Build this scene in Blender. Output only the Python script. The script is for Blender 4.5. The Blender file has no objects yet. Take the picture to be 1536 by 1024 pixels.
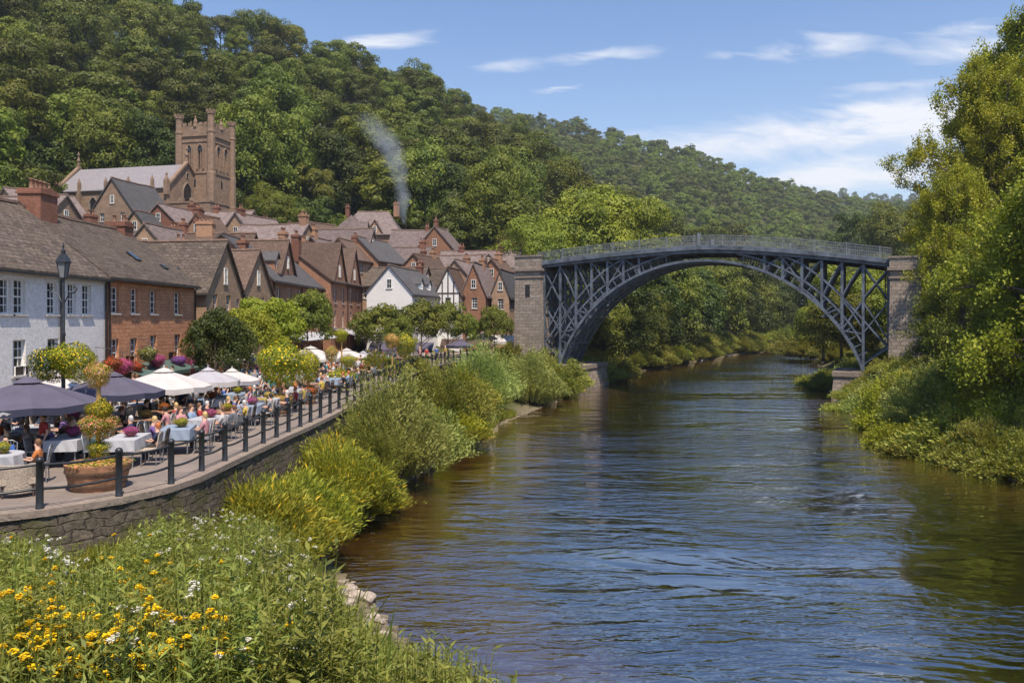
import bpy, bmesh, math, random
import numpy as np
from mathutils import Vector, Matrix

scene = bpy.context.scene
COL = scene.collection
rad = math.radians
random.seed(7)

# ---------------------------------------------------------------- camera, sky, sun, exposure
F = 1195.0          # focal length in pixels of the 1536 px wide photograph
CAMZ = 7.5          # metres above the river
cam_d = bpy.data.cameras.new("camera")
cam_d.lens = 36.0 * F / 1536.0
cam_d.sensor_width = 36.0
cam_d.shift_y = -32.0 / 1536.0
cam_d.clip_start = 0.2
cam_d.clip_end = 6000
cam = bpy.data.objects.new("camera", cam_d)
COL.objects.link(cam)
cam.location = (0, 0, CAMZ)
cam.rotation_euler = (rad(90), 0, 0)
scene.camera = cam

SUN = Vector((0.17, -0.45, 0.87)).normalized()      # direction towards the sun
sun_d = bpy.data.lights.new("sun", 'SUN')
sun_d.energy = 4.9
sun_d.angle = rad(0.6)
sun_d.color = (1.0, 0.89, 0.73)
sun = bpy.data.objects.new("sun", sun_d)
COL.objects.link(sun)
sun.rotation_euler = SUN.to_track_quat('Z', 'Y').to_euler()
scene.view_settings.view_transform = 'Standard'
scene.view_settings.look = 'None'
scene.view_settings.exposure = 0.42
scene.view_settings.gamma = 1.0
scene.cycles.max_bounces = 8
scene.cycles.transparent_max_bounces = 12
scene.cycles.diffuse_bounces = 3
scene.cycles.volume_bounces = 0
scene.cycles.caustics_reflective = False
scene.cycles.caustics_refractive = False
scene.cycles.sample_clamp_indirect = 4.0
scene.cycles.use_adaptive_sampling = True
scene.cycles.adaptive_threshold = 0.02


class NT:
    """short hand for wiring a node tree"""
    def __init__(s, nt):
        s.nt = nt
        nt.nodes.clear()
    def n(s, t, inp=None, **kw):
        nd = s.nt.nodes.new(t)
        for k, v in kw.items():
            setattr(nd, k, v)
        for k, v in (inp or {}).items():
            sock = nd.inputs[k]
            if hasattr(v, 'is_output') or isinstance(v, bpy.types.NodeSocket):
                s.nt.links.new(v, sock)
            elif isinstance(v, bpy.types.Node):
                s.nt.links.new(v.outputs[0], sock)
            else:
                if isinstance(v, (tuple, list)) and len(v) == 3 and sock.type == 'RGBA':
                    v = (*v, 1)
                sock.default_value = v
        return nd
    def math(s, op, a, b=None, c=None, clamp=False):
        d = {0: a}
        if b is not None: d[1] = b
        if c is not None: d[2] = c
        return s.n('ShaderNodeMath', d, operation=op, use_clamp=clamp).outputs[0]
    def mix(s, f, a, b, blend='MIX'):
        nd = s.nt.nodes.new('ShaderNodeMix')
        nd.data_type = 'RGBA'; nd.blend_type = blend
        for i, v in ((0, f), (6, a), (7, b)):
            sock = nd.inputs[i]
            if isinstance(v, bpy.types.NodeSocket):
                s.nt.links.new(v, sock)
            else:
                if isinstance(v, (tuple, list)) and len(v) == 3: v = (*v, 1)
                sock.default_value = v
        return nd.outputs[2]
    def ramp(s, f, stops):
        nd = s.nt.nodes.new('ShaderNodeValToRGB')
        cr = nd.color_ramp
        while len(cr.elements) < len(stops): cr.elements.new(0.5)
        for e, (p, c) in zip(cr.elements, stops):
            e.position = p
            e.color = (c, c, c, 1) if isinstance(c, (int, float)) else (*c, 1)
        s.nt.links.new(f, nd.inputs[0])
        return nd.outputs[0]


def build_world():
    w = bpy.data.worlds.new("World")
    scene.world = w
    w.use_nodes = True
    T = NT(w.node_tree)
    sky = T.n('ShaderNodeTexSky', sky_type='NISHITA')
    sky.sun_disc = False
    sky.sun_elevation = math.asin(SUN.z)
    sky.sun_rotation = math.atan2(SUN.x, SUN.y)
    sky.altitude = 0
    sky.air_density = 1.3
    sky.dust_density = 0.25
    sky.ozone_density = 2.6
    tc = T.n('ShaderNodeTexCoord')
    sep = T.n('ShaderNodeSeparateXYZ', {0: tc.outputs['Generated']})
    X, Y, Z = sep.outputs
    Yc = T.math('MAXIMUM', Y, 0.05)
    u = T.math('DIVIDE', X, Yc)
    v = T.math('DIVIDE', Z, Yc)
    uv = T.n('ShaderNodeCombineXYZ', {0: u, 1: T.math('MULTIPLY', v, 5.0), 2: 0.0})
    warp = T.n('ShaderNodeTexNoise', {'Vector': uv, 'Scale': 3.0, 'Detail': 3.0})
    uvw = T.n('ShaderNodeVectorMath', {0: uv, 1: T.n('ShaderNodeVectorMath', {0: warp.outputs['Color'], 1: (0.28, 0.5, 0)}, operation='MULTIPLY').outputs[0]}, operation='ADD').outputs[0]
    no = T.n('ShaderNodeTexNoise', {'Vector': uvw, 'Scale': 3.2, 'Detail': 9.0, 'Roughness': 0.62})
    no2 = T.n('ShaderNodeTexNoise', {'Vector': uvw, 'Scale': 14.0, 'Detail': 6.0, 'Roughness': 0.6})
    wob = T.n('ShaderNodeTexNoise', {'Vector': uv, 'Scale': 9.0, 'Detail': 4.0})
    wsep = T.n('ShaderNodeSeparateXYZ', {0: wob.outputs['Color']})
    # cloud banks in sky directions: (azimuth tangent, elevation tangent, half width, half height, strength)
    banks = [(0.36, 0.230, 0.28, 0.026, .95), (0.47, 0.258, 0.13, 0.018, 0.8), (0.40, 0.173, 0.20, 0.020, 0.9), (0.50, 0.195, 0.16, 0.016, .8),
             (0.385, 0.342, 0.085, 0.015, 1.0), (0.31, 0.335, 0.06, 0.008, 0.6), (0.165, 0.334, 0.075, 0.008, 0.75), (0.10, 0.328, 0.05, 0.006, 0.4),
             (-0.165, 0.349, 0.055, 0.009, 0.9), (-0.02, 0.315, 0.05, 0.010, 0.55), (0.06, 0.287, 0.03, 0.004, 0.7), (0.47, 0.293, 0.06, 0.007, .6),
             (0.585, 0.345, 0.10, 0.020, .8), (0.60, 0.37, 0.08, 0.008, .5), (-0.10, 0.366, 0.03, 0.005, 0.3), (0.75, 0.24, 0.2, 0.05, 1.0), (-0.9, 0.4, 0.3, 0.06, .8)]
    tot = None
    uu = T.math('ADD', u, T.math('MULTIPLY', T.math('SUBTRACT', wsep.outputs[0], 0.5), 0.10))
    vv = T.math('ADD', v, T.math('MULTIPLY', T.math('SUBTRACT', wsep.outputs[1], 0.5), 0.030))
    for (bu, bv, hw, hh, st) in banks:
        a = T.math('DIVIDE', T.math('SUBTRACT', uu, bu), hw)
        # banks lean up to the right a little
        lean = T.math('SUBTRACT', T.math('SUBTRACT', vv, bv), T.math('MULTIPLY', T.math('SUBTRACT', u, bu), 0.09))
        b = T.math('DIVIDE', lean, hh)
        r = T.math('ADD', T.math('MULTIPLY', a, a), T.math('MULTIPLY', b, b))
        g = T.math('MULTIPLY', T.math('EXPONENT', T.math('MULTIPLY', r, -1.0)), st)
        tot = g if tot is None else T.math('ADD', tot, g)
    dens = T.math('MULTIPLY', tot, T.ramp(no.outputs[0], [(0.34, 0.05), (0.66, 1.0)]))
    dens = T.math('ADD', dens, T.math('MULTIPLY', T.math('SUBTRACT', no2.outputs[0], 0.5), T.math('MULTIPLY', T.math('MINIMUM', tot, 0.5), 1.6)))
    dens = T.math('MINIMUM', T.ramp(dens, [(0.10, 0.0), (0.85, 1.0)]), 0.92)
    # pale veil close to the horizon
    hor = T.math('MULTIPLY', T.math('POWER', T.math('SUBTRACT', 1.0, T.math('ABSOLUTE', Z), clamp=True), 7.0), 0.55)
    skyb = T.n('ShaderNodeHueSaturation', {'Saturation': 1.2, 'Color': T.mix(1.0, sky.outputs[0], (1.10, 1.0, 1.05), 'MULTIPLY')}).outputs[0]
    skyc = T.mix(hor, skyb, (6.2, 7.4, 8.8))
    c = T.mix(dens, skyc, (6.9, 6.95, 7.25))
    bg = T.n('ShaderNodeBackground', {0: c, 1: 0.112})
    T.n('ShaderNodeOutputWorld', {0: bg})

build_world()

# ---------------------------------------------------------------- helpers
def W(px, py, d):
    """photo pixel + distance along the view -> point in metres"""
    return Vector(((px - 768) * d / F, d, CAMZ - (py - 480) * d / F))

def tag(o, label=None, cat=None, group=None, kind=None):
    if label: o['label'] = label
    if cat: o['category'] = cat
    if group: o['group'] = group
    if kind: o['kind'] = kind
    return o

def empty(name, loc=(0, 0, 0), rz=0.0, parent=None):
    o = bpy.data.objects.new(name, None)
    o.empty_display_size = 0.2
    COL.objects.link(o)
    o.location = loc
    o.rotation_euler = (0, 0, rz)
    if parent: o.parent = parent
    return o

def link(name, me, parent=None, loc=None, rz=None, mats=None):
    o = bpy.data.objects.new(name, me)
    COL.objects.link(o)
    if parent: o.parent = parent
    if loc is not None: o.location = loc
    if rz is not None: o.rotation_euler = (0, 0, rz)
    return o

def kids(o):
    return [c for c in ALLKIDS.get(o, [])]

def copy_tree(o, loc=None, rz=None, scale=None):
    c = o.copy(); COL.objects.link(c)
    if loc is not None: c.location = loc
    if rz is not None: c.rotation_euler = (0, 0, rz)
    if scale is not None: c.scale = (scale,) * 3 if isinstance(scale, (int, float)) else scale
    def rec(src, dst):
        for ch in list(src.children):
            k = ch.copy(); COL.objects.link(k); k.parent = dst
            rec(ch, k)
    rec(o, c)
    return c

class MB:
    """collects faces into one mesh, UVs are metres along each face"""
    def __init__(s):
        s.v = []; s.f = []; s.m = []; s.sm = []
    def add(s, vs, fs, mi=0, smooth=False):
        o = len(s.v)
        s.v.extend([tuple(p) for p in vs])
        for f in fs:
            s.f.append([i + o for i in f]); s.m.append(mi); s.sm.append(smooth)
        return s
    def box(s, x0, x1, y0, y1, z0, z1, mi=0):
        vs = [(x0, y0, z0), (x1, y0, z0), (x1, y1, z0), (x0, y1, z0), (x0, y0, z1), (x1, y0, z1), (x1, y1, z1), (x0, y1, z1)]
        return s.add(vs, [(0, 3, 2, 1), (4, 5, 6, 7), (0, 1, 5, 4), (1, 2, 6, 5), (2, 3, 7, 6), (3, 0, 4, 7)], mi)
    def obox(s, c, ax, ay, az, mi=0):
        """box from centre and three half-extent vectors"""
        c = Vector(c); ax = Vector(ax); ay = Vector(ay); az = Vector(az)
        vs = [c + sx * ax + sy * ay + sz * az for sz in (-1, 1) for sx, sy in ((-1, -1), (1, -1), (1, 1), (-1, 1))]
        return s.add(vs, [(0, 3, 2, 1), (4, 5, 6, 7), (0, 1, 5, 4), (1, 2, 6, 5), (2, 3, 7, 6), (3, 0, 4, 7)], mi)
    def bar(s, p, q, w, h, up=(0, 0, 1), mi=0):
        p = Vector(p); q = Vector(q); d = (q - p)
        L = d.length
        if L < 1e-6: return s
        d /= L
        upv = Vector(up)
        a = d.cross(upv)
        if a.length < 1e-3: a = d.cross(Vector((1, 0, 0)))
        a.normalize(); b = a.cross(d).normalized()
        return s.obox((p + q) / 2, d * L / 2, a * w / 2, b * h / 2, mi)
    def tube(s, pts, rs, n=8, mi=0, caps=True, smooth=True):
        pts = [Vector(p) for p in pts]
        if isinstance(rs, (int, float)): rs = [rs] * len(pts)
        rings = []
        pa = None
        for i, p in enumerate(pts):
            d = (pts[min(i + 1, len(pts) - 1)] - pts[max(i - 1, 0)]).normalized()
            if pa is None:
                a = d.cross(Vector((0, 0, 1)))
                if a.length < 1e-2: a = d.cross(Vector((1, 0, 0)))
            else:
                a = pa - d * pa.dot(d)
            a.normalize(); pa = a
            b = d.cross(a)
            rings.append([p + (a * math.cos(2 * math.pi * k / n) + b * math.sin(2 * math.pi * k / n)) * rs[i] for k in range(n)])
        vs = [q for r in rings for q in r]
        fs = []
        for i in range(len(pts) - 1):
            for k in range(n):
                k2 = (k + 1) % n
                fs.append((i * n + k, i * n + k2, (i + 1) * n + k2, (i + 1) * n + k))
        s.add(vs, fs, mi, smooth)
        if caps:
            s.add(rings[0], [tuple(range(n))[::-1]], mi); s.add(rings[-1], [tuple(range(n))], mi)
        return s
    def lathe(s, prof, n=16, c=(0, 0, 0), mi=0, smooth=True, phase=0.0):
        vs = []
        for (r, z) in prof:
            for k in range(n):
                a = 2 * math.pi * k / n + phase
                vs.append((c[0] + r * math.cos(a), c[1] + r * math.sin(a), c[2] + z))
        fs = []
        for i in range(len(prof) - 1):
            for k in range(n):
                k2 = (k + 1) % n
                fs.append((i * n + k, i * n + k2, (i + 1) * n + k2, (i + 1) * n + k))
        return s.add(vs, fs, mi, smooth)
    def mesh(s, name, mats):
        me = bpy.data.meshes.new(name)
        me.from_pydata(s.v, [], s.f)
        for m in (mats if isinstance(mats, (list, tuple)) else [mats]): me.materials.append(m)
        me.polygons.foreach_set('material_index', s.m)
        me.polygons.foreach_set('use_smooth', s.sm)
        me.update()
        uv_metres(me)
        return me
    def build(s, name, mats, parent=None, **kw):
        return link(name, s.mesh(name, mats), parent, **kw)

def uv_metres(me):
    nf = len(me.polygons)
    if nf == 0: return
    nl = len(me.loops)
    co = np.empty(len(me.vertices) * 3, 'f'); me.vertices.foreach_get('co', co); co = co.reshape(-1, 3)
    nr = np.empty(nf * 3, 'f'); me.polygons.foreach_get('normal', nr); nr = nr.reshape(-1, 3)
    lt = np.empty(nf, 'i'); me.polygons.foreach_get('loop_total', lt)
    vi = np.empty(nl, 'i'); me.loops.foreach_get('vertex_index', vi)
    fn = np.repeat(nr, lt, axis=0)
    t = np.stack([-fn[:, 1], fn[:, 0], np.zeros(nl)], 1)
    ln = np.linalg.norm(t, axis=1)
    flat = ln < 0.05
    t[flat] = (1, 0, 0); ln[flat] = 1
    t /= ln[:, None]
    b = np.cross(fn, t)
    p = co[vi]
    uv = np.stack([(p * t).sum(1), (p * b).sum(1)], 1).astype('f')
    lay = me.uv_layers.new(name='metres')
    lay.data.foreach_set('uv', uv.ravel())

def quads_mesh(name, V, mats, smooth=False, tint=None, mi=None):
    """V: (n,4,3) array of quads -> mesh, fast"""
    n = len(V)
    me = bpy.data.meshes.new(name)
    me.vertices.add(n * 4); me.loops.add(n * 4); me.polygons.add(n)
    me.vertices.foreach_set('co', V.astype('f').ravel())
    me.loops.foreach_set('vertex_index', np.arange(n * 4, dtype='i'))
    me.polygons.foreach_set('loop_start', np.arange(0, n * 4, 4, dtype='i'))
    me.polygons.foreach_set('loop_total', np.full(n, 4, dtype='i'))
    if mi is not None:
        me.polygons.foreach_set('material_index', mi.astype('i'))
    for m in (mats if isinstance(mats, (list, tuple)) else [mats]): me.materials.append(m)
    if tint is not None:
        at = me.attributes.new('tint', 'FLOAT', 'FACE')
        at.data.foreach_set('value', tint.astype('f'))
    me.update(calc_edges=True)
    return me

def nrm(a):
    return a / np.maximum(np.linalg.norm(a, axis=-1, keepdims=True), 1e-9)

def leaf_quads(rng, P, D, N, L, Wd):
    """leaf diamonds: base point P, direction D, face normal N, length L, width Wd"""
    D = nrm(D)
    S = nrm(np.cross(D, N))
    L = np.broadcast_to(np.asarray(L, float), (len(P),))[:, None]
    Wd = np.broadcast_to(np.asarray(Wd, float), (len(P),))[:, None]
    Nn = nrm(np.cross(S, D))
    a = P
    b = P + D * L * 0.45 + S * Wd * 0.5 + Nn * L * 0.06
    c = P + D * L
    d = P + D * L * 0.45 - S * Wd * 0.5 + Nn * L * 0.06
    return np.stack([a, b, c, d], 1)

def rdir(rng, n):
    return nrm(rng.normal(size=(n, 3)))

# ---------------------------------------------------------------- materials
MATS = {}
def newmat(name):
    m = bpy.data.materials.new(name)
    m.use_nodes = True
    MATS[name] = m
    return m, NT(m.node_tree)

def out(T, shader, disp=None):
    T.n('ShaderNodeOutputMaterial', {0: shader})

def plain(name, col, rough=0.6, var=0.12, scale=3.0, metal=0.0, bump=0.0, spec=0.5, coord='Object', randomize=0.0):
    m, T = newmat(name)
    tc = T.n('ShaderNodeTexCoord')
    no = T.n('ShaderNodeTexNoise', {'Vector': tc.outputs[coord], 'Scale': scale, 'Detail': 6.0, 'Roughness': 0.6})
    lo = tuple(c * (1 - var * 1.6) for c in col); hi = tuple(min(1, c * (1 + var * 1.6)) for c in col)
    c = T.mix(T.ramp(no.outputs[0], [(0.3, 0.0), (0.7, 1.0)]), lo, hi)
    if randomize:
        oi = T.n('ShaderNodeObjectInfo')
        h = T.n('ShaderNodeHueSaturation', {'Value': T.math('ADD', 1 - randomize, T.math('MULTIPLY', oi.outputs['Random'], 2 * randomize)), 'Color': c})
        c = h.outputs[0]
    inp = {'Base Color': c, 'Roughness': rough, 'Metallic': metal, 'Specular IOR Level': spec}
    if bump:
        inp['Normal'] = T.n('ShaderNodeBump', {'Height': no.outputs[0], 'Strength': bump, 'Distance': 0.05}).outputs[0]
    out(T, T.n('ShaderNodeBsdfPrincipled', inp))
    return m

def foliage(name, ca, cb, trans=0.24, tcol=None, scale=0.35, objvar=0.25, rough=0.55, stray=None, hue=0.02, spec=0.25):
    """leaves: per-leaf, per-clump and per-plant colour variation, light passing through"""
    m, T = newmat(name)
    geo = T.n('ShaderNodeNewGeometry')
    tc = T.n('ShaderNodeTexCoord')
    oi = T.n('ShaderNodeObjectInfo')
    no = T.n('ShaderNodeTexNoise', {'Vector': tc.outputs['Object'], 'Scale': scale, 'Detail': 2.0})
    f = T.math('ADD', T.math('MULTIPLY', geo.outputs['Random Per Island'], 0.55), T.math('MULTIPLY', T.ramp(no.outputs[0], [(0.35, 0.0), (0.65, 1.0)]), 0.45))
    c = T.mix(f, ca, cb)
    if stray:
        c = T.mix(T.math('GREATER_THAN', T.n('ShaderNodeTexWhiteNoise', {'W': geo.outputs['Random Per Island']}, noise_dimensions='1D').outputs[0], 1 - stray[1]), c, stray[0])
    h = T.n('ShaderNodeHueSaturation', {'Hue': T.math('ADD', 0.5 - hue, T.math('MULTIPLY', oi.outputs['Random'], 2 * hue)),
            'Value': T.math('ADD', 1 - objvar, T.math('MULTIPLY', oi.outputs['Random'], 2 * objvar)), 'Color': c})
    c = h.outputs[0]
    p = T.n('ShaderNodeBsdfPrincipled', {'Base Color': c, 'Roughness': rough, 'Specular IOR Level': spec})
    t = T.n('ShaderNodeBsdfTranslucent', {0: T.mix(1.0, c, (1.5, 1.5, 0.7), 'MULTIPLY') if tcol is None else tcol})
    out(T, T.n('ShaderNodeMixShader', {0: trans, 1: p.outputs[0], 2: t.outputs[0]}))
    return m

def masonry(name, c1, c2, mortar, bw=0.24, bh=0.08, msize=0.012, blot=None, bumps=0.5, rough=0.9, rand=0.12, blotscale=0.8, squash=0.0, streak=None):
    m, T = newmat(name)
    uv = T.n('ShaderNodeUVMap'); uv.uv_map = 'metres'
    tc = T.n('ShaderNodeTexCoord')
    wn = T.n('ShaderNodeTexNoise', {'Vector': uv.outputs[0], 'Scale': 2.5, 'Detail': 4.0})
    wv = T.n('ShaderNodeVectorMath', {0: wn.outputs['Color'], 1: (bh * 0.7, bh * 0.7, 0)}, operation='MULTIPLY')
    vv = T.n('ShaderNodeVectorMath', {0: uv.outputs[0], 1: wv.outputs[0]}, operation='ADD')
    b = T.n('ShaderNodeTexBrick', {'Vector': vv.outputs[0], 'Color1': (*c1, 1), 'Color2': (*c2, 1), 'Mortar': (*mortar, 1), 'Scale': 1.0, 'Mortar Size': msize,
            'Mortar Smooth': 0.4, 'Brick Width': bw, 'Row Height': bh, 'Bias': 0.0})
    no = T.n('ShaderNodeTexNoise', {'Vector': tc.outputs['Object'], 'Scale': blotscale, 'Detail': 8.0, 'Roughness': 0.65})
    no2 = T.n('ShaderNodeTexNoise', {'Vector': tc.outputs['Object'], 'Scale': 9.0, 'Detail': 5.0, 'Roughness': 0.7})
    c = b.outputs[0]
    bl = blot or tuple(x * 0.45 for x in c1)
    c = T.mix(T.ramp(no.outputs[0], [(0.45, 0.0), (0.72, 0.75)]), c, bl)
    c = T.mix(0.45, c, T.mix(T.ramp(no2.outputs[0], [(0.3, 0.0), (0.7, 1.0)]), tuple(x * 0.55 for x in c1), tuple(min(1, x * 1.5) for x in c2)))
    if streak:
        mp = T.n('ShaderNodeMapping', {'Vector': uv.outputs[0], 'Scale': (1.1, 3.6, 1)})
        ns = T.n('ShaderNodeTexNoise', {'Vector': mp.outputs[0], 'Scale': 1.3, 'Detail': 7.0, 'Roughness': 0.75})
        c = T.mix(T.ramp(ns.outputs[0], [(0.60, 0.0), (0.72, 0.75)]), c, streak)
    oi = T.n('ShaderNodeObjectInfo')
    c = T.n('ShaderNodeHueSaturation', {'Value': T.math('ADD', 1 - rand, T.math('MULTIPLY', oi.outputs['Random'], 2 * rand)), 'Color': c}).outputs[0]
    hgt = T.math('ADD', T.math('MULTIPLY', b.outputs['Fac'], -1.0), T.math('MULTIPLY', no2.outputs[0], 0.9))
    bp = T.n('ShaderNodeBump', {'Height': hgt, 'Strength': bumps, 'Distance': 0.03})
    out(T, T.n('ShaderNodeBsdfPrincipled', {'Base Color': c, 'Roughness': rough, 'Specular IOR Level': 0.2, 'Normal': bp.outputs[0]}))
    return m

def rubble(name, dark, mid, light, moss, sx=2.6, sy=4.2, bump=1.0):
    m, T = newmat(name)
    uv = T.n('ShaderNodeUVMap'); uv.uv_map = 'metres'
    wn = T.n('ShaderNodeTexNoise', {'Vector': uv.outputs[0], 'Scale': 3.0, 'Detail': 3.0})
    wv = T.n('ShaderNodeVectorMath', {0: wn.outputs['Color'], 1: (0.14, 0.07, 0)}, operation='MULTIPLY')
    vv = T.n('ShaderNodeVectorMath', {0: uv.outputs[0], 1: wv.outputs[0]}, operation='ADD')
    mp = T.n('ShaderNodeVectorMath', {0: vv.outputs[0], 1: (sx, sy, 1)}, operation='MULTIPLY')
    v1 = T.n('ShaderNodeTexVoronoi', {'Vector': mp.outputs[0], 'Scale': 1.0}, voronoi_dimensions='2D')
    v2 = T.n('ShaderNodeTexVoronoi', {'Vector': mp.outputs[0], 'Scale': 1.0}, voronoi_dimensions='2D', feature='DISTANCE_TO_EDGE')
    gs = T.n('ShaderNodeSeparateXYZ', {0: v1.outputs['Color']})
    c = T.mix(gs.outputs[0], mid, light)
    c = T.mix(T.ramp(gs.outputs[1], [(0.5, 0.0), (1.0, 0.8)]), c, dark)
    no = T.n('ShaderNodeTexNoise', {'Vector': uv.outputs[0], 'Scale': 11.0, 'Detail': 8.0, 'Roughness': 0.7})
    c = T.mix(0.4, c, T.mix(no.outputs[0], dark, light))
    mo = T.n('ShaderNodeTexNoise', {'Vector': uv.outputs[0], 'Scale': 0.9, 'Detail': 7.0})
    c = T.mix(T.ramp(mo.outputs[0], [(0.52, 0.0), (0.66, 0.8)]), c, moss)
    e = T.ramp(v2.outputs[0], [(0.02, 0.0), (0.14, 1.0)])
    c = T.mix(e, tuple(x * 0.35 for x in dark), c)
    hgt = T.math('ADD', T.math('MULTIPLY', T.ramp(v2.outputs[0], [(0.0, 0.0), (0.28, 1.0)]), 1.0), T.math('MULTIPLY', no.outputs[0], 0.5))
    bp = T.n('ShaderNodeBump', {'Height': hgt, 'Strength': bump, 'Distance': 0.10})
    out(T, T.n('ShaderNodeBsdfPrincipled', {'Base Color': c, 'Roughness': 0.92, 'Specular IOR Level': 0.2, 'Normal': bp.outputs[0]}))
    return m

# walls and roofs
M_WHITE = masonry('white_render', (0.70, 0.665, 0.63), (0.76, 0.73, 0.695), (0.66, 0.63, 0.6), 0.45, 0.15, 0.01, blot=(0.55, 0.54, 0.53), bumps=0.25, rand=0.03)
M_SAND = masonry('sandstone_rubble', (0.42, 0.165, 0.075), (0.66, 0.32, 0.17), (0.32, 0.18, 0.12), 0.42, 0.2, 0.02, streak=(0.55, 0.36, 0.25), blot=(0.24, 0.115, 0.07), bumps=0.8, rand=0.05, blotscale=1.1)
M_BRICK = masonry('red_brick', (0.24, 0.11, 0.062), (0.37, 0.185, 0.11), (0.27, 0.20, 0.16), 0.24, 0.085, 0.012, blot=(0.15, 0.08, 0.055), rand=0.16)
M_DBRICK = masonry('dark_brick', (0.17, 0.072, 0.048), (0.25, 0.11, 0.072), (0.18, 0.13, 0.11), 0.24, 0.085, 0.012, rand=0.15)
M_OBRICK = masonry('orange_brick', (0.28, 0.145, 0.085), (0.42, 0.235, 0.14), (0.32, 0.25, 0.2), 0.24, 0.085, 0.012, blot=(0.22, 0.13, 0.09), rand=0.12)
M_STONE = masonry('brown_stone', (0.24, 0.15, 0.095), (0.39, 0.26, 0.17), (0.23, 0.18, 0.145), 0.5, 0.25, 0.02, blot=(0.14, 0.105, 0.085), rand=0.12)
M_CHURCH = masonry('church_stone', (0.17, 0.11, 0.075), (0.32, 0.22, 0.155), (0.17, 0.125, 0.1), 0.7, 0.32, 0.02, blot=(0.12, 0.088, 0.07), rand=0.03, blotscale=0.5)
M_ABUT = masonry('abutment_stone', (0.16, 0.13, 0.11), (0.40, 0.325, 0.27), (0.09, 0.08, 0.07), 0.8, 0.36, 0.03, streak=(0.05, 0.047, 0.04), blot=(0.08, 0.075, 0.055), bumps=1.0, rand=0.03, blotscale=0.5)
M_SLATE = masonry('stone_slate', (0.030, 0.024, 0.021), (0.15, 0.115, 0.097), (0.02, 0.017, 0.015), 0.46, 0.30, 0.035, streak=(0.34, 0.31, 0.30), blot=(0.12, 0.10, 0.06), bumps=0.9, rand=0.15, blotscale=0.9)
M_SLATE2 = masonry('mauve_slate', (0.085, 0.066, 0.062), (0.225, 0.175, 0.165), (0.05, 0.04, 0.04), 0.40, 0.28, 0.02, streak=(0.36, 0.32, 0.32), blot=(0.2, 0.16, 0.15), bumps=0.6, rand=0.2)
M_TILE = masonry('red_brown_tile', (0.075, 0.052, 0.042), (0.16, 0.105, 0.08), (0.06, 0.04, 0.035), 0.30, 0.26, 0.025, bumps=0.7, rand=0.2, streak=(0.26, 0.2, 0.17))
M_DSLATE = masonry('dark_slate', (0.065, 0.062, 0.067), (0.10, 0.095, 0.098), (0.03, 0.03, 0.03), 0.34, 0.22, 0.016, bumps=0.5, rand=0.2)
M_LEAD = masonry('lead_grey_slate', (0.19, 0.175, 0.19), (0.26, 0.24, 0.255), (0.2, 0.19, 0.2), 0.5, 0.3, 0.01, blot=(0.22, 0.2, 0.21), bumps=0.3, rand=0.02)
M_RIDGE = plain('ridge_tile', (0.24, 0.155, 0.115), 0.85, 0.2, 5)
M_POT = plain('clay_pot', (0.24, 0.13, 0.085), 0.8, 0.2, 6)
M_RUB = rubble('wall_rubble', (0.05, 0.043, 0.035), (0.11, 0.09, 0.068), (0.22, 0.18, 0.135), (0.085, 0.085, 0.03), bump=.55)
M_COPE = masonry('coping_stone', (0.20, 0.155, 0.13), (0.27, 0.215, 0.18), (0.16, 0.13, 0.11), 0.9, 0.6, 0.02, blot=(0.24, 0.22, 0.15), rand=0.03)
M_WOODW = plain('white_paint', (0.78, 0.78, 0.76), 0.5, 0.05)
M_CILL = plain('stone_sill', (0.44, 0.41, 0.38), 0.8, 0.15)
M_TIMBER = plain('dark_timber', (0.075, 0.05, 0.035), 0.7, 0.2)
M_IRON = plain('bridge_iron', (0.098, 0.115, 0.145), 0.5, 0.38, 1.2, spec=0.35)
M_RAIL = plain('railing_iron', (0.15, 0.165, 0.18), 0.5, 0.2, 2.0)
M_BLACK = plain('black_iron', (0.022, 0.024, 0.028), 0.38, 0.25, 6)
M_GUT = plain('gutter_black', (0.02, 0.018, 0.018), 0.5, 0.2)
M_DECK = plain('deck_gravel', (0.24, 0.20, 0.19), 0.9, 0.15, 4)
M_ROCK = plain('river_rock', (0.33, 0.27, 0.22), 0.85, 0.3, 4.0, bump=0.8, randomize=0.25)
M_BARK = plain('bark', (0.10, 0.075, 0.055), 0.9, 0.35, 5, bump=0.9)

def pane_mat():
    m, T = newmat('window_glass')
    tc = T.n('ShaderNodeTexCoord')
    oi = T.n('ShaderNodeObjectInfo')
    sp = T.n('ShaderNodeSeparateXYZ', {0: tc.outputs['Generated']})
    dx = T.math('ABSOLUTE', T.math('SUBTRACT', sp.outputs[0], 0.5))
    no = T.n('ShaderNodeTexNoise', {'Vector': tc.outputs['Object'], 'Scale': 7.0, 'Detail': 3.0})
    cur = T.math('GREATER_THAN', T.math('ADD', dx, T.math('MULTIPLY', T.math('SUBTRACT', no.outputs[0], .5), 0.12)), T.math('ADD', 0.24, T.math('MULTIPLY', oi.outputs['Random'], 0.5)))
    c = T.mix(cur, (0.022, 0.022, 0.024), (0.32, 0.30, 0.27))
    out(T, T.n('ShaderNodeBsdfPrincipled', {'Base Color': c, 'Roughness': 0.06, 'Specular IOR Level': 0.6}))
    return m
M_PANE = pane_mat()

def skylight_mat():
    m, T = newmat('skylight_glass')
    out(T, T.n('ShaderNodeBsdfPrincipled', {'Base Color': (0.03, 0.05, 0.08, 1), 'Roughness': 0.08, 'Specular IOR Level': 0.9}))
    return m
M_SKYL = skylight_mat()

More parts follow.
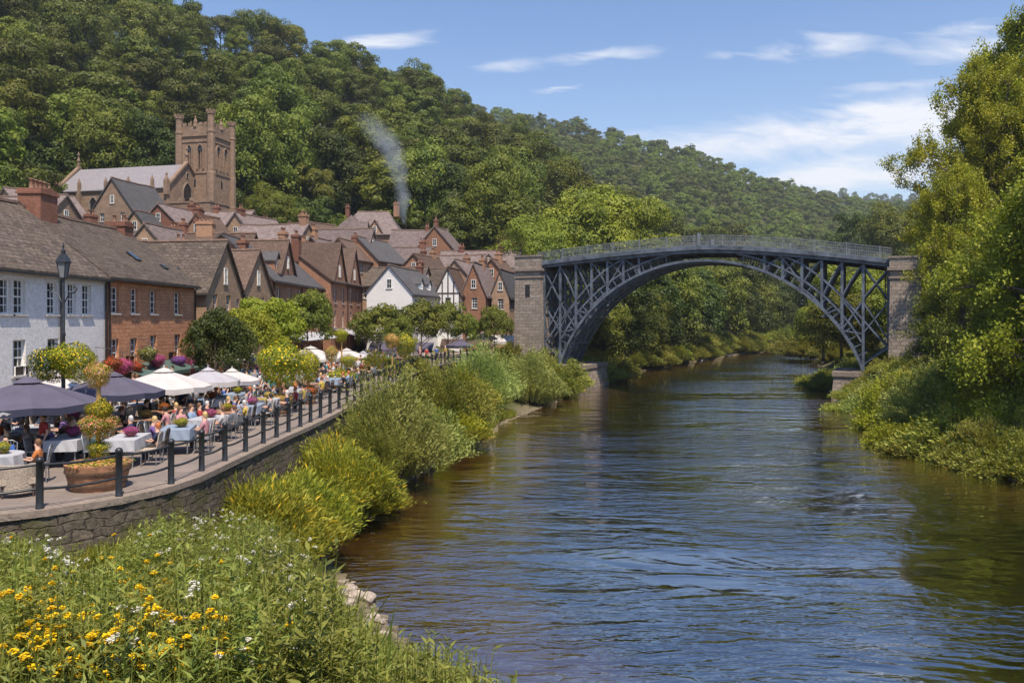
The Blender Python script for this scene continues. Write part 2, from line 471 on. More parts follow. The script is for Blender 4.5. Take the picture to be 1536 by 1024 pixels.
# foliage
M_F_HILL = foliage('leaves_hillside', (0.034, 0.058, 0.008), (0.165, 0.175, 0.022), objvar=0.40, scale=0.25, hue=0.02)
M_F_WOOD = foliage('leaves_far_wood', (0.045, 0.075, 0.010), (0.21, 0.23, 0.03), objvar=0.35, scale=0.2, hue=0.02)
M_F_DARK = foliage('leaves_dark', (0.022, 0.042, 0.008), (0.10, 0.12, 0.02), objvar=0.2, scale=0.3)
M_F_YEL = foliage('leaves_yellow_green', (0.11, 0.16, 0.012), (0.47, 0.47, 0.035), objvar=0.12, scale=0.3)
M_F_YG = foliage('leaves_spring_green', (0.06, 0.095, 0.012), (0.36, 0.36, 0.04), objvar=0.1, scale=0.3)
M_F_LIME = foliage('leaves_lime', (0.13, 0.17, 0.015), (0.34, 0.34, 0.03), objvar=0.1, scale=0.5)
M_F_MID = foliage('leaves_mid', (0.055, 0.085, 0.012), (0.24, 0.25, 0.035), objvar=0.2, scale=0.4)
M_F_WIL = foliage('leaves_willow', (0.11, 0.15, 0.03), (0.46, 0.48, 0.14), objvar=0.14, scale=0.5)
M_F_GRASS = foliage('grass_blades', (0.08, 0.12, 0.014), (0.44, 0.42, 0.05), objvar=0.12, scale=0.9, stray=((0.72, 0.50, 0.03), 0.05))
M_F_HERB = foliage('herb_leaves', (0.04, 0.065, 0.010), (0.34, 0.35, 0.075), objvar=0.18, scale=1.2)
M_F_BANK = foliage('bank_leaves', (0.085, 0.115, 0.018), (0.38, 0.36, 0.07), objvar=0.15, scale=0.5, stray=((0.50, 0.30, 0.03), 0.012))
M_FL_YEL = foliage('yellow_flowers', (0.66, 0.42, 0.01), (0.85, 0.62, 0.02), trans=0.15, objvar=0.08, hue=0.008)
M_FL_WHT = foliage('white_flowers', (0.62, 0.60, 0.55), (0.80, 0.78, 0.74), trans=0.2, objvar=0.05, hue=0)
M_FL_PNK = foliage('pink_flowers', (0.55, 0.03, 0.25), (0.75, 0.12, 0.45), trans=0.2, objvar=0.1, scale=3)
M_FL_PUR = foliage('purple_flowers', (0.20, 0.04, 0.45), (0.38, 0.10, 0.62), trans=0.2, objvar=0.1, scale=3)
M_FL_BLU = foliage('blue_flowers', (0.05, 0.18, 0.55), (0.15, 0.35, 0.7), trans=0.2, objvar=0.1, scale=3)
M_FL_ORG = foliage('peach_flowers', (0.75, 0.26, 0.08), (0.85, 0.52, 0.30), trans=0.2, objvar=0.1, scale=3)
M_FL_RED = foliage('red_flowers', (0.6, 0.03, 0.02), (0.75, 0.10, 0.04), trans=0.2, objvar=0.1, scale=3)

def ground_mat():
    m, T = newmat('earth_and_grass')
    tc = T.n('ShaderNodeTexCoord')
    no = T.n('ShaderNodeTexNoise', {'Vector': tc.outputs['Object'], 'Scale': 0.6, 'Detail': 8.0, 'Roughness': 0.65})
    n2 = T.n('ShaderNodeTexNoise', {'Vector': tc.outputs['Object'], 'Scale': 6.0, 'Detail': 6.0, 'Roughness': 0.7})
    c = T.mix(T.ramp(no.outputs[0], [(0.4, 0.0), (0.6, 1.0)]), (0.055, 0.075, 0.018), (0.10, 0.085, 0.04))
    c = T.mix(0.4, c, T.mix(n2.outputs[0], (0.03, 0.035, 0.012), (0.14, 0.13, 0.05)))
    sp = T.n('ShaderNodeSeparateXYZ', {0: tc.outputs['Object']})
    shore = T.ramp(T.math('ADD', sp.outputs[2], T.math('MULTIPLY', n2.outputs[0], 0.35)), [(0.0, 1.0), (0.62, 0.0)])
    v = T.n('ShaderNodeTexVoronoi', {'Vector': tc.outputs['Object'], 'Scale': 5.0})
    gs = T.n('ShaderNodeSeparateXYZ', {0: v.outputs['Color']})
    peb = T.mix(gs.outputs[0], (0.15, 0.115, 0.08), (0.34, 0.27, 0.20))
    c = T.mix(shore, c, peb)
    # silty bed painted darker with depth, for light lost in deep water
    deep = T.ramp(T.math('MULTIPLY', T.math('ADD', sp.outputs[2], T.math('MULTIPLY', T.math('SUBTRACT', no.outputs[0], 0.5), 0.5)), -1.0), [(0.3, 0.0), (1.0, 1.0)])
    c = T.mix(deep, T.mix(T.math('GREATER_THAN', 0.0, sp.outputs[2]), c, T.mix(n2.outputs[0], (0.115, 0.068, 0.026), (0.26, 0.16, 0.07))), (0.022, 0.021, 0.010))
    bp = T.n('ShaderNodeBump', {'Height': n2.outputs[0], 'Strength': 0.8, 'Distance': 0.15})
    out(T, T.n('ShaderNodeBsdfPrincipled', {'Base Color': c, 'Roughness': 0.95, 'Specular IOR Level': 0.15, 'Normal': bp.outputs[0]}))
    return m
def course_rubble(name, c1, c2, mortar, moss):
    m, T = newmat(name)
    uv = T.n('ShaderNodeUVMap'); uv.uv_map = 'metres'
    def warp(vec, sc, amp):
        n_ = T.n('ShaderNodeTexNoise', {'Vector': vec, 'Scale': sc, 'Detail': 2.0})
        c_ = T.n('ShaderNodeVectorMath', {0: n_.outputs['Color'], 1: (0.5, 0.5, 0.5)}, operation='SUBTRACT')
        a_ = T.n('ShaderNodeVectorMath', {0: c_.outputs[0], 1: amp}, operation='MULTIPLY')
        return T.n('ShaderNodeVectorMath', {0: vec, 1: a_.outputs[0]}, operation='ADD').outputs[0]
    v = warp(uv.outputs[0], 1.4, (0.5, 0.34, 0)); v = warp(v, 5.0, (0.12, 0.10, 0))
    b = T.n('ShaderNodeTexBrick', {'Vector': v, 'Color1': (*c1, 1), 'Color2': (*c2, 1), 'Mortar': (*mortar, 1), 'Scale': 1.0, 'Mortar Size': 0.022, 'Mortar Smooth': 0.7, 'Brick Width': 0.44, 'Row Height': 0.21, 'Bias': -0.1}, offset=.37, squash=1.6, squash_frequency=3)
    no = T.n('ShaderNodeTexNoise', {'Vector': uv.outputs[0], 'Scale': 7.0, 'Detail': 8.0, 'Roughness': 0.75})
    mo = T.n('ShaderNodeTexNoise', {'Vector': uv.outputs[0], 'Scale': 1.2, 'Detail': 7.0})
    c = T.mix(0.55, b.outputs[0], T.mix(T.ramp(no.outputs[0], [(0.35, 0.0), (0.68, 1.0)]), tuple(x * .4 for x in c1), tuple(x * 1.7 for x in c2)))
    c = T.mix(T.ramp(mo.outputs[0], [(0.50, 0.0), (0.64, 0.7)]), c, moss)
    h = T.math('ADD', T.math('MULTIPLY', b.outputs['Fac'], -1.0), T.math('MULTIPLY', no.outputs[0], 1.1))
    bp = T.n('ShaderNodeBump', {'Height': h, 'Strength': 0.9, 'Distance': 0.06})
    out(T, T.n('ShaderNodeBsdfPrincipled', {'Base Color': c, 'Roughness': 0.95, 'Specular IOR Level': 0.15, 'Normal': bp.outputs[0]}))
    return m
M_RUB = course_rubble('wall_rubble_courses', (0.055, 0.045, 0.036), (0.17, 0.14, 0.105), (0.02, 0.017, 0.014), (0.085, 0.085, 0.028))
M_GROUND = ground_mat()

def pave_mat():
    m, T = newmat('paving_slabs')
    tc = T.n('ShaderNodeTexCoord')
    b = T.n('ShaderNodeTexBrick', {'Vector': tc.outputs['Object'], 'Color1': (0.20, 0.16, 0.135, 1), 'Color2': (0.26, 0.21, 0.175, 1), 'Mortar': (0.15, 0.12, 0.11, 1), 'Scale': 1.0,
            'Mortar Size': 0.012, 'Brick Width': 0.9, 'Row Height': 0.6})
    no = T.n('ShaderNodeTexNoise', {'Vector': tc.outputs['Object'], 'Scale': 1.3, 'Detail': 9.0, 'Roughness': 0.7})
    c = T.mix(T.ramp(no.outputs[0], [(0.4, 0.0), (0.75, 0.6)]), b.outputs[0], (0.15, 0.12, 0.11))
    out(T, T.n('ShaderNodeBsdfPrincipled', {'Base Color': c, 'Roughness': 0.85, 'Normal': T.n('ShaderNodeBump', {'Height': T.math('SUBTRACT', no.outputs[0], b.outputs['Fac']), 'Strength': 0.4, 'Distance': 0.02}).outputs[0]}))
    return m
M_PAVE = pave_mat()

def water_mat():
    m, T = newmat('river_water')
    tc = T.n('ShaderNodeTexCoord')
    def noise(sx, sy, rot, detail, rough=0.5, loc=(0, 0, 0)):
        mp = T.n('ShaderNodeMapping', {'Vector': tc.outputs['Object'], 'Location': loc, 'Rotation': (0, 0, rad(rot)), 'Scale': (sx, sy, 1)})
        return T.n('ShaderNodeTexNoise', {'Vector': mp.outputs[0], 'Scale': 1.0, 'Detail': detail, 'Roughness': rough, 'Distortion': 0.9}).outputs[0]
    n1 = noise(0.75, 2.1, 5, 3.0, 0.5)
    n2 = noise(2.3, 5.6, -8, 2.0, 0.45, (4, 2, 0))
    n3 = noise(0.16, 0.45, 10, 3.0, 0.5, (9, 1, 0))
    gust = T.ramp(noise(0.055, 0.10, 20, 4.0, 0.6, (3, 7, 0)), [(0.38, 0.06), (0.62, 1.0)])
    h = T.math('ADD', T.math('MULTIPLY', n1, 1.0), T.math('MULTIPLY', n2, 0.34))
    h = T.math('MULTIPLY', h, gust)
    h = T.math('ADD', h, T.math('MULTIPLY', n3, 1.5))
    bp = T.n('ShaderNodeBump', {'Height': h, 'Strength': 1.0, 'Distance': WAVE})
    ge = T.n('ShaderNodeNewGeometry')
    dt = T.math('ABSOLUTE', T.n('ShaderNodeVectorMath', {0: ge.outputs['Incoming'], 1: bp.outputs[0]}, operation='DOT_PRODUCT').outputs['Value'])
    fr = T.math('ADD', 0.36, T.math('MULTIPLY', 0.64, T.math('POWER', T.math('SUBTRACT', 1.0, dt, clamp=True), 4.0)))
    gl = T.n('ShaderNodeBsdfGlossy', {'Color': (1, 1, 1, 1), 'Roughness': 0.01, 'Normal': bp.outputs[0]})
    tr = T.n('ShaderNodeBsdfTransparent', {'Color': (0.74, 0.66, 0.46, 1)})
    out(T, T.n('ShaderNodeMixShader', {0: fr, 1: tr.outputs[0], 2: gl.outputs[0]}))
    return m
WAVE = 0.11
M_WATER = water_mat()
# ---------------------------------------------------------------- terrain
XL = np.array([(-30, 3.5), (0, 3.2), (6, 2.6), (11, 0.8), (16, -1.2), (20.4, -3.3), (25.6, -6.0), (33, -5.7), (38, -4.6), (45, -3.2), (52.7, -1.2), (57, -0.9), (66, 1.8), (74.7, 4.5), (87, 7.2), (100, 11.5),
               (112, 16), (138, 29), (175, 50), (213, 76), (300, 150), (600, 480)], float)
XR = np.array([(-30, 27), (10, 25.5), (30, 25.5), (38, 24.5), (42.7, 22.6), (52.7, 24), (69, 28.4), (80, 32), (94, 36.7), (120, 46), (179, 72), (213, 98), (240, 130), (300, 190), (600, 560)], float)
WF = np.array([(-21.5, -80), (-21.5, 78), (-17, 92), (-2, 104), (8, 118), (19, 138), (66, 213), (140, 290), (470, 600), (800, 900)], float)   # foot of the town slope
WALL = [(-22, 12.0), (-14, 14.6), (-11.2, 16.0), (-9.8, 16.8), (-8.8, 17.9), (-8.25, 19.0), (-8.0, 20.2), (-7.95, 22.5), (-7.8, 27), (-7.6, 32.3), (-7.5, 45), (-7.4, 62), (-5.6, 76), (-2.5, 85.5)]
xl = lambda y: np.interp(y, XL[:, 0], XL[:, 1])
xr = lambda y: np.interp(y, XR[:, 0], XR[:, 1])

SKY1 = np.array([(-700, -60, 250), (-200, -55, 250), (0, -45, 235), (200, -12, 260), (300, 8, 275), (400, 40, 290), (500, 70, 300), (600, 103, 315), (700, 150, 325), (770, 185, 330), (830, 225, 325), (900, 268, 315), (960, 300, 300),
                 (1010, 330, 290), (1080, 365, 300), (1150, 390, 320), (1400, 405, 340), (2600, 405, 400)], float)
SKY2 = np.array([(-700, -20, 760), (0, 60, 760), (600, 140, 760), (750, 163, 760), (850, 178, 750), (950, 202, 740), (1050, 228, 740), (1150, 265, 760), (1250, 292, 800), (1370, 304, 860), (1600, 320, 900), (2600, 330, 900)], float)
SKY3 = np.array([(-700, 250, 1700), (900, 260, 1700), (1150, 285, 1700), (1250, 293, 1700), (1320, 298, 1700), (1400, 303, 1700), (1600, 312, 1700), (2600, 330, 1700)], float)
D0 = np.array([(-700, 105), (0, 112), (100, 135), (200, 158), (300, 160), (400, 150), (550, 160), (650, 150), (750, 140), (830, 140), (950, 172), (1050, 215), (1150, 255), (1400, 300), (2600, 330)], float)

def poly_dist(x, y, P):
    best = np.full(x.shape, 1e9)
    for (ax, ay), (bx, by) in zip(P[:-1], P[1:]):
        dx, dy = bx - ax, by - ay
        t = np.clip(((x - ax) * dx + (y - ay) * dy) / (dx * dx + dy * dy), 0, 1)
        d = np.hypot(x - ax - t * dx, y - ay - t * dy)
        best = np.minimum(best, d)
    return best

def sstep(t):
    t = np.clip(t, 0, 1)
    return t * t * (3 - 2 * t)

WALLX = np.array([(12.0, -22), (14.6, -14), (16.0, -11.2), (16.8, -9.8), (17.9, -8.8), (19.0, -8.25), (20.2, -8.0), (22.5, -7.95), (27, -7.8), (32.3, -7.6), (45, -7.5), (62, -7.4), (76, -5.6), (85.5, -2.5), (92, 2), (100, 6), (112, 10), (138, 20), (213, 66)], float)

def wobble(x, y):
    return (np.sin(x * 0.071 + 1.3) * np.cos(y * 0.063 + 0.4) + 0.5 * np.sin(x * 0.17 + y * 0.11))

def town_h(x, y):
    side = x < np.interp(y, WF[:, 1], WF[:, 0])
    t = poly_dist(x, y, WF) * side
    return 3.35 + 0.34 * np.minimum(t, 62) + 0.12 * np.maximum(t - 62, 0)

def height(x, y):
    x = np.asarray(x, float); y = np.asarray(y, float)
    L = xl(y); R = xr(y)
    # river bed
    mid = np.minimum(x - L, R - x)
    bed = -0.06 - 1.9 * sstep(mid / np.where(x - L < R - x, 15.0, 9.0)) - 0.02 * np.maximum(mid, 0)
    # left bank
    s = L - x
    wx = np.interp(y, WALLX[:, 0], WALLX[:, 1])
    hb = 0.05 + 2.0 * sstep(s / 7.0) + 0.03 * wobble(x * 9, y * 9)
    hb_far = 0.1 + 3.2 * sstep(s / 8.0)
    hb = np.where(y > 86, hb_far, hb)
    # foreground bank carries the camera
    near = sstep((24 - y) / 6.0)
    top = np.interp(y, [-30, 2, 6, 9, 11, 14, 18, 24], [6.0, 5.5, 4.55, 4.0, 3.6, 2.9, 1.9, 1.2])
    hb_near = 0.04 + 0.06 * np.clip(s, 0, 2) + (top - 0.1) * sstep((s - np.interp(y, [10, 16, 20, 24], [0, .9, 1.5, .8])) / np.interp(y, [0, 6, 11, 16, 22], [3.6, 3.8, 4.2, 3.9, 3.4])) + 0.05 * wobble(x * 6, y * 6)
    hb = hb * (1 - near) + hb_near * near
    town = town_h(x, y)
    inl = sstep((wx - 0.25 - x) / 0.45)
    below = y < 13.5
    inl = np.where(y < 12.0, 0, inl)
    inl = np.where(y > 86, sstep((s - 6) / 6.0), inl)
    left = hb * (1 - inl) + town * inl
    # right bank
    r = x - R
    right = 0.05 + 2.6 * sstep(r / 6.0) + 0.22 * np.maximum(r - 8, 0) + 0.03 * wobble(x * 8, y * 8)
    right = np.minimum(right, 30)
    h = np.where(x < L, left, np.where(x > R, right, bed))
    # wooded hills beyond
    yy = np.maximum(y, 1.0)
    px = 768 + F * x / yy
    d0 = np.interp(px, D0[:, 0], D0[:, 1])
    d1 = np.interp(px, SKY1[:, 0], SKY1[:, 2]); p1 = np.interp(px, SKY1[:, 0], SKY1[:, 1])
    z1 = CAMZ + (480 - p1) * d1 / F - 18.5
    d2 = np.interp(px, SKY2[:, 0], SKY2[:, 2]); p2 = np.interp(px, SKY2[:, 0], SKY2[:, 1])
    z2 = CAMZ + (480 - p2) * d2 / F - 13
    d3 = np.interp(px, SKY3[:, 0], SKY3[:, 2]); p3 = np.interp(px, SKY3[:, 0], SKY3[:, 1])
    z3 = CAMZ + (480 - p3) * d3 / F - 6
    z0 = np.where(x > R, np.minimum(right, 12), np.where(x < L, town_h(x, np.minimum(y, d0)), 0))
    lam = np.clip((y - d0) / (d1 - d0), 0, 1)
    hill = z0 + (z1 - z0) * (0.55 * lam + 0.45 * sstep(lam)) + 1.6 * wobble(x, y) * np.sin(lam * math.pi)
    lam2 = np.clip((y - d1) / (d2 - d1), 0, 1)
    dip = np.interp(lam2, [0, 0.2, 1], [0, 1, 0])
    hill2 = z1 + (z2 - z1) * lam2 - dip * np.maximum(0, z1 + (z2 - z1) * 0.2 - (0.35 * z1 + 4)) * 0.9 + 2.5 * wobble(x * .6, y * .6) * np.sin(lam2 * math.pi)
    lam3 = np.clip((y - d2) / (d3 - d2), 0, 1)
    hill3 = z2 + (z3 - z2) * lam3 - 50 * np.sin(lam3 * math.pi)
    hh = np.where(y <= d1, hill, np.where(y <= d2, hill2, np.where(y <= d3, hill3, z3 - (y - d3) * 0.3)))
    use = y > d0
    river_gap = (x > L - 2) & (x < R + 2) & (y < 330)
    h = np.where(use & ~river_gap, np.maximum(hh, np.where(x < L, left, np.where(x > R, right, -2))), h)
    return h

def H1(x, y):
    return float(height(np.array([x]), np.array([y]))[0])

def grid_mesh(name, xs, ys, fn, mat):
    X, Y = np.meshgrid(xs, ys)
    Z = fn(X, Y)
    nx, ny = len(xs), len(ys)
    return grid_from(name, X, Y, Z, mat)

def grid_from(name, X, Y, Z, mat):
    ny, nx = X.shape
    co = np.stack([X, Y, Z], -1).reshape(-1, 3)
    idx = np.arange(nx * ny).reshape(ny, nx)
    q = np.stack([idx[:-1, :-1], idx[:-1, 1:], idx[1:, 1:], idx[1:, :-1]], -1).reshape(-1, 4)
    me = bpy.data.meshes.new(name)
    me.vertices.add(len(co)); me.vertices.foreach_set('co', co.astype('f').ravel())
    me.loops.add(q.size); me.loops.foreach_set('vertex_index', q.astype('i').ravel())
    me.polygons.add(len(q)); me.polygons.foreach_set('loop_start', np.arange(0, q.size, 4, dtype='i'))
    me.polygons.foreach_set('loop_total', np.full(len(q), 4, 'i'))
    me.polygons.foreach_set('use_smooth', np.ones(len(q), bool))
    me.materials.append(mat)
    me.update(calc_edges=True)
    return me

def axis(parts):
    a = []
    for lo, hi, st in parts:
        a += list(np.arange(lo, hi, st))
    a.append(parts[-1][1])
    return np.array(a)

xs = axis([(-170, -60, 4.0), (-60, -24, 1.5), (-24, -12, 0.6), (-12, -5, 0.16), (-5, 10, 0.35), (10, 50, 0.9), (50, 170, 4.0)])
ys = axis([(-40, 0, 3.0), (0, 12, 0.5), (12, 24, 0.25), (24, 60, 0.6), (60, 100, 0.9), (100, 150, 2.0)])
near_me = grid_mesh('ground', xs, ys, height, M_GROUND)
tag(link('ground', near_me), kind='structure')
us = np.linspace(-0.85, 0.85, 200)
ds = np.concatenate([np.linspace(150, 340, 80), np.linspace(345, 900, 80), np.linspace(920, 1780, 34)])
U, Dd = np.meshgrid(us, ds)
hill_me = grid_from('hills', U * Dd, Dd, height(U * Dd, Dd), M_GROUND)
tag(link('hills', hill_me), kind='structure')

# river surface follows the channel, tucked under both banks
ysw = axis([(-40, 150, 4.0), (150, 420, 6.0)])
nwx = 24
Xw = np.stack([np.linspace(xl(y) - 3.0, xr(y) + 3.0, nwx) for y in ysw])
Yw = np.repeat(ysw[:, None], nwx, 1)
tag(link('river', grid_from('river', Xw, Yw, np.zeros_like(Xw), M_WATER)), kind='structure')

# paved waterfront
mb = MB()
pts = [(p[0] - 0.05, p[1]) for p in WALL]
back = [(-22.3, 12.0)]
for (x, y), (x2, y2) in zip(pts[:-1], pts[1:]):
    mb.add([(-30, y, 3.5), (x, y, 3.5), (x2, y2, 3.5), (-30, y2, 3.5)], [(0, 1, 2, 3)])
mb.add([(-30, 85.5, 3.5), (-2.55, 85.5, 3.5), (1.0, 92, 3.5), (3, 104, 3.5), (-30, 104, 3.5)], [(0, 1, 2, 3, 4)])
tag(mb.build('pavement', M_PAVE), kind='structure')

# retaining wall with coping
def strip(mb, P, off0, off1, z0, z1, mi=0):
    """extrude a band along polyline P between lateral offsets (towards the river is +)"""
    n = len(P)
    A = []; B = []
    for i in range(n):
        p = Vector((*P[i], 0)); a = Vector((*P[max(i - 1, 0)], 0)); b = Vector((*P[min(i + 1, n - 1)], 0))
        t = (b - a).normalized(); nn = Vector((t.y, -t.x, 0))
        A.append(p + nn * off0); B.append(p + nn * off1)
    for i in range(n - 1):
        vs = [A[i], A[i + 1], B[i + 1], B[i]]
        v8 = [(q.x, q.y, z0) for q in vs] + [(q.x, q.y, z1) for q in vs]
        fs = [(4, 7, 6, 5), (0, 1, 2, 3), (3, 2, 6, 7), (1, 0, 4, 5)]
        if i == 0: fs.append((0, 3, 7, 4))
        if i == n - 2: fs.append((2, 1, 5, 6))
        mb.add(v8, fs, mi)

def refine(P, step):
    out_ = []
    # Catmull-Rom resample
    P = [Vector((*p, 0)) for p in P]
    for i in range(len(P) - 1):
        p0 = P[max(i - 1, 0)]; p1 = P[i]; p2 = P[i + 1]; p3 = P[min(i + 2, len(P) - 1)]
        n = max(1, int((p2 - p1).length / step))
        for k in range(n):
            t = k / n
            q = 0.5 * ((2 * p1) + (-p0 + p2) * t + (2 * p0 - 5 * p1 + 4 * p2 - p3) * t * t + (-p0 + 3 * p1 - 3 * p2 + p3) * t ** 3)
            out_.append((q.x, q.y))
    out_.append((P[-1].x, P[-1].y))
    return out_
WALLR = refine(WALL, 0.8)
wl = empty('retaining_wall', (-8, 25, 0))
tag(wl, 'curved rubble stone river wall below the paved terrace', 'wall')
def child_world(o, parent):
    o.parent = parent
    o.matrix_parent_inverse = Matrix.Translation(parent.location).inverted() if parent.rotation_euler.z == 0 else parent.matrix_basis.inverted()
    return o
def rwall():
    """rubble face with real stones: bumpy subdivided strip"""
    P = refine(WALL, 0.16)
    n = len(P); rows = 22
    rng = np.random.default_rng(5)
    X = np.zeros((rows, n)); Y = np.zeros((rows, n)); Z = np.zeros((rows, n))
    Pa = np.array(P); T_ = np.gradient(Pa, axis=0); T_ /= np.linalg.norm(T_, axis=1)[:, None]
    N_ = np.stack([T_[:, 1], -T_[:, 0]], 1)
    zs = np.linspace(-0.3, 3.40, rows)
    jit = rng.normal(0, 0.012, (rows, n))
    for r in range(rows):
        off = 0.02 + jit[r] + (3.4 - zs[r]) * 0.06
        X[r] = Pa[:, 0] + N_[:, 0] * off; Y[r] = Pa[:, 1] + N_[:, 1] * off; Z[r] = zs[r]
    me = grid_from('wall_face', X[:, ::1], Y, Z, M_RUB)
    # uv in metres along the wall
    arc = np.concatenate([[0], np.cumsum(np.linalg.norm(np.diff(Pa, axis=0), axis=1))])
    lay = me.uv_layers.new(name='metres')
    vi = np.empty(len(me.loops), 'i'); me.loops.foreach_get('vertex_index', vi)
    uvs = np.stack([arc[vi % n], zs[vi // n]], 1).astype('f')
    lay.data.foreach_set('uv', uvs.ravel())
    return me
child_world(link('wall_face', rwall()), wl)
mb = MB(); strip(mb, WALLR, -0.42, 0.09, 3.38, 3.53)
child_world(mb.build('coping', M_COPE), wl)
mb = MB(); strip(mb, WALLR, -0.45, -0.10, -0.3, 3.375)
child_world(mb.build('wall_core', M_RUB), wl)

# iron railing along the terrace edge
POSTS = [(-12.4, 15.35), (-9.8, 16.8), (-8.72, 18.0), (-8.12, 19.35), (-8.02, 21.0), (-7.95, 22.5), (-7.9, 24.1), (-7.86, 25.7), (-7.82, 27.0), (-7.78, 28.3), (-7.73, 29.7), (-7.68, 31.0), (-7.63, 32.4)]
y = 34.0
while y < 86:
    POSTS.append((float(np.interp(y, WALLX[:, 0], WALLX[:, 1])) - 0.02, y)); y += 1.7
rl = empty('terrace_railing', (-8, 25, 3.5))
tag(rl, 'black iron post and rail railing curving along the river wall', 'railing')
pm = MB().lathe([(0.085, 0.0), (0.085, 0.03), (0.075, 0.05), (0.075, 0.98), (0.085, 0.99), (0.085, 1.04), (0.06, 1.08), (0.0, 1.10)], 10).mesh('post', M_BLACK)
cp = [(x - 0.16, y) for x, y in POSTS]
for i, (x, y) in enumerate(cp):
    o = link('post', pm, None, (x, y, 3.53)); o.parent = rl; o.location = (x + 8, y - 25, 0.03)
for hz in (0.42, 0.93):
    pts = []
    for i in range(len(cp) - 1):
        a = Vector((*cp[i], 3.53 + hz)); b = Vector((*cp[i + 1], 3.53 + hz))
        for k in range(6):
            t = k / 6
            p = a.lerp(b, t); p.z -= 0.05 * 4 * t * (1 - t)
            pts.append(p)
    pts.append(Vector((*cp[-1], 3.53 + hz)))
    child_world(MB().tube(pts, 0.030, 6).build('rail', M_BLACK), rl)

# ---------------------------------------------------------------- iron bridge
S1 = Vector((5.3, 88.2, 2.6)); S2 = Vector((33.2, 75.2, 2.6))        # near-plane springings
AX = (S2 - S1); SPAN = AX.length; AX.normalize()
AY = Vector((-AX.y, AX.x, 0))                                        # across the bridge, away from the camera
def BP(s, t, z):
    """bridge coordinates: s along, t across (away), z up"""
    p = S1 + AX * s + AY * t; return Vector((p.x, p.y, z))
br = empty('iron_bridge', (S1.x, S1.y, 0))
tag(br, 'blue grey cast iron arch bridge with lattice spandrels spanning the river', 'bridge')
BW = 6.4
SA = -2.0; SB = SPAN + 2.25          # abutment faces
def deck_z(s):
    c = SPAN / 2
    return 14.98 - (1.1 if s < c else 1.95) * (abs(s - c) / (c + 2.2)) ** 1.5
ZC = 13.62                       # soffit crown
def arch_z(s, k=1.0, drop=0.0):
    a = SPAN / 2 + drop * 0.0
    R = (a * a + (ZC - 2.6) ** 2) / (2 * (ZC - 2.6))
    u_ = (s - SPAN / 2)
    rr = max(R * R - u_ * u_, 0)
    return ZC - R + math.sqrt(rr)
R0 = ((SPAN / 2) ** 2 + (ZC - 2.6) ** 2) / (2 * (ZC - 2.6)); CZ = ZC - R0
def arc_pts(off, a0, a1, n=40):
    """concentric arcs, off metres outside the main rib; by s range"""
    P = []
    R = R0 + off
    th0 = math.asin(max(-1, (a0 - SPAN / 2) / R)); th1 = math.asin(min(1, (a1 - SPAN / 2) / R))
    for i in range(n + 1):
        th = th0 + (th1 - th0) * i / n
        P.append((SPAN / 2 + R * math.sin(th), CZ + R * math.cos(th)))
    return P
planes = [0.0, 1.6, 3.2, 4.8, 6.4]
outer_off = 2.6
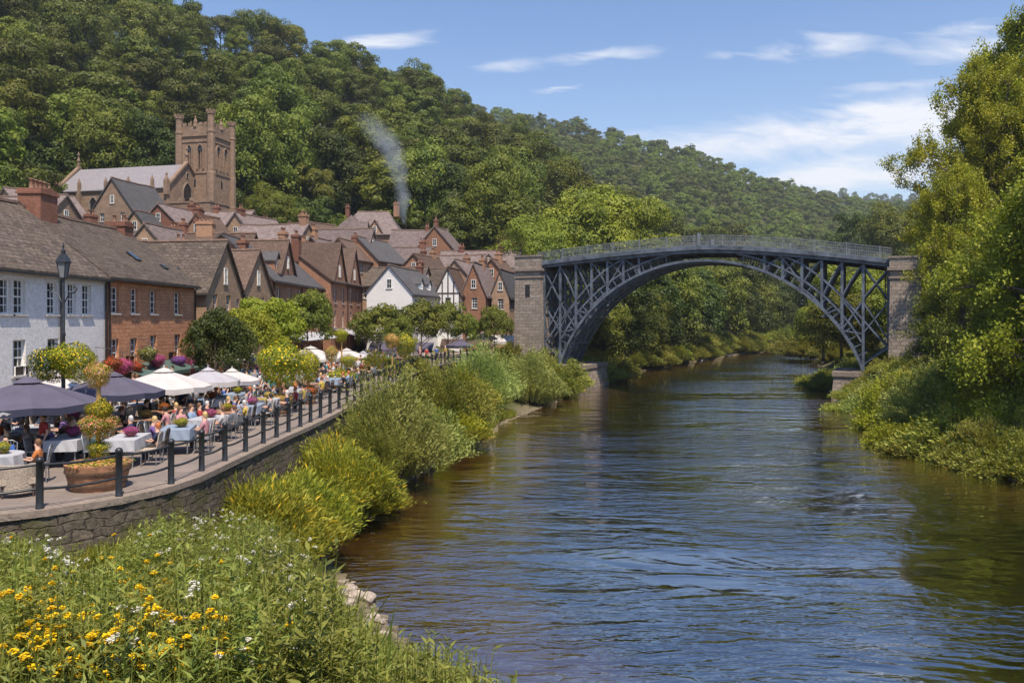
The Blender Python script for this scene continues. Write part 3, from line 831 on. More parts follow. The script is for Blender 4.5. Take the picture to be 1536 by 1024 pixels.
def rib_plane(t, first):
    # main rib (deep), middle arc, bars between
    main = MB(); P = arc_pts(0.0, 0.0, SPAN, 48)
    for a, b in zip(P[:-1], P[1:]):
        main.bar(BP(a[0], t, a[1]), BP(b[0], t, b[1]), 0.26, 0.34, up=AY)
    child_world(main.build('main_rib', M_IRON), br)
    mids = [MB(), MB()]; P = arc_pts(0.95, 0.2, SPAN - 0.2, 60)
    P = [p for p in P if p[1] < deck_z(p[0]) - 0.55]
    for a, b in zip(P[:-1], P[1:]):
        if abs(a[0] - b[0]) < 2: mids[a[0] > SPAN / 2].bar(BP(a[0], t, a[1]), BP(b[0], t, b[1]), 0.17, 0.2, up=AY)
    # short radial struts joining main rib and middle rib
    P2 = arc_pts(0.1, 0.5, SPAN - 0.5, 44); P3 = arc_pts(0.95, 0.5, SPAN - 0.5, 44)
    for a in P2:
        rx = (a[0] - SPAN / 2); rz = a[1] - CZ; L_ = math.hypot(rx, rz)
        b = (a[0] + rx / L_ * 0.85, a[1] + rz / L_ * 0.85)
        if b[1] < deck_z(b[0]) - 0.62:
            mids[a[0] > SPAN / 2].bar(BP(a[0], t, a[1]), BP(b[0], t, b[1]), 0.09, 0.09, up=AY)
    for midr in mids: child_world(midr.build('middle_rib', M_IRON), br)
    # spandrel: outer arc, uprights, crossing braces
    for side in (0, 1):
        sp = MB()
        mir = (lambda s: s) if side == 0 else (lambda s: SPAN - s)
        ab = SA + 0.12 if side == 0 else SPAN - (SB - 0.12)
        ups = [ab, 0.05, 1.9, 3.7, 5.5, 7.3, 9.0]
        def base(s):
            if s < 0: return 4.6 if side == 0 else 4.2
            return arch_z(s)
        dz = lambda s: deck_z(mir(s)) - 0.55
        for i, s in enumerate(ups):
            zb = base(s) if s >= 0.04 else (4.6)
            if i == 1: zb = 2.6
            sp.bar(BP(mir(s), t, zb), BP(mir(s), t, dz(s)), 0.24, 0.24, up=AY)
        # outer arc from the abutment up to the deck
        pts = []
        for k in range(20):
            f = k / 19
            s = ab + (8.6 - ab) * f
            z = 4.9 + (dz(8.6) - 4.9) * math.sin(f * math.pi / 2 * 0.98) ** 1.05
            pts.append((s, z))
        for a, b in zip(pts[:-1], pts[1:]):
            sp.bar(BP(mir(a[0]), t, a[1]), BP(mir(b[0]), t, b[1]), 0.17, 0.2, up=AY)
        # braces: crossing pairs per bay, each ending on an upright
        def seg(s0, z0, s1, z1, bend=0.0):
            n = 5 if bend else 1
            q = []
            for k in range(n + 1):
                f = k / n
                q.append((s0 + (s1 - s0) * f, z0 + (z1 - z0) * f + bend * 4 * f * (1 - f)))
            for a, b in zip(q[:-1], q[1:]):
                sp.bar(BP(mir(a[0]), t, a[1]), BP(mir(b[0]), t, b[1]), 0.13, 0.15, up=AY)
        seg(ab, dz(ab) - 0.2, 0.05, 9.6); seg(0.05, dz(0) - 0.2, ab, 9.4)
        seg(ab, 9.2, 0.05, 6.3); seg(0.05, 9.2, ab, 5.6); seg(ab, 5.0, 0.05, 3.3)
        seg(0.05, dz(0) - 0.1, 1.9, 9.7, 0.3); seg(1.9, dz(2) - 0.1, 3.7, 9.6, 0.25); seg(0.05, 9.4, 1.9, 6.6)
        seg(0.05, 6.2, 1.9, 6.5, 0.0); seg(1.9, 9.4, 0.05, 6.6, 0.2)
        seg(3.7, dz(3.7) - 0.1, 5.5, 10.9, 0.3); seg(3.7, 8.9, 5.5, 10.6, 0.1); seg(1.9, 8.6, 3.7, 7.8, 0.15)
        seg(5.5, dz(5.5) - 0.1, 7.3, 12.0, 0.2); seg(7.3, dz(7.3) - 0.1, 9.0, 12.6, 0.12); seg(5.5, 11.0, 7.3, dz(7.3) - 0.2)
        child_world(sp.build('spandrel_frame', M_IRON), br)
for i, t in enumerate(planes):
    rib_plane(t, i == 0)
# cross ties between the rib planes
cr = MB()
for s in list(np.arange(1.0, SPAN, 1.9)):
    z = arch_z(s)
    cr.bar(BP(s, 0.0, z), BP(s, BW, z), 0.14, 0.14)
    z2 = min(z + 0.95, deck_z(s) - 0.6)
    cr.bar(BP(s, 0.0, z2), BP(s, BW, z2), 0.10, 0.10)
for s in (SA + 0.15, 0.05, 1.9, 3.7, 5.5):
    for mm in (lambda q: q, lambda q: SPAN - q):
        for z in (5.5, 8.2, 10.8, 12.4):
            if z > (arch_z(max(s, 0)) if s > 0 else 3): cr.bar(BP(mm(s), 0.0, z), BP(mm(s), BW, z), 0.12, 0.12)
        cr.bar(BP(mm(s), 0.0, 9), BP(mm(s), BW, 12.2), 0.09, 0.09); cr.bar(BP(mm(s), BW, 9), BP(mm(s), 0, 12.2), 0.09, 0.09)
child_world(cr.build('cross_ties', M_IRON), br)
# deck with edge beam
dk = MB(); ed = MB(); ed2 = MB()
ss = np.linspace(SA - 3.2, SB + 3.4, 60)
for a, b in zip(ss[:-1], ss[1:]):
    za, zb = deck_z(a), deck_z(b)
    for (mbx, t0, t1, d0_, d1_) in ((dk, -0.45, BW + 0.45, -0.22, 0.02), (ed, -0.30, -0.05, -0.62, -0.23), (ed2, BW + 0.05, BW + 0.3, -0.62, -0.23), (ed, -0.55, -0.455, -0.30, 0.10), (ed2, BW + 0.455, BW + 0.55, -0.30, 0.10)):
        v8 = [BP(a, t0, za + d0_), BP(b, t0, zb + d0_), BP(b, t1, zb + d0_), BP(a, t1, za + d0_), BP(a, t0, za + d1_), BP(b, t0, zb + d1_), BP(b, t1, zb + d1_), BP(a, t1, za + d1_)]
        mbx.add(v8, [(0, 3, 2, 1), (4, 5, 6, 7), (0, 1, 5, 4), (2, 3, 7, 6)])
child_world(dk.build('deck', M_DECK), br)
child_world(ed.build('edge_beam', M_IRON), br); child_world(ed2.build('edge_beam', M_IRON), br)
for t in (-0.35, BW + 0.35):
    rm = MB()
    step = 0.16; S_ = np.arange(SA - 0.4, SB + 0.2, step)
    for i, s in enumerate(S_):
        z = deck_z(s)
        big = i % 18 == 0
        rm.bar(BP(s, t, z), BP(s, t, z + (1.28 if big else 1.12)), 0.11 if big else 0.030, 0.11 if big else 0.030, up=AY)
        if i < len(S_) - 1:
            s2 = S_[i + 1]; z2 = deck_z(s2)
            for hgt, th in ((1.15, 0.08), (0.95, 0.03), (0.62, 0.03), (0.14, 0.045)):
                rm.bar(BP(s, t, z + hgt), BP(s2, t, z2 + hgt), th, th, up=AY)
            if i % 2 == 0 and i < len(S_) - 2:
                s3 = S_[i + 2]; z3 = deck_z(s3)
                rm.bar(BP(s, t, z + 0.62), BP(s3, t, z3 + 0.95), 0.022, 0.022, up=AY); rm.bar(BP(s, t, z + 0.95), BP(s3, t, z3 + 0.62), 0.022, 0.022, up=AY)
    rr = rm.build('railing', M_RAIL); child_world(rr, br)
for t in (-0.35, BW + 0.35):
    cp_ = MB(); cz_ = deck_z(SPAN / 2)
    cp_.obox(BP(SPAN / 2, t, cz_ + 0.7), AX * 0.16, AY * 0.12, Vector((0, 0, 0.72)))
    child_world(cp_.build('crown_post', M_RAIL), br)

def abutment(label, s_face, dirn, wid):
    """masonry tower; face towards the arch at s_face, running away from the river"""
    a = empty('bridge_abutment', BP(s_face, 0, 0))
    tag(a, label, 'abutment', 'stone bridge abutments')
    s0, s1 = sorted((s_face, s_face + dirn * wid))
    zt = deck_z(s_face) + 0.05; ph = 0.6 if dirn < 0 else 0.12
    b = MB()
    def blk(mbx, sa, sb, ta, tb, za, zb, taper=0.0):
        v = []
        for z, k in ((za, taper), (zb, 0.0)):
            v += [BP(sa - k, ta - k, z), BP(sb + k, ta - k, z), BP(sb + k, tb + k, z), BP(sa - k, tb + k, z)]
        mbx.add(v, [(0, 3, 2, 1), (4, 5, 6, 7), (0, 1, 5, 4), (1, 2, 6, 5), (2, 3, 7, 6), (3, 0, 4, 7)])
    blk(b, s0, s1, -0.9, BW + 0.9, 0.5, zt - 1.0, 0.22)
    child_world(b.build('masonry', M_ABUT), a)
    # the niche is a flat dark plate, painted as the shade of a recess
    c = MB()
    blk(c, s0 - 0.25, s1 + 0.25, -1.15, BW + 1.15, zt - 0.997, zt - 0.70)
    blk(c, s0 - 0.12, s1 + 0.12, -1.02, BW + 1.02, zt - 1.75, zt - 1.55)
    child_world(c.build('cornice', M_COPE), a)
    for ta in (-1.0, BW + 0.55):
        p = MB()
        blk(p, s0 - 0.06, s1 + 0.06, ta, ta + 0.45, zt - 0.697, zt + ph)
        blk(p, s0 - 0.16, s1 + 0.16, ta - 0.1, ta + 0.55, zt + ph - .003, zt + ph + .18)
        child_world(p.build('parapet', M_ABUT), a)
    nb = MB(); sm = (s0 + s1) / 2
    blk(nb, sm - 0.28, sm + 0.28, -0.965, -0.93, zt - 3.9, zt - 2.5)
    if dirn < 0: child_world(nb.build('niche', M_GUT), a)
    return a
abutment('pale stone abutment tower at the town end of the bridge', SA, -1, 3.0)
abutment('stone abutment tower half hidden by the yellow green tree', SB, 1, 2.5)
for (lab, sc, w0, w1) in (('low stone pier under the bridge foot beside the town bank', 0.9, -1.6, 2.2), ('low stone pier under the bridge foot beside the tree bank', SPAN - 0.6, -2.0, 1.3)):
    m_ = MB()
    v = []
    for z, k in ((-1.5, 0.35), (2.15, 0.0)):
        v += [BP(sc + w0 - k, -0.6 - k, z), BP(sc + w1 + k, -0.6 - k, z), BP(sc + w1 + k, BW + 0.6 + k, z), BP(sc + w0 - k, BW + 0.6 + k, z)]
    m_.add(v, [(0, 3, 2, 1), (4, 5, 6, 7), (0, 1, 5, 4), (1, 2, 6, 5), (2, 3, 7, 6), (3, 0, 4, 7)])
    pe = empty('stone_pier', BP(sc, 0, 0)); tag(pe, lab, 'pier', 'stone piers under the arch')
    child_world(m_.build('masonry', M_ABUT), pe)
    c_ = MB(); v = []
    for z in (2.153, 2.6):
        v += [BP(sc + w0 - 0.15, -0.75, z), BP(sc + w1 + 0.15, -0.75, z), BP(sc + w1 + 0.15, BW + 0.75, z), BP(sc + w0 - 0.15, BW + 0.75, z)]
    c_.add(v, [(0, 3, 2, 1), (4, 5, 6, 7), (0, 1, 5, 4), (1, 2, 6, 5), (2, 3, 7, 6), (3, 0, 4, 7)])
    child_world(c_.build('cap', M_COPE), pe)
# ---------------------------------------------------------------- buildings
WINC = {}
def window_meshes(w, h, nx, ny, sash, framecol):
    key = (round(w, 2), round(h, 2), nx, ny, sash, framecol)
    if key in WINC: return WINC[key]
    t = 0.055 if w > 0.5 else 0.04
    f = MB()
    # local: x along the wall, y outward is negative, opening centre at origin bottom
    f.box(-w / 2, -w / 2 + t, 0.0, 0.06, 0, h); f.box(w / 2 - t, w / 2, 0.0, 0.06, 0, h)
    f.box(-w / 2 + t, w / 2 - t, 0.0, 0.06, 0, t); f.box(-w / 2 + t, w / 2 - t, 0.0, 0.06, h - t, h)
    if sash: f.box(-w / 2 + t, w / 2 - t, -0.01, 0.055, h / 2 - 0.025, h / 2 + 0.025)
    b = 0.028
    for i in range(1, nx):
        x = -w / 2 + w * i / nx; f.box(x - b / 2, x + b / 2, 0.004, 0.05, t, h - t)
    for j in range(1, ny):
        z = h * j / ny
        if sash and abs(z - h / 2) < 0.05: continue
        f.box(-w / 2 + t, w / 2 - t, 0.008, 0.046, z - b / 2, z + b / 2)
    p = MB(); p.box(-w / 2 + 0.01, w / 2 - 0.01, 0.03, 0.045, 0.01, h - 0.01)
    s = MB(); s.box(-w / 2 - 0.09, w / 2 + 0.09, -0.09, 0.02, -0.09, -0.004)
    r = (f.mesh('window', framecol), p.mesh('pane', M_PANE), s.mesh('sill', M_CILL))
    WINC[key] = r
    return r

def add_window(parent, face_m, u, z, w, h, nx=2, ny=4, sash=True, depth=0.14, sill=True, frame=None):
    """face_m: matrix of the wall face (x along, -y outward)"""
    fm, pmx, sm = window_meshes(w, h, nx, ny, sash, frame or M_WOODW)
    o = link('window', fm, parent)
    o.matrix_local = face_m @ Matrix.Translation((u, depth, z))
    link('pane', pmx, o)
    if sill:
        s = link('sill', sm, o); s.location = (0, -depth, 0)
    return o

def face_mats(L, Wd):
    return {'S': (Matrix.Translation((0, -Wd / 2, 0)), L), 'N': (Matrix.Translation((0, Wd / 2, 0)) @ Matrix.Rotation(math.pi, 4, 'Z'), L),
            'E': (Matrix.Translation((L / 2, 0, 0)) @ Matrix.Rotation(math.pi / 2, 4, 'Z'), Wd), 'W': (Matrix.Translation((-L / 2, 0, 0)) @ Matrix.Rotation(-math.pi / 2, 4, 'Z'), Wd)}

def wall_face(mb, M, L, z0, z1, holes, depth=0.26, mi=0):
    us_ = sorted({-L / 2, L / 2, *[h[0] - h[2] / 2 for h in holes], *[h[0] + h[2] / 2 for h in holes]})
    zs_ = sorted({z0, z1, *[h[1] for h in holes], *[h[1] + h[3] for h in holes]})
    for a, b in zip(us_[:-1], us_[1:]):
        for c, d in zip(zs_[:-1], zs_[1:]):
            cu, cz = (a + b) / 2, (c + d) / 2
            if any(abs(cu - h[0]) < h[2] / 2 and h[1] < cz < h[1] + h[3] for h in holes): continue
            mb.add([M @ Vector(p) for p in ((a, 0, c), (b, 0, c), (b, 0, d), (a, 0, d))], [(0, 1, 2, 3)], mi)
    for (u, z, w, h) in [x[:4] for x in holes]:
        a, b, c, d = u - w / 2, u + w / 2, z, z + h
        for q in (((a, 0, c), (a, depth, c), (a, depth, d), (a, 0, d)), ((b, 0, c), (b, 0, d), (b, depth, d), (b, depth, c)),
                  ((a, 0, d), (a, depth, d), (b, depth, d), (b, 0, d)), ((a, 0, c), (b, 0, c), (b, depth, c), (a, depth, c)), ((a, depth, c), (b, depth, c), (b, depth, d), (a, depth, d))):
            mb.add([M @ Vector(p) for p in q], [(0, 1, 2, 3)], mi)

def house(label, x, y, rot, L, Wd, zg, eave, ridge, wall, roof, wins=None, auto=('S', 'E', 'W'), chim=(), dorm=(), gwin=True, over=0.28, group=None, name='stone_house', floors=None,
          skyl=(), pipes=(), timber=None, cat='house', hip=0.0, doors=(), gables=(), ww=0.75, wh=1.35, nx=2, ny=4, gap=2.3, pot=2, framecol=None):
    rng = random.Random(hash((round(x, 1), round(y, 1))) & 0xffff)
    h = empty(name, (x, y, zg), rad(rot))
    tag(h, label, cat, group)
    E = eave - zg; R = ridge - zg
    FM = face_mats(L, Wd)
    wins = dict(wins or {})
    nfl = floors or max(1, int((E - 1.0) / 2.7))
    for s in auto:
        if s in wins: continue
        ln = FM[s][1]
        n = max(1, int((ln - 0.8) / gap))
        lst = []
        for k in range(nfl):
            zt = E - 0.55 - 2.65 * k - wh
            if zt < 0.6: break
            for i in range(n):
                lst.append(((i + 0.5) * ln / n - ln / 2 + rng.uniform(-.15, .15), zt, ww, wh))
        wins[s] = lst
    mb = MB()
    for s in 'SNEW':
        M, ln = FM[s]
        holes = wins.get(s, [])
        wall_face(mb, M, ln, -2.0, E, list(holes) + [d[1:] for d in doors if d[0] == s])
        if s in 'EW' and not hip:
            mb.add([M @ Vector(p) for p in ((-ln / 2, 0, E), (ln / 2, 0, E), (0, 0, R))], [(0, 1, 2)])
    mats = [wall]
    link('wall', mb.mesh('wall', mats), h)
    for s, lst in wins.items():
        for (u, z, w, hh) in lst:
            add_window(h, FM[s][0], u, z, w, hh, nx, ny, frame=framecol)
    for (s, u, z, w, hh) in doors:
        dm = MB().box(-w / 2, w / 2, 0.10, 0.15, 0, hh).mesh('door', M_TIMBER)
        o = link('door', dm, h); o.matrix_local = FM[s][0] @ Matrix.Translation((u, 0, z))
    if gwin and not hip:
        for s in 'EW':
            hh = min(1.1, (R - E) * 0.4)
            if hh > 0.5 and s in auto:
                o = add_window(h, FM[s][0], 0, E + (R - E) * 0.18, 0.62, hh, 2, 2, False, depth=-0.065)
    # roof: two pitched slabs, sagging slightly, plus ridge tiles
    rf = MB()
    th = 0.13
    pitch = math.atan2(R - E, Wd / 2)
    oe = over
    n = max(2, int(L / 1.5))
    hw = Wd / 2 + oe; ez = E - oe * math.tan(pitch)
    lift = th / math.cos(pitch)
    xsR = [(-L / 2 - over * 0.7) + (L + over * 1.4) * i / n for i in range(n + 1)]
    sag = lambda q: -0.10 * math.sin(math.pi * (q / L + 0.5)) * min(1, L / 10) + 0.025 * math.sin(q * 2.1 + x)
    hx = hip
    for sgn in (-1, 1):
        rows_ = 4
        for i in range(n):
            a, b = xsR[i], xsR[i + 1]
            for k in range(rows_):
                f0, f1 = k / rows_, (k + 1) / rows_
                def pt(q, f, top):
                    qq = q
                    if hip:
                        lim = L / 2 + over * 0.7 - hx * f
                        qq = max(-lim, min(lim, q))
                    z = ez + (R - ez) * f + (sag(qq) * f) + (lift if top else 0)
                    if f == 0 and not top: z += 0.0
                    return (qq, sgn * hw * (1 - f), z)
                v = [pt(a, f0, 1), pt(b, f0, 1), pt(b, f1, 1), pt(a, f1, 1)]
                if sgn > 0: v = v[::-1]
                rf.add(v, [(0, 1, 2, 3)])
                w_ = [pt(a, f0, 0), pt(b, f0, 0), pt(b, f1, 0), pt(a, f1, 0)]
                if sgn < 0: w_ = w_[::-1]
                rf.add(w_, [(0, 1, 2, 3)])
            v = [(a, sgn * hw, ez), (b, sgn * hw, ez), (b, sgn * hw, ez + lift), (a, sgn * hw, ez + lift)]
            if sgn > 0: v = v[::-1]
            rf.add(v, [(0, 1, 2, 3)])
        if not hip:
            for e, xx in ((0, xsR[0]), (1, xsR[-1])):
                v = [(xx, sgn * hw, ez), (xx, sgn * hw, ez + lift), (xx, 0, R + lift), (xx, 0, R)]
                if (sgn > 0) == (e == 0): v = v[::-1]
                rf.add(v, [(0, 1, 2, 3)])
    if hip:
        for e in (-1, 1):
            x0 = e * (L / 2 + over * 0.7); x1 = e * (L / 2 + over * 0.7 - hx)
            v = [(x0, -hw, ez + lift), (x0, hw, ez + lift), (x1, 0, R + lift)]
            if e < 0: v = v[::-1]
            rf.add(v, [(0, 1, 2)])
    ro = link('roof', rf.mesh('roof', roof), h)
    rg = MB()
    for i in range(n):
        a, b = xsR[i], xsR[i + 1]
        if hip: a = max(a, -(L / 2 - hx)); b = min(b, L / 2 - hx)
        if b <= a: continue
        rg.bar((a, 0, R + lift + sag(a) + 0.02), (b, 0, R + lift + sag(b) + 0.02), 0.30, 0.13)
    link('ridge', rg.mesh('ridge', M_RIDGE), ro)
    # gutters
    for sgn in (-1, 1):
        gt = MB()
        gt.bar((xsR[0], sgn * (hw + 0.05), ez + 0.02), (xsR[-1], sgn * (hw + 0.05), ez + 0.02), 0.12, 0.10)
        link('gutter', gt.mesh('gutter', M_GUT), h)
    for (s, u) in pipes:
        M, ln = FM[s]
        pp = MB(); pp.tube([M @ Vector((u, -0.09, -0.5)), M @ Vector((u, -0.09, E - 0.35)), M @ Vector((u, -0.3, ez - zg + zg - 0.02 if False else E - 0.12))], 0.055, 6)
        link('downpipe', pp.mesh('downpipe', M_GUT), h)
    # chimneys (on or near the ridge)
    for c in chim:
        cx, cy, cw, cd, chh = c[:5]
        cm = c[5] if len(c) > 5 else M_DBRICK
        npot = c[6] if len(c) > 6 else pot
        top = R + chh
        cb = MB()
        base_z = R - abs(cy) / (Wd / 2) * (R - E) - 0.9
        cb.box(cx - cw / 2, cx + cw / 2, cy - cd / 2, cy + cd / 2, base_z, top - 0.28)
        cb.box(cx - cw / 2 - 0.07, cx + cw / 2 + 0.07, cy - cd / 2 - 0.07, cy + cd / 2 + 0.07, top - 0.277, top - 0.16)
        cb.box(cx - cw / 2 - 0.02, cx + cw / 2 + 0.02, cy - cd / 2 - 0.02, cy + cd / 2 + 0.02, top - 0.157, top)
        co_ = link('chimney', cb.mesh('chimney', cm), ro)
        for k in range(npot):
            along_x = cw >= cd
            o = (k + 0.5) / npot - 0.5
            px_ = cx + (o * cw if along_x else 0); py_ = cy + (0 if along_x else o * cd)
            pz = MB().lathe([(0.14, 0), (0.11, 0.05), (0.095, 0.42), (0.125, 0.44), (0.125, 0.5), (0.08, 0.5), (0.08, 0.3)], 10)
            if 'chimney_pot' not in WINC: WINC['chimney_pot'] = pz.mesh('chimney_pot', M_POT)
            q = link('chimney_pot', WINC['chimney_pot'], co_); q.location = (px_, py_, top)
    # skylights
    for (s, u, f, w, hh) in skyl:
        sg = -1 if s == 'S' else 1
        zz = ez + (R - ez) * f + lift + 0.01
        yy_ = sg * hw * (1 - f)
        slope = Vector((0, -sg * math.cos(pitch), math.sin(pitch)))
        nn = Vector((0, sg * math.sin(pitch), math.cos(pitch)))
        fr = MB().obox(Vector((u, yy_, zz)) + nn * 0.03, Vector((w / 2 + .05, 0, 0)), slope * (hh / 2 + .05), nn * 0.03)
        so = link('skylight', fr.mesh('skylight', M_GUT), ro)
        gl = MB().obox(Vector((u, yy_, zz)) + nn * 0.065, Vector((w / 2, 0, 0)), slope * hh / 2, nn * 0.008)
        link('pane', gl.mesh('pane', M_SKYL), so)
    # dormers: small gabled windows out of the slope
    for (s, u, f, w, dh) in dorm:
        sg = -1 if s == 'S' else 1
        y0 = sg * hw * (1 - f)
        z0 = ez + (R - ez) * f
        yb = sg * max(0.1, abs(y0) - (dh + w * 0.5) / math.tan(pitch) - 0.1)
        d = MB()
        rise = w * 0.5
        d.add([(u - w / 2, y0, z0), (u + w / 2, y0, z0), (u + w / 2, y0, z0 + dh), (u, y0, z0 + dh + rise), (u - w / 2, y0, z0 + dh)], [(0, 1, 2, 3, 4) if sg < 0 else (4, 3, 2, 1, 0)], 0)
        for e in (-1, 1):
            v = [(u + e * w / 2, y0, z0), (u + e * w / 2, y0, z0 + dh), (u + e * w / 2, yb, z0 + dh), (u + e * w / 2, yb, z0)]
            if (e * sg) > 0: v = v[::-1]
            d.add(v, [(0, 1, 2, 3)], 0)
            o_ = 0.16
            v = [(u + e * (w / 2 + o_), y0 + sg * o_, z0 + dh - o_), (u, y0 + sg * o_, z0 + dh + rise), (u, yb, z0 + dh + rise), (u + e * (w / 2 + o_), yb, z0 + dh - o_)]
            v2 = [Vector(p) + Vector((0, 0, 0.1)) for p in v]
            d.add(v + v2, [(0, 1, 2, 3), (7, 6, 5, 4), (0, 4, 5, 1), (0, 3, 7, 4), (1, 5, 6, 2)], 1)
        do = link('dormer', d.mesh('dormer', [wall if wall is not M_SAND else M_WOODW, roof]), h)
        M = Matrix.Translation((u, y0, 0)) if sg < 0 else Matrix.Translation((u, y0, 0)) @ Matrix.Rotation(math.pi, 4, 'Z')
        fm, pmx, sm = window_meshes(w * 0.66, dh * 0.85, 2, 2, False, M_WOODW)
        wo = link('window', fm, do); wo.matrix_local = M @ Matrix.Translation((0, -0.065, z0 + dh * 0.14))
    # cross gables standing on the long side
    for (s, u, gw, gr) in gables:
        sg = -1 if s == 'S' else 1
        y0 = sg * (Wd / 2 + 0.02)
        yb = sg * 0.1
        g = MB()
        v = [(u - gw / 2, y0, E - 0.05), (u + gw / 2, y0, E - 0.05), (u, y0, E + gr)]
        g.add(v if sg < 0 else v[::-1], [(0, 1, 2)], 0)
        for e in (-1, 1):
            o_ = 0.22; k = gr / (gw / 2)
            a = [(u + e * (gw / 2 + o_), y0 + sg * o_, E - o_ * k), (u, y0 + sg * o_, E + gr), (u, yb, E + gr), (u + e * (gw / 2 + o_), yb, E - o_ * k)]
            b_ = [Vector(p) + Vector((0, 0, 0.14)) for p in a]
            g.add(a + b_, [(0, 1, 2, 3), (7, 6, 5, 4), (0, 4, 5, 1), (0, 3, 7, 4)], 1)
        go = link('gable', g.mesh('gable', [wall, roof]), h)
        M = Matrix.Translation((u, y0, 0)) if sg < 0 else Matrix.Translation((u, y0, 0)) @ Matrix.Rotation(math.pi, 4, 'Z')
        fm, pmx, sm = window_meshes(0.7, min(1.3, gr * 0.45), 2, 3, False, M_WOODW)
        wo = link('window', fm, go); wo.matrix_local = M @ Matrix.Translation((0, -0.065, E + gr * 0.12)); link('pane', pmx, wo)
    if timber:
        for s in timber:
            M, ln = FM[s]
            tb = MB()
            for i in range(int(ln / 0.8) + 1):
                u = -ln / 2 + 0.1 + i * (ln - 0.2) / int(ln / 0.8)
                if s in 'EW':
                    zt_ = E + (R - E) * (1 - abs(u) / (ln / 2)) - 0.15
                else: zt_ = E
                tb.add([M @ Vector(p) for p in ((u - .08, -0.03, E - 2.6), (u + .08, -0.03, E - 2.6), (u + .08, -0.03, zt_), (u - .08, -0.03, zt_), (u - .08, 0.01, E - 2.6), (u + .08, 0.01, E - 2.6), (u + .08, 0.01, zt_), (u - .08, 0.01, zt_))],
                       [(0, 1, 2, 3), (0, 3, 7, 4), (1, 5, 6, 2)])
            for z in (E - 2.6, E - 0.1):
                tb.add([M @ Vector(p) for p in ((-ln / 2, -0.035, z), (ln / 2, -0.035, z), (ln / 2, -0.035, z + .18), (-ln / 2, -0.035, z + .18))], [(0, 1, 2, 3)])
            link('timber_frame', tb.mesh('timber_frame', M_TIMBER), h)
    return h

def dy(px): return 20.0 / (768 - px) * F      # depth of a pixel column on the street front plane x=-20
PL = 3.5
# --- the waterfront row
R1c, R1L = 29.6, 19.2
def sw(px, z, w, h, yc):      # window on a front at x=-20 seen at pixel column px
    return (dy(px) - yc, z - PL, w, h)
house('long white rendered house at the near end of the waterfront row', -24.4, R1c, 90, R1L, 8.8, PL, 9.6, 13.1, M_WHITE, M_SLATE,
      wins={'S': [sw(8, 7.75, .8, 1.38, R1c), sw(29, 7.75, .85, 1.4, R1c), sw(78, 7.75, .8, 1.4, R1c), sw(108, 7.75, .7, 1.4, R1c), sw(130, 7.75, .8, 1.4, R1c), sw(29, 5.25, .85, 1.45, R1c), sw(80, 5.25, .85, 1.45, R1c), sw(-60, 7.75, .8, 1.4, R1c)], 'E': [], 'W': []},
      chim=[(R1L / 2 + 1.3, -0.3, 1.5, 1.15, 1.0, M_DBRICK, 4)], auto=(), gwin=False, pipes=[('S', R1L / 2 - 0.12), ('S', 5.6)], ny=4, nx=3, doors=[('S', 3.0, 0.02, 1.0, 2.1)], name='white_house',
      skyl=[], over=0.25)
R2c, R2L = 44.75, 10.9
house('orange brown sandstone house with slate roof beside the near white house', -24.4, R2c, 90, R2L, 8.8, PL, 9.7, 13.0, M_SAND, M_SLATE,
      wins={'S': [sw(172.5, 7.85, .8, 1.32, R2c), sw(201.5, 7.85, .8, 1.32, R2c), sw(230, 7.85, .8, 1.32, R2c), sw(266, 7.85, .85, 1.32, R2c), sw(172.5, 5.15, .8, 1.4, R2c), sw(200.5, 5.15, .8, 1.4, R2c), sw(230, 5.15, .8, 1.5, R2c), sw(266, 5.15, .85, 1.5, R2c)], 'E': [], 'W': []},
      chim=[(R2L / 2 - 0.7, 0, 1.1, 1.2, 0.55, M_DBRICK, 2)], auto=(), gwin=False, pipes=[('S', -R2L / 2 + 0.12), ('S', R2L / 2 - 0.1)], doors=[('S', -3.0, 0.02, 1.0, 2.1), ('S', 2.2, 0.02, 1.1, 2.1)],
      name='sandstone_house', skyl=[('S', 0.9, 0.42, 0.45, 0.7), ('S', 3.6, .3, .35, .35)])
house('low lean outbuilding with slate roof in the gap after the sandstone house', -25.6, 51.3, 0, 8.6, 2.4, PL, 7.6, 9.4, M_TIMBER, M_SLATE, auto=(), gwin=False, name='outbuilding', cat='outbuilding', wins={'E': [(-.5, 1.8, .35, 1.8), (.3, 1.8, .35, 1.8)]})
house('brown stone house with tall gable to the river and big slate roof', -24.2, 55.6, 0, 8.4, 6.9, PL, 9.4, 12.9, M_STONE, M_SLATE, auto=('E',), gwin=True,
      wins={'E': [(-1.9, 4.35, .75, 1.4), (0.6, 4.35, .8, 1.4), (2.5, 4.35, .6, 1.2), (-1.9, 1.2, .8, 1.5), (1.4, 1.2, .8, 1.5)]}, name='gabled_house', pipes=[('E', 3.3)], skyl=[('S', 1.6, .35, .5, .9)])
house('pale stone gabled house with white attic window right of the slate gable', -23.6, 62.8, 0, 7.2, 7.2, PL, 9.7, 12.9, M_STONE, M_TILE, auto=('E',), gwin=True, name='gabled_house',
      wins={'E': [(-1.6, 4.6, .7, 1.25), (1.2, 4.6, .7, 1.25), (-1.6, 1.0, .8, 1.4)]}, chim=[(-2.5, 0, .8, .8, .9)])
house('long brown stone house with two white dormers on its dark roof', -24.2, 75.2, 90, 17.4, 8.4, PL, 10.9, 14.6, M_BRICK, M_DSLATE, dorm=[('S', -4.5, 0.25, 1.3, 1.2), ('S', -1.6, 0.25, 1.3, 1.2)], auto=('S', 'W'), pipes=[('S', -8.5), ('S', 0.4), ('S', 8.5)],
      chim=[(-8.0, -1.5, .9, .7, -0.4), (8, 0, 1.0, 1.0, 1.0)], name='brick_house', gap=3.0, ww=.85, wh=1.5)
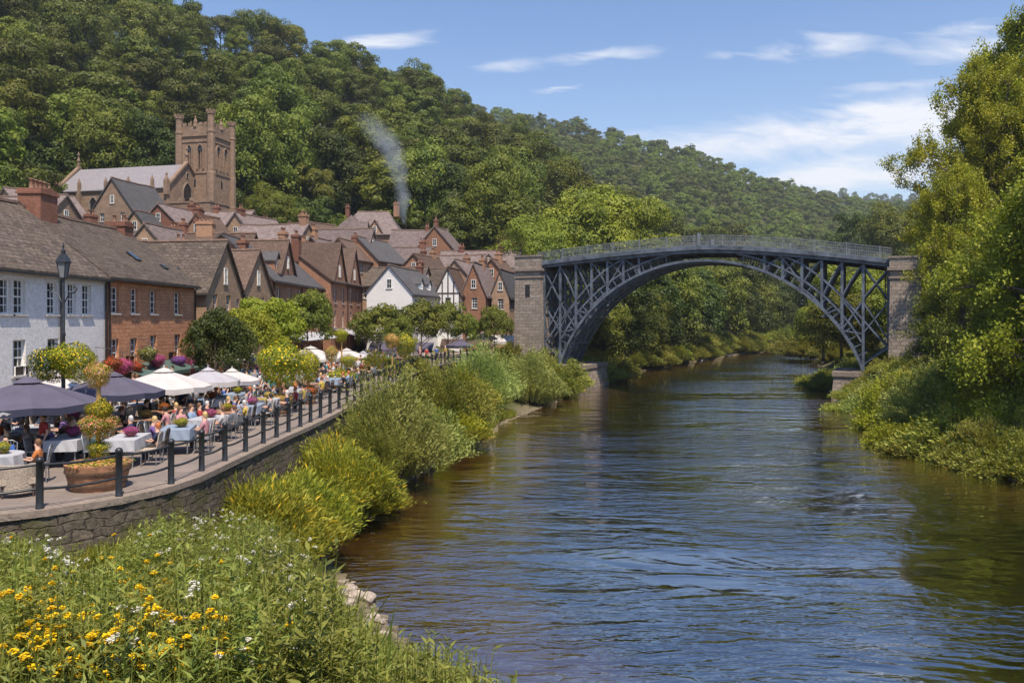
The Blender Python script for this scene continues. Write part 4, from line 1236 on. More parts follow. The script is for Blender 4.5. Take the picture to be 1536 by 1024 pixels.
house('three storey red brick house with two steep cross gables', -23.6, 91.4, 88, 14.6, 9.5, PL, 11.7, 15.3, M_BRICK, M_TILE, gables=[('S', -3.6, 5.6, 4.2), ('S', 3.4, 5.8, 4.2)], auto=('S',), pipes=[('S', -0.1), ('S', 7.1)],
      chim=[(-7, -1, 1.0, .8, 1.2), (0.2, 0.4, 1.2, .8, 1.4, M_OBRICK, 3)], name='brick_house', gap=2.9, ww=.9, wh=1.8)
# white gabled house at the bend
a0 = Vector((-16.8, 92.6, 0)); a1 = Vector((-11.55, 91.5, 0)); dirf = (a1 - a0); wf = dirf.length; dirf.normalize(); dirb = Vector((-dirf.y, dirf.x, 0))
cw_ = (a0 + a1) / 2 + dirb * 6.0
house('white rendered house with bright gable facing the river bend', cw_.x, cw_.y, 90 + math.degrees(math.atan2(dirf.y, dirf.x)), 12.0, wf + 0.2, PL, 10.6, 13.7, M_WHITE, M_DSLATE,
      wins={'W': [(-1.25, 3.9, 1.0, 1.35), (1.25, 3.9, 1.0, 1.35), (-1.25, 1.2, 1.0, 1.4), (1.25, 1.2, 1.0, 1.4), ], 'S': [(-4.2, 3.9, .9, 1.3), (-1.2, 3.9, .9, 1.3), (1.8, 3.9, .9, 1.3), (-4, 1.2, .9, 1.3)]},
      auto=('W',), dorm=[('S', -1.5, .22, 1.2, .9), ('S', 1.6, .22, 1.2, .9)], name='white_house', framecol=M_WOODW, chim=[(5, 0, .8, .8, .8)])
# gabled houses towards the bridge
def gable_front(label, pxa, pxb, d, depth, eave, ridge, wall, roof, turn=-12, **kw):
    A = W(pxa, 480, d); B = W(pxb, 480, d)
    w = (B - A).length
    c = (A + B) / 2; r = rad(turn)
    f = Vector((math.sin(-r), math.cos(r), 0))
    cc = Vector((c.x, c.y, 0)) + f * depth / 2
    return house(label, cc.x, cc.y, 90 + turn, depth, w, PL, eave, ridge, wall, roof, **kw)
gable_front('narrow half timbered gable house right of the white gable', 653, 691, 101, 9, 10.9, 14.0, M_WHITE, M_TILE, timber='W', auto=('W', 'S'), name='timbered_house', gwin=False)
gable_front('brick gable house with dark roof left of the cream gable', 692, 729, 101.5, 9, 10.9, 14.6, M_BRICK, M_SLATE2, auto=('W', 'S'), name='brick_house', chim=[(0, 0, 1, .7, 1.0, M_OBRICK)])
gable_front('small cream fronted gable house next to the bridge abutment', 737, 764, 103, 9, 10.8, 13.8, M_STONE, M_DSLATE, auto=('W', 'S'), name='gabled_house')

# --- houses climbing the slope behind: pixel of ridge centre, depth, size, turn, look
UP = [
 # px, py, d, L, W, rot, rise, wallh, wall, roof, chimneys, label
 (267, 313, 104, 8, 5.6, 78, 2.6, 7, M_DBRICK, M_SLATE2, [(3, 0, .8, .8, 1)], 'dark red brick gable house in front of the church tower foot'),
 (200, 276, 112, 8, 6.2, 75, 4.0, 9, M_CHURCH, M_DSLATE, [], 'tall stone gabled hall in front of the church nave'),
 (250, 343, 84, 9, 6, 2, 2.4, 5, M_STONE, M_SLATE2, [(3.2, 0, .8, .8, 1.0)], 'low mauve roofed house below the church hall'),
 (160, 340, 82, 8, 6, -8, 2.2, 5, M_STONE, M_SLATE, [(-2, 0, 1.0, .8, 1.0), (2.5, 0, 1.0, .8, .8)], 'old house with two brick chimneys peeping over the sandstone house roof'),
 (15, 296, 80, 12, 7, -6, 3.0, 6, M_STONE, M_SLATE2, [(4, 0, .8, .8, .8)], 'grey slate house high behind the near white house'),
 (312, 326, 98, 5, 4.2, 80, 2.6, 6, M_OBRICK, M_TILE, [(-2.2, 0, .8, .8, .9)], 'small orange gable house with a chimney right of the dark red gable'),
 (333, 352, 74, 6, 5, 0, 2.2, 5, M_BRICK, M_TILE, [(-1.5, 0, 1.5, .9, 1.2, M_OBRICK, 4)], 'brick house whose big chimney carries four pots above the slate gable'),
 (365, 362, 73, 8, 6.5, 4, 3.0, 6, M_BRICK, M_TILE, [], 'red tiled roof house directly behind the two river gables'),
 (384, 326, 105, 8, 6, 70, 3.4, 6, M_STONE, M_SLATE2, [(-3, 0, .8, .8, .8)], 'steep mauve roofed gable house below the hillside wood'),
 (412, 338, 98, 9, 7, -14, 3.2, 6, M_STONE, M_SLATE2, [(4, 0, .9, .8, 1.2, M_OBRICK)], 'broad mauve slate house with an orange end chimney'),
 (398, 342, 118, 8, 6, 20, 3.0, 6, M_OBRICK, M_TILE, [(0, 0, .9, .9, 1.4, M_OBRICK)], 'orange house with one tall stack at the wood edge'),
 (440, 378, 92, 8, 6.4, 0, 3.0, 6, M_STONE, M_SLATE, [], 'brown slate roof house behind the pair of dormers'),
 (450, 352, 104, 7, 5.5, 78, 2.8, 6, M_STONE, M_SLATE2, [(-2.8, 0, .9, .7, .9, M_OBRICK)], 'small gable house with mauve roof left of the orange chimney house'),
 (476, 336, 116, 7, 5.6, 60, 3.2, 7, M_OBRICK, M_TILE, [(-3, 0, .9, .8, 1.0, M_OBRICK)], 'orange brick gable house with a chimney on its front gable'),
 (482, 360, 100, 6, 5, 80, 2.8, 6, M_DBRICK, M_SLATE2, [(-2, .2, .9, .9, 1.3, M_OBRICK, 3)], 'dark brick house with pale roof behind the steep cross gables'),
 (512, 345, 112, 9, 6, -4, 3.0, 6, M_STONE, M_SLATE2, [], 'cream stone house with wide slate roof below the big hall roof'),
 (523, 362, 106, 6, 5, 76, 2.6, 6, M_STONE, M_TILE, [(2, 0, .8, .8, .9)], 'narrow stone gable house under the big hall roof'),
 (560, 318, 142, 11, 9, -2, 4.4, 7, M_OBRICK, M_SLATE2, [(-4.6, 0, .7, .7, 1.0), (4.2, 0, 1.0, .8, 1.6, M_OBRICK)], 'large manor with hipped mauve roof at the top of the town'),
 (528, 324, 138, 6, 7, 84, 3.8, 7, M_OBRICK, M_SLATE2, [], 'gabled wing left of the large hipped manor roof'),
 (558, 360, 112, 9, 6.6, 72, 3.2, 8, M_OBRICK, M_DSLATE, [], 'orange brick house with broad plain gable above the white house'),
 (630, 346, 130, 9, 7, -3, 3.6, 7, M_OBRICK, M_SLATE2, [(1.2, 0, .6, .6, .7)], 'long mauve slate house right of the smoking chimney'),
 (662, 344, 127, 7, 6.2, 78, 3.6, 8, M_BRICK, M_SLATE2, [(-2.8, 0, .6, .6, 1.2)], 'brick gable end house at the right of the upper terrace'),
 (604, 372, 118, 9, 6, -6, 2.6, 7, M_OBRICK, M_SLATE2, [(3, 0, .8, .8, 1.0)], 'low brick house between the orange gable and upper terrace'),
 (640, 385, 112, 8, 5.5, 70, 2.6, 7, M_OBRICK, M_TILE, [(2, 0, .9, .7, .9, M_OBRICK)], 'orange brick gable house behind the white house roof'),
 (676, 384, 116, 10, 6, -6, 2.8, 7, M_OBRICK, M_SLATE2, [(-4, 0, .8, .8, .8)], 'mauve slate terrace house behind the half timbered gable'),
 (722, 377, 120, 12, 6, -8, 2.6, 7, M_STONE, M_SLATE2, [(-3, 0, .8, .8, .8), (3, 0, .8, .8, .8)], 'long low roof with two stacks highest near the bridge'),
 (700, 394, 110, 10, 6, -8, 2.6, 7, M_STONE, M_SLATE2, [(0, 0, .8, .8, .8, M_OBRICK)], 'pale slate roof house behind the brick gable near the bridge'),
 (748, 392, 112, 6, 5, 72, 2.8, 7, M_BRICK, M_TILE, [(0, 0, .9, .9, 1.2, M_OBRICK, 3)], 'red brick house with thick chimney nearest the bridge'),
 (592, 402, 106, 9, 6, -10, 2.4, 6, M_STONE, M_SLATE, [(3.5, 0, .8, .8, .8)], 'brown slate roof house right behind the white gable'),
 (628, 404, 108, 8, 6, -12, 2.6, 6, M_STONE, M_SLATE, [], 'sandy slate roof house behind the white house dormers'),
 (290, 352, 88, 7, 5, 5, 2.0, 5, M_STONE, M_SLATE2, [(-2, 0, 1.0, .8, .9, M_DBRICK, 3)], 'low house with a row of pots behind the long slate gable roof'),
 (228, 322, 100, 6, 5, -5, 2.0, 5, M_STONE, M_DSLATE, [(2, 0, .7, .7, .8)], 'dark slate cottage squeezed left of the dark red gable'),
 (60, 290, 96, 8, 6, 60, 2.6, 5, M_STONE, M_SLATE2, [], 'grey roofed cottage below the left end of the church nave'),
 (345, 318, 112, 7, 6, -10, 2.6, 6, M_STONE, M_SLATE2, [(-2, 0, .8, .8, .8)], 'pale roofed cottage right below the church tower'),
 (430, 366, 88, 7, 5, 84, 2.6, 6, M_BRICK, M_TILE, [(-1, 0, 1.0, .8, 1.2, M_OBRICK, 3)], 'brick gable house with triple pots left of the brown slate roof'),
]
for (px, py, d, L, Wd, rot, rise, wh_, wm, rm_, ch, lab) in UP:
    p = W(px, py, d)
    ridge = p.z; eave = ridge - rise
    zg = min(H1(p.x, p.y), eave - 3.0) - 0.3
    hip = 3.0 if 'hipped' in lab else 0
    if abs(rot) < 16 and not any(k in lab for k in ('manor', 'terrace', 'long', 'wide', 'broad', 'white')) and int(px) % 2 == 0:
        rot += 80; L, Wd = max(L * .85, 6), min(Wd, 5.6); rise = max(rise, Wd * .55); eave = ridge - rise
    house(lab, p.x, p.y, rot, L, Wd, zg, eave, ridge, wm, rm_, chim=ch, auto=('S', 'E', 'W'), floors=2, hip=hip,
          group='houses climbing the slope behind the waterfront row', gap=2.2, ww=0.7, wh=1.15, nx=2, ny=2, name='hillside_house',
          gables=[('S', -2.6, 3.0, 2.4), ('S', 1.2, 3.0, 2.4)] if 'manor' in lab else [], dorm=[('S', 1.5, .3, 1.1, .8)] if 'long mauve' in lab or 'long low' in lab else ())

# ---------------------------------------------------------------- church
def arch_panel(mb, M, u, z, w, h, y=-0.03, mi=0, n=8):
    """pointed arch plate at height z on face matrix M"""
    pts = [(u - w / 2, y, z), (u + w / 2, y, z)]
    hs = h - w * 0.85
    R = w
    for k in range(n + 1):
        a = math.acos(0.5) * k / n
        pts.append((u - w / 2 + R * math.cos(a), y, z + hs + R * math.sin(a) * 0.98))
    for k in range(n - 1, -1, -1):
        a = math.acos(0.5) * k / n
        pts.append((u + w / 2 - R * math.cos(a), y, z + hs + R * math.sin(a) * 0.98))
    mb.add([M @ Vector(p) for p in pts], [tuple(range(len(pts)))], mi)
    return pts
def arch_trim(mb, M, u, z, w, h, t=0.16, pr=0.10, mi=0):
    hs = h - w * 0.85
    P = [(u + w / 2, z)] + [(u - w / 2 + w * math.cos(math.acos(.5) * k / 6), z + hs + w * math.sin(math.acos(.5) * k / 6) * .98) for k in range(7)]
    Q = [(2 * u - a, b) for a, b in P][::-1]
    pts = P + Q[1:]
    for a, b in zip(pts[:-1], pts[1:]):
        mb.bar(M @ Vector((a[0], -pr / 2, a[1])), M @ Vector((b[0], -pr / 2, b[1])), t, pr + 0.1, up=(M.to_3x3() @ Vector((0, 1, 0))), mi=mi)

def church():
    rot = rad(-13.3)
    c = empty('stone_church', (-60.6, 127.0, 20.0), rot)
    tag(c, 'sandstone church with pale slate nave roof and battlemented square tower', 'church')
    L, Wd, E, R = 20.0, 9.6, 7.6, 11.7
    FM = face_mats(L, Wd)
    mb = MB()
    for s in 'SNEW':
        M, ln = FM[s]
        wall_face(mb, M, ln, -4, E, [])
        if s in 'EW': mb.add([M @ Vector(p) for p in ((-ln / 2, 0, E), (ln / 2, 0, E), (0, 0, R + .35))], [(0, 1, 2)])
    # buttresses with small pinnacles along the nave
    for u in (-9.2, -5.4, -0.6, 3.4, 7.6):
        mb.box(u - .3, u + .3, -Wd / 2 - .55, -Wd / 2, -4, E - .4)
        mb.box(u - .2, u + .2, -Wd / 2 - .42, -Wd / 2 - .02, E - .397, E + 1.1)
        mb.lathe([(0.28, E + 1.1), (0.0, E + 1.9)], 4, (u, -Wd / 2 - .22, 0), smooth=False, phase=math.pi / 4)
    link('nave_wall', mb.mesh('nave_wall', M_CHURCH), c)
    for (sd, u, z, ww_, hh_) in (('S', -7.4, 3.2, 1.5, 3.3), ('S', -3.0, 3.2, 1.5, 3.3), ('S', 1.2, 3.2, 1.5, 3.3), ('S', 5.4, 3.2, 1.5, 3.3), ('E', 0, 4.4, 2.2, 4.6), ('E', 0, 9.6, .6, 1.0)):
        w = MB(); tr = MB(); M, ln = FM[sd]
        arch_panel(w, M, u, z, ww_, hh_); arch_trim(tr, M, u, z, ww_, hh_, .16 if ww_ > 1 else .1)
        wo = link('nave_window', w.mesh('nave_window', M_PANE), c)
        link('tracery', tr.mesh('tracery', M_COPE), wo)
    rf = MB()
    hw = Wd / 2 + .3; k = (R - E) / (Wd / 2); ez = E - .3 * k
    for sg in (-1, 1):
        v = [(-L / 2 + .3, sg * hw, ez + .16), (L / 2 - .3, sg * hw, ez + .16), (L / 2 - .3, 0, R + .16), (-L / 2 + .3, 0, R + .16)]
        b = [Vector(p) - Vector((0, 0, .16)) for p in v]
        if sg > 0: v = v[::-1]; b = b[::-1]
        rf.add(v, [(0, 1, 2, 3)]); rf.add(b, [(3, 2, 1, 0)])
        rf.add([(-L / 2 + .3, sg * hw, ez), (L / 2 - .3, sg * hw, ez), (L / 2 - .3, sg * hw, ez + .16), (-L / 2 + .3, sg * hw, ez + .16)], [(0, 1, 2, 3)])
    link('nave_roof', rf.mesh('nave_roof', M_LEAD), c)
    # gable copings with crosses
    for e in (-1, 1):
        g = MB()
        for sg in (-1, 1):
            g.bar((e * (L / 2), sg * (Wd / 2 + .35), E - .1), (e * L / 2, 0, R + .55), .6, .28)
        g.box(e * L / 2 - .16, e * L / 2 + .16, -.16, .16, R + .5, R + 1.4)
        g.lathe([(0.0, 0), (.28, .15), (.3, .4), (.12, .7), (.1, 1.1), (.26, 1.3), (.1, 1.5), (0, 1.9)], 8, (e * L / 2, 0, R + 1.3))
        for sg in (-1, 1):
            g.box(e * L / 2 - .32, e * L / 2 + .32, sg * (Wd / 2 + .1) - .32, sg * (Wd / 2 + .1) + .32, E - 1.2, E + 1.0)
            g.lathe([(0.42, E + 1.0), (0.12, E + 1.7), (.2, E + 1.9), (0, E + 2.3)], 4, (e * L / 2, sg * (Wd / 2 + .1), 0), smooth=False, phase=math.pi / 4)
        link('coping', g.mesh('coping', M_CHURCH), c)
    # low aisle / porch on the river side of the tower
    a = MB(); a.box(9.5, 19.0, -7.2, -2.6, -4, 4.6)
    a.box(9.4, 19.1, -7.3, -2.7, 4.603, 4.85)
    for u in (9.9, 11.8, 13.7, 15.6, 17.5): a.box(u, u + .9, -7.29, -7.0, 4.853, 5.35)
    link('aisle', a.mesh('aisle', M_CHURCH), c)
    MS = Matrix.Translation((14.2, -7.2, 0))
    for u in (-3.4, -1.1, 1.2, 3.5):
        aw = MB(); arch_panel(aw, MS, u, 1.3, .95, 2.3)
        link('aisle_window', aw.mesh('aisle_window', M_PANE), c)
    # tower
    T = empty('tower', (0, 0, 0), 0, c)
    tx, ty, tw = 10.2, 4.6, 5.7
    H = 17.0
    t = MB(); hw = tw / 2
    for s in 'SNEW':
        M, ln = face_mats(tw, tw)[s]
        M = Matrix.Translation((tx, ty, 0)) @ M
        holes = [(-1.15, 13.0, 1.15, 4.0), (1.15, 13.0, 1.15, 4.0)]
        us_ = [-hw, -1.725, -.575, .575, 1.725, hw]
        wall_face(t, M, ln, -4, H, [(u, 11.4, .95, 3.0) for u in (-1.0, 1.0)], depth=.5)
    to = link('tower_wall', t.mesh('tower_wall', M_CHURCH), c)
    for s in 'SNEW':
        M, ln = face_mats(tw, tw)[s]
        M = Matrix.Translation((tx, ty, 0)) @ M
        for u in (-1.0, 1.0):
            bl = MB(); tr = MB()
            arch_panel(bl, M, u, 14.3, .95, 1.0, y=-.02)
            arch_trim(tr, M, u, 11.4, 1.05, 3.95, .2, .14)
            tr.bar(M @ Vector((u, .1, 11.4)), M @ Vector((u, .1, 15.0)), .12, .2)
            for k in range(9):
                z = 11.6 + k * .32
                tr.bar(M @ Vector((u - .47, .35, z)), M @ Vector((u + .47, .35, z)), .16, .05)
            bo = link('belfry_opening', bl.mesh('belfry_opening', M_PANE), to)
            link('tracery', tr.mesh('tracery', M_CHURCH), bo)
        sl = MB(); arch_panel(sl, M, 0, 8.6, .42, 1.3)
        link('slit_window', sl.mesh('slit_window', M_PANE), to)
    for z, o, hgt in ((10.7, .12, .22), (15.7, .12, .22), (16.6, .2, .3), (6.0, .1, .2)):
        st = MB()
        for (x0, x1, y0, y1) in ((-hw - o, hw + o, -hw - o, -hw + .02), (-hw - o, hw + o, hw - .02, hw + o), (-hw - o, -hw + .02, -hw + .02, hw - .02), (hw - .02, hw + o, -hw + .02, hw - .02)):
            st.box(tx + x0, tx + x1, ty + y0, ty + y1, z, z + hgt)
        link('string_course', st.mesh('string_course', M_CHURCH), to)
    st = MB()
    # parapet with battlements
    for s in 'SNEW':
        M, ln = face_mats(tw, tw)[s]; M = Matrix.Translation((tx, ty, 0)) @ M
        st.obox(M @ Vector((0, .12, H + .55)), M.to_3x3() @ Vector((ln / 2, 0, 0)), M.to_3x3() @ Vector((0, .16, 0)), Vector((0, 0, .62)))
        for k in range(5):
            u = -ln / 2 + .95 + k * (ln - 1.9) / 4
            st.obox(M @ Vector((u, .12, H + 1.52)), M.to_3x3() @ Vector((.26, 0, 0)), M.to_3x3() @ Vector((0, .16, 0)), Vector((0, 0, .3)))
        st.lathe([(.4, H + 1.1), (.3, H + 1.8), (.36, H + 1.9), (.1, H + 2.5), (.15, H + 2.65), (0, H + 3.0)], 6, tuple((M @ Vector((0, .12, 0)))[:2]) + (0,), smooth=False)
    link('parapet', st.mesh('parapet', M_CHURCH), to)
    for i, (sx, sy) in enumerate(((-1, -1), (1, -1), (1, 1), (-1, 1))):
        q = MB()
        hh = (-.2, .3, -.3, -.3)[i]
        q.lathe([(.74, -4), (.74, 6), (.67, 6.1), (.67, 10.7), (.60, 10.9), (.60, H), (.68, H + .1), (.68, H + .4), (.54, H + .5), (.54, H + 2.6 + hh), (.66, H + 2.7 + hh), (.66, H + 3.0 + hh), (.5, H + 3.0 + hh), (.5, H + 2.8 + hh)], 8, (tx + sx * hw, ty + sy * hw, 0), smooth=False, phase=math.pi / 8)
        for k in range(8):
            a_ = k * math.pi / 4 + math.pi / 8
            q.box(tx + sx * hw + .62 * math.cos(a_) - .1, tx + sx * hw + .62 * math.cos(a_) + .1, ty + sy * hw + .62 * math.sin(a_) - .1, ty + sy * hw + .62 * math.sin(a_) + .1, H + 3.0 + hh, H + 3.4 + hh)
        link('corner_turret', q.mesh('corner_turret', M_CHURCH), to)
    bpy.data.objects.remove(T)
church()
# ---------------------------------------------------------------- vegetation
def crown_quads(rng, H, R, z0, nclump, per, leaf, squash=0.75, top=1.0, jitter=0.55, droop=0.0):
    """crown from many leaf clumps spread through an uneven egg-shaped volume between z0 and H"""
    cz = z0 + (H - z0) * 0.48; rz = (H - z0) * 0.52
    dirs = rdir(rng, nclump); dirs[:, 2] = np.where(dirs[:, 2] < -0.55, -dirs[:, 2], dirs[:, 2])
    # lobes make the outline uneven
    lob = rdir(rng, 7); amp = rng.uniform(0.1, 0.34, 7)
    bump_ = 0.80 + (np.maximum(0, dirs @ lob.T) ** 6 @ amp)
    rr = rng.uniform(0.35, 1.0, nclump) ** 0.55 * bump_
    C = dirs * rr[:, None] * np.array([R, R, rz]) + np.array([0, 0, cz])
    rc = R * rng.uniform(0.2, 0.38, nclump)
    n = (per * rng.uniform(.7, 1.3, nclump)).astype(int)
    ci = np.repeat(np.arange(nclump), n)
    m = len(ci)
    d = rdir(rng, m)
    outw = nrm(C[ci] - np.array([0, 0, cz - rz * 0.3]))
    d = nrm(d + outw * 0.55 + np.array([0, 0, 0.25]))
    P = C[ci] + d * (rc[ci] * rng.uniform(0.72, 1.08, m))[:, None] * np.array([1, 1, squash])
    N = nrm(d + rdir(rng, m) * jitter)
    D = nrm(np.cross(N, rdir(rng, m))) + np.array([0, 0, -droop])
    s = leaf * rng.uniform(0.65, 1.35, m)
    return leaf_quads(rng, P - D * (s * .5)[:, None], D, N, s, s * 0.62)

def trunk_mesh(rng, H, R, z0, r0, limbs=5):
    mb = MB()
    lean = rng.uniform(-.05, .05, 2) * H
    pts = [(lean[0] * f ** 2, lean[1] * f ** 2, -0.6 + (H * .8 + .6) * f) for f in np.linspace(0, 1, 7)]
    mb.tube(pts, [r0 * (1.35 if i == 0 else 1 - 0.13 * i) for i in range(7)], 8)
    for k in range(limbs):
        f = rng.uniform(0.3, 0.8); a = rng.uniform(0, 6.28)
        b = Vector((lean[0] * f * f, lean[1] * f * f, -0.6 + (H * .8 + .6) * f))
        L_ = R * rng.uniform(.6, .85)
        q = [b, b + Vector((math.cos(a) * L_ * .5, math.sin(a) * L_ * .5, L_ * .32)), b + Vector((math.cos(a) * L_, math.sin(a) * L_, L_ * .5))]
        mb.tube(q, [r0 * .4, r0 * .25, r0 * .08], 6)
    return mb.mesh('trunk', M_BARK)

class Tree:
    """one tree kind: trunk and crown meshes made once"""
    def __init__(s, seed, H, R, z0, leafmat, nclump=60, per=90, leaf=.4, r0=.25, **kw):
        rng = np.random.default_rng(seed)
        s.H = H
        s.crown = quads_mesh('crown', crown_quads(rng, H, R, z0, nclump, per, leaf, **kw), leafmat)
        s.trunk = trunk_mesh(rng, H, R, z0, r0)
        s.mat = leafmat
    def place(s, name, label, x, y, z, h=None, rz=0.0, cat='tree', group=None, mat=None, wide=1.0):
        k = (h or s.H) / s.H
        e = empty(name, (x, y, z), rz)
        e.scale = (k * wide, k * wide, k)
        link('trunk', s.trunk, e); c = link('crown', s.crown, e)
        if mat:
            c.material_slots[0].link = 'OBJECT'; c.material_slots[0].material = mat
        tag(e, label, cat, group)
        return e

hill_kinds = []
for i in range(6):
    hill_kinds.append(Tree(100 + i, 16 + (i % 3) * 2, 7.0 + (i % 2) * 1.2, 3.0, M_F_HILL, nclump=[34, 50, 40][i % 3], per=[300, 190, 250][i % 3], leaf=.48, r0=.35, jitter=.42))
hill_kinds.append(Tree(120, 18, 5.4, 2.0, M_F_HILL, nclump=56, per=170, leaf=.46, r0=.35, jitter=.42))

# candidate positions on the wooded slopes (jittered rings in view directions)
rng = np.random.default_rng(11)
def wood_points(d_lo, d_hi, px_lo, px_hi, spacing, seed):
    r = np.random.default_rng(seed)
    pts = []
    d = d_lo
    while d < d_hi:
        step = spacing * (d / 200) ** 0.35
        p = px_lo
        while p < px_hi:
            pp = p + r.uniform(-.4, .4) * step * F / d
            dd = d + r.uniform(-.45, .45) * step
            pts.append(((pp - 768) * dd / F, dd))
            p += step * F / d
        d += step * 0.92
    return np.array(pts)
cand = wood_points(104, 345, -60, 1560, 11.2, 3)
px = 768 + F * cand[:, 0] / cand[:, 1]
d0c = np.interp(px, D0[:, 0], D0[:, 1]); d1c = np.interp(px, SKY1[:, 0], SKY1[:, 2])
keep = (cand[:, 1] > d0c) & (cand[:, 1] < d1c + 12) & ((cand[:, 0] < xl(cand[:, 1]) - 6) | (cand[:, 0] > xr(cand[:, 1]) + 6))
cand = cand[keep]; px = px[keep]
hz = height(cand[:, 0], cand[:, 1])
# a tree is individual when the ground under it can be seen from the camera over the ones in front; nearest first
order = np.argsort(cand[:, 1])
hy = 480 - (hz + 14 - CAMZ) / cand[:, 1] * F
vis = []
horizon = {}
for i in order:
    b = int(px[i] // 12)
    top = min(horizon.get(k, 1e9) for k in (b - 1, b, b + 1)) if all(k in horizon for k in (b - 1, b, b + 1)) else 1e9
    if -30 < px[i] < 1420 and hy[i] < top - 1.5: vis.append(i)
    for k in (b - 1, b, b + 1): horizon[k] = min(horizon.get(k, 1e9), hy[i] + 6)
N_IND = 285
ind = vis[:N_IND]
rest = [i for i in order if i not in set(ind)]
ZN = [(50, 'at the left frame edge'), (120, 'above the nave left end'), (200, 'above the nave roof'), (255, 'just left of the tower'), (350, 'behind the tower'), (410, 'right of the tower'), (470, 'above the mauve gables'), (540, 'left of the smoke'), (610, 'behind the smoke'), (670, 'above the upper terrace'), (740, 'right of the smoke'), (800, 'above the left abutment'), (870, 'left of the yellow crown'), (950, 'above the yellow crown'), (1050, 'over the bridge crown'), (1500, 'beyond the river bend')]
def zone(p):
    for k, t in ZN:
        if p < k: return t
    return ZN[-1][1]
for n_, i in enumerate(ind):
    k = hill_kinds[rng.integers(len(hill_kinds))]
    x, y = cand[i]
    tone = ['broad', 'narrow'][k.H > 17.5] + [' smaller', '', ' large'][n_ % 3] + ' green'
    lvl = 'low' if hy[i] > 290 else ('below mid height' if hy[i] > 230 else ('midway' if hy[i] > 160 else ('high' if hy[i] > 90 else 'near the top')))
    light = rng.random()
    front = y < d0c[keep][i] + 12
    mat = M_F_MID if (front and light < .45) or light < .10 else None
    if mat: tone = tone.replace('green', 'bright green')
    tr_ = k.place('hillside_tree', f"{tone} tree {lvl} on the slope {zone(px[i])}", x, y, hz[i] - .8, h=k.H * (.68, .98, 1.22)[n_ % 3] * rng.uniform(.94, 1.06) * (.95 if front else 1), rz=rng.uniform(0, 6.28), group='trees on the wooded hillside', mat=mat, wide=rng.uniform(.85, 1.15))
    tr_.scale.x *= rng.uniform(.8, 1.15)

# the rest of the woods, farther than one can count: one object that scatters trees from an unlinked collection
src = bpy.data.collections.new('wood_source')
SRC = []
for i in range(6):
    r_ = np.random.default_rng(200 + i)
    q = crown_quads(r_, 15 + i % 3, 6.8, 1.5, 40, 64, .80, jitter=.4)
    o = bpy.data.objects.new(f'wood_{i}', quads_mesh('wood', q, M_F_WOOD)); src.objects.link(o)
def scatter(name, P, sc, label, source, seed=1):
    n = len(P)
    me = bpy.data.meshes.new(name)
    me.vertices.add(n); me.vertices.foreach_set('co', np.asarray(P, 'f').ravel())
    r = np.random.default_rng(seed)
    for an, arr in (('sc', sc), ('rz', r.uniform(0, 6.28, n))):
        a = me.attributes.new(an, 'FLOAT', 'POINT'); a.data.foreach_set('value', np.asarray(arr, 'f'))
    o = link(name, me)
    ng = bpy.data.node_groups.new(name, 'GeometryNodeTree')
    ng.interface.new_socket('Geometry', in_out='INPUT', socket_type='NodeSocketGeometry')
    ng.interface.new_socket('Geometry', in_out='OUTPUT', socket_type='NodeSocketGeometry')
    N = ng.nodes; Lk = ng.links
    gi = N.new('NodeGroupInput'); go = N.new('NodeGroupOutput')
    iop = N.new('GeometryNodeInstanceOnPoints'); ci = N.new('GeometryNodeCollectionInfo')
    ci.inputs[0].default_value = source; ci.inputs['Separate Children'].default_value = True; ci.inputs['Reset Children'].default_value = True
    iop.inputs['Pick Instance'].default_value = True
    rn = N.new('FunctionNodeRandomValue'); rn.data_type = 'INT'
    rn.inputs[4].default_value = 0; rn.inputs[5].default_value = len(source.objects) - 1
    a1 = N.new('GeometryNodeInputNamedAttribute'); a1.data_type = 'FLOAT'; a1.inputs[0].default_value = 'sc'
    a2 = N.new('GeometryNodeInputNamedAttribute'); a2.data_type = 'FLOAT'; a2.inputs[0].default_value = 'rz'
    cx = N.new('ShaderNodeCombineXYZ')
    er = N.new('FunctionNodeEulerToRotation')
    Lk.new(gi.outputs[0], iop.inputs['Points']); Lk.new(ci.outputs[0], iop.inputs['Instance'])
    Lk.new([s for s in rn.outputs if s.type == 'INT'][0], iop.inputs['Instance Index'])
    Lk.new(a1.outputs[0], iop.inputs['Scale']); Lk.new(a2.outputs[0], cx.inputs[2]); Lk.new(cx.outputs[0], er.inputs[0]); Lk.new(er.outputs[0], iop.inputs['Rotation'])
    Lk.new(iop.outputs[0], go.inputs[0])
    md = o.modifiers.new('scatter', 'NODES'); md.node_group = ng
    tag(o, label, 'woodland', kind='stuff')
    return o
P1 = np.array([(cand[i][0], cand[i][1], hz[i] - .8) for i in rest])
far = wood_points(300, 900, -60, 1620, 10.2, 5)
pxf = 768 + F * far[:, 0] / far[:, 1]
far = far[(far[:, 1] > np.interp(pxf, SKY1[:, 0], SKY1[:, 2]) + 12) & (far[:, 1] < np.interp(pxf, SKY2[:, 0], SKY2[:, 2]) + 25) & ((far[:, 0] < xl(far[:, 1]) - 8) | (far[:, 0] > xr(far[:, 1]) + 8) | (far[:, 1] > 420))]
far3 = wood_points(1480, 1720, 1050, 1500, 14, 6)
PF = np.vstack([P1[:, :2], far, far3])
ZF = height(PF[:, 0], PF[:, 1]) - .8
scl = rng.uniform(.85, 1.15, len(PF)); scl[len(P1) + len(far):] *= 1.3
print('individual trees', len(ind), 'wood', len(PF))
scatter('hillside_wood', np.column_stack([PF, ZF]), scl, 'dense green woodland covering the far hillsides', src)

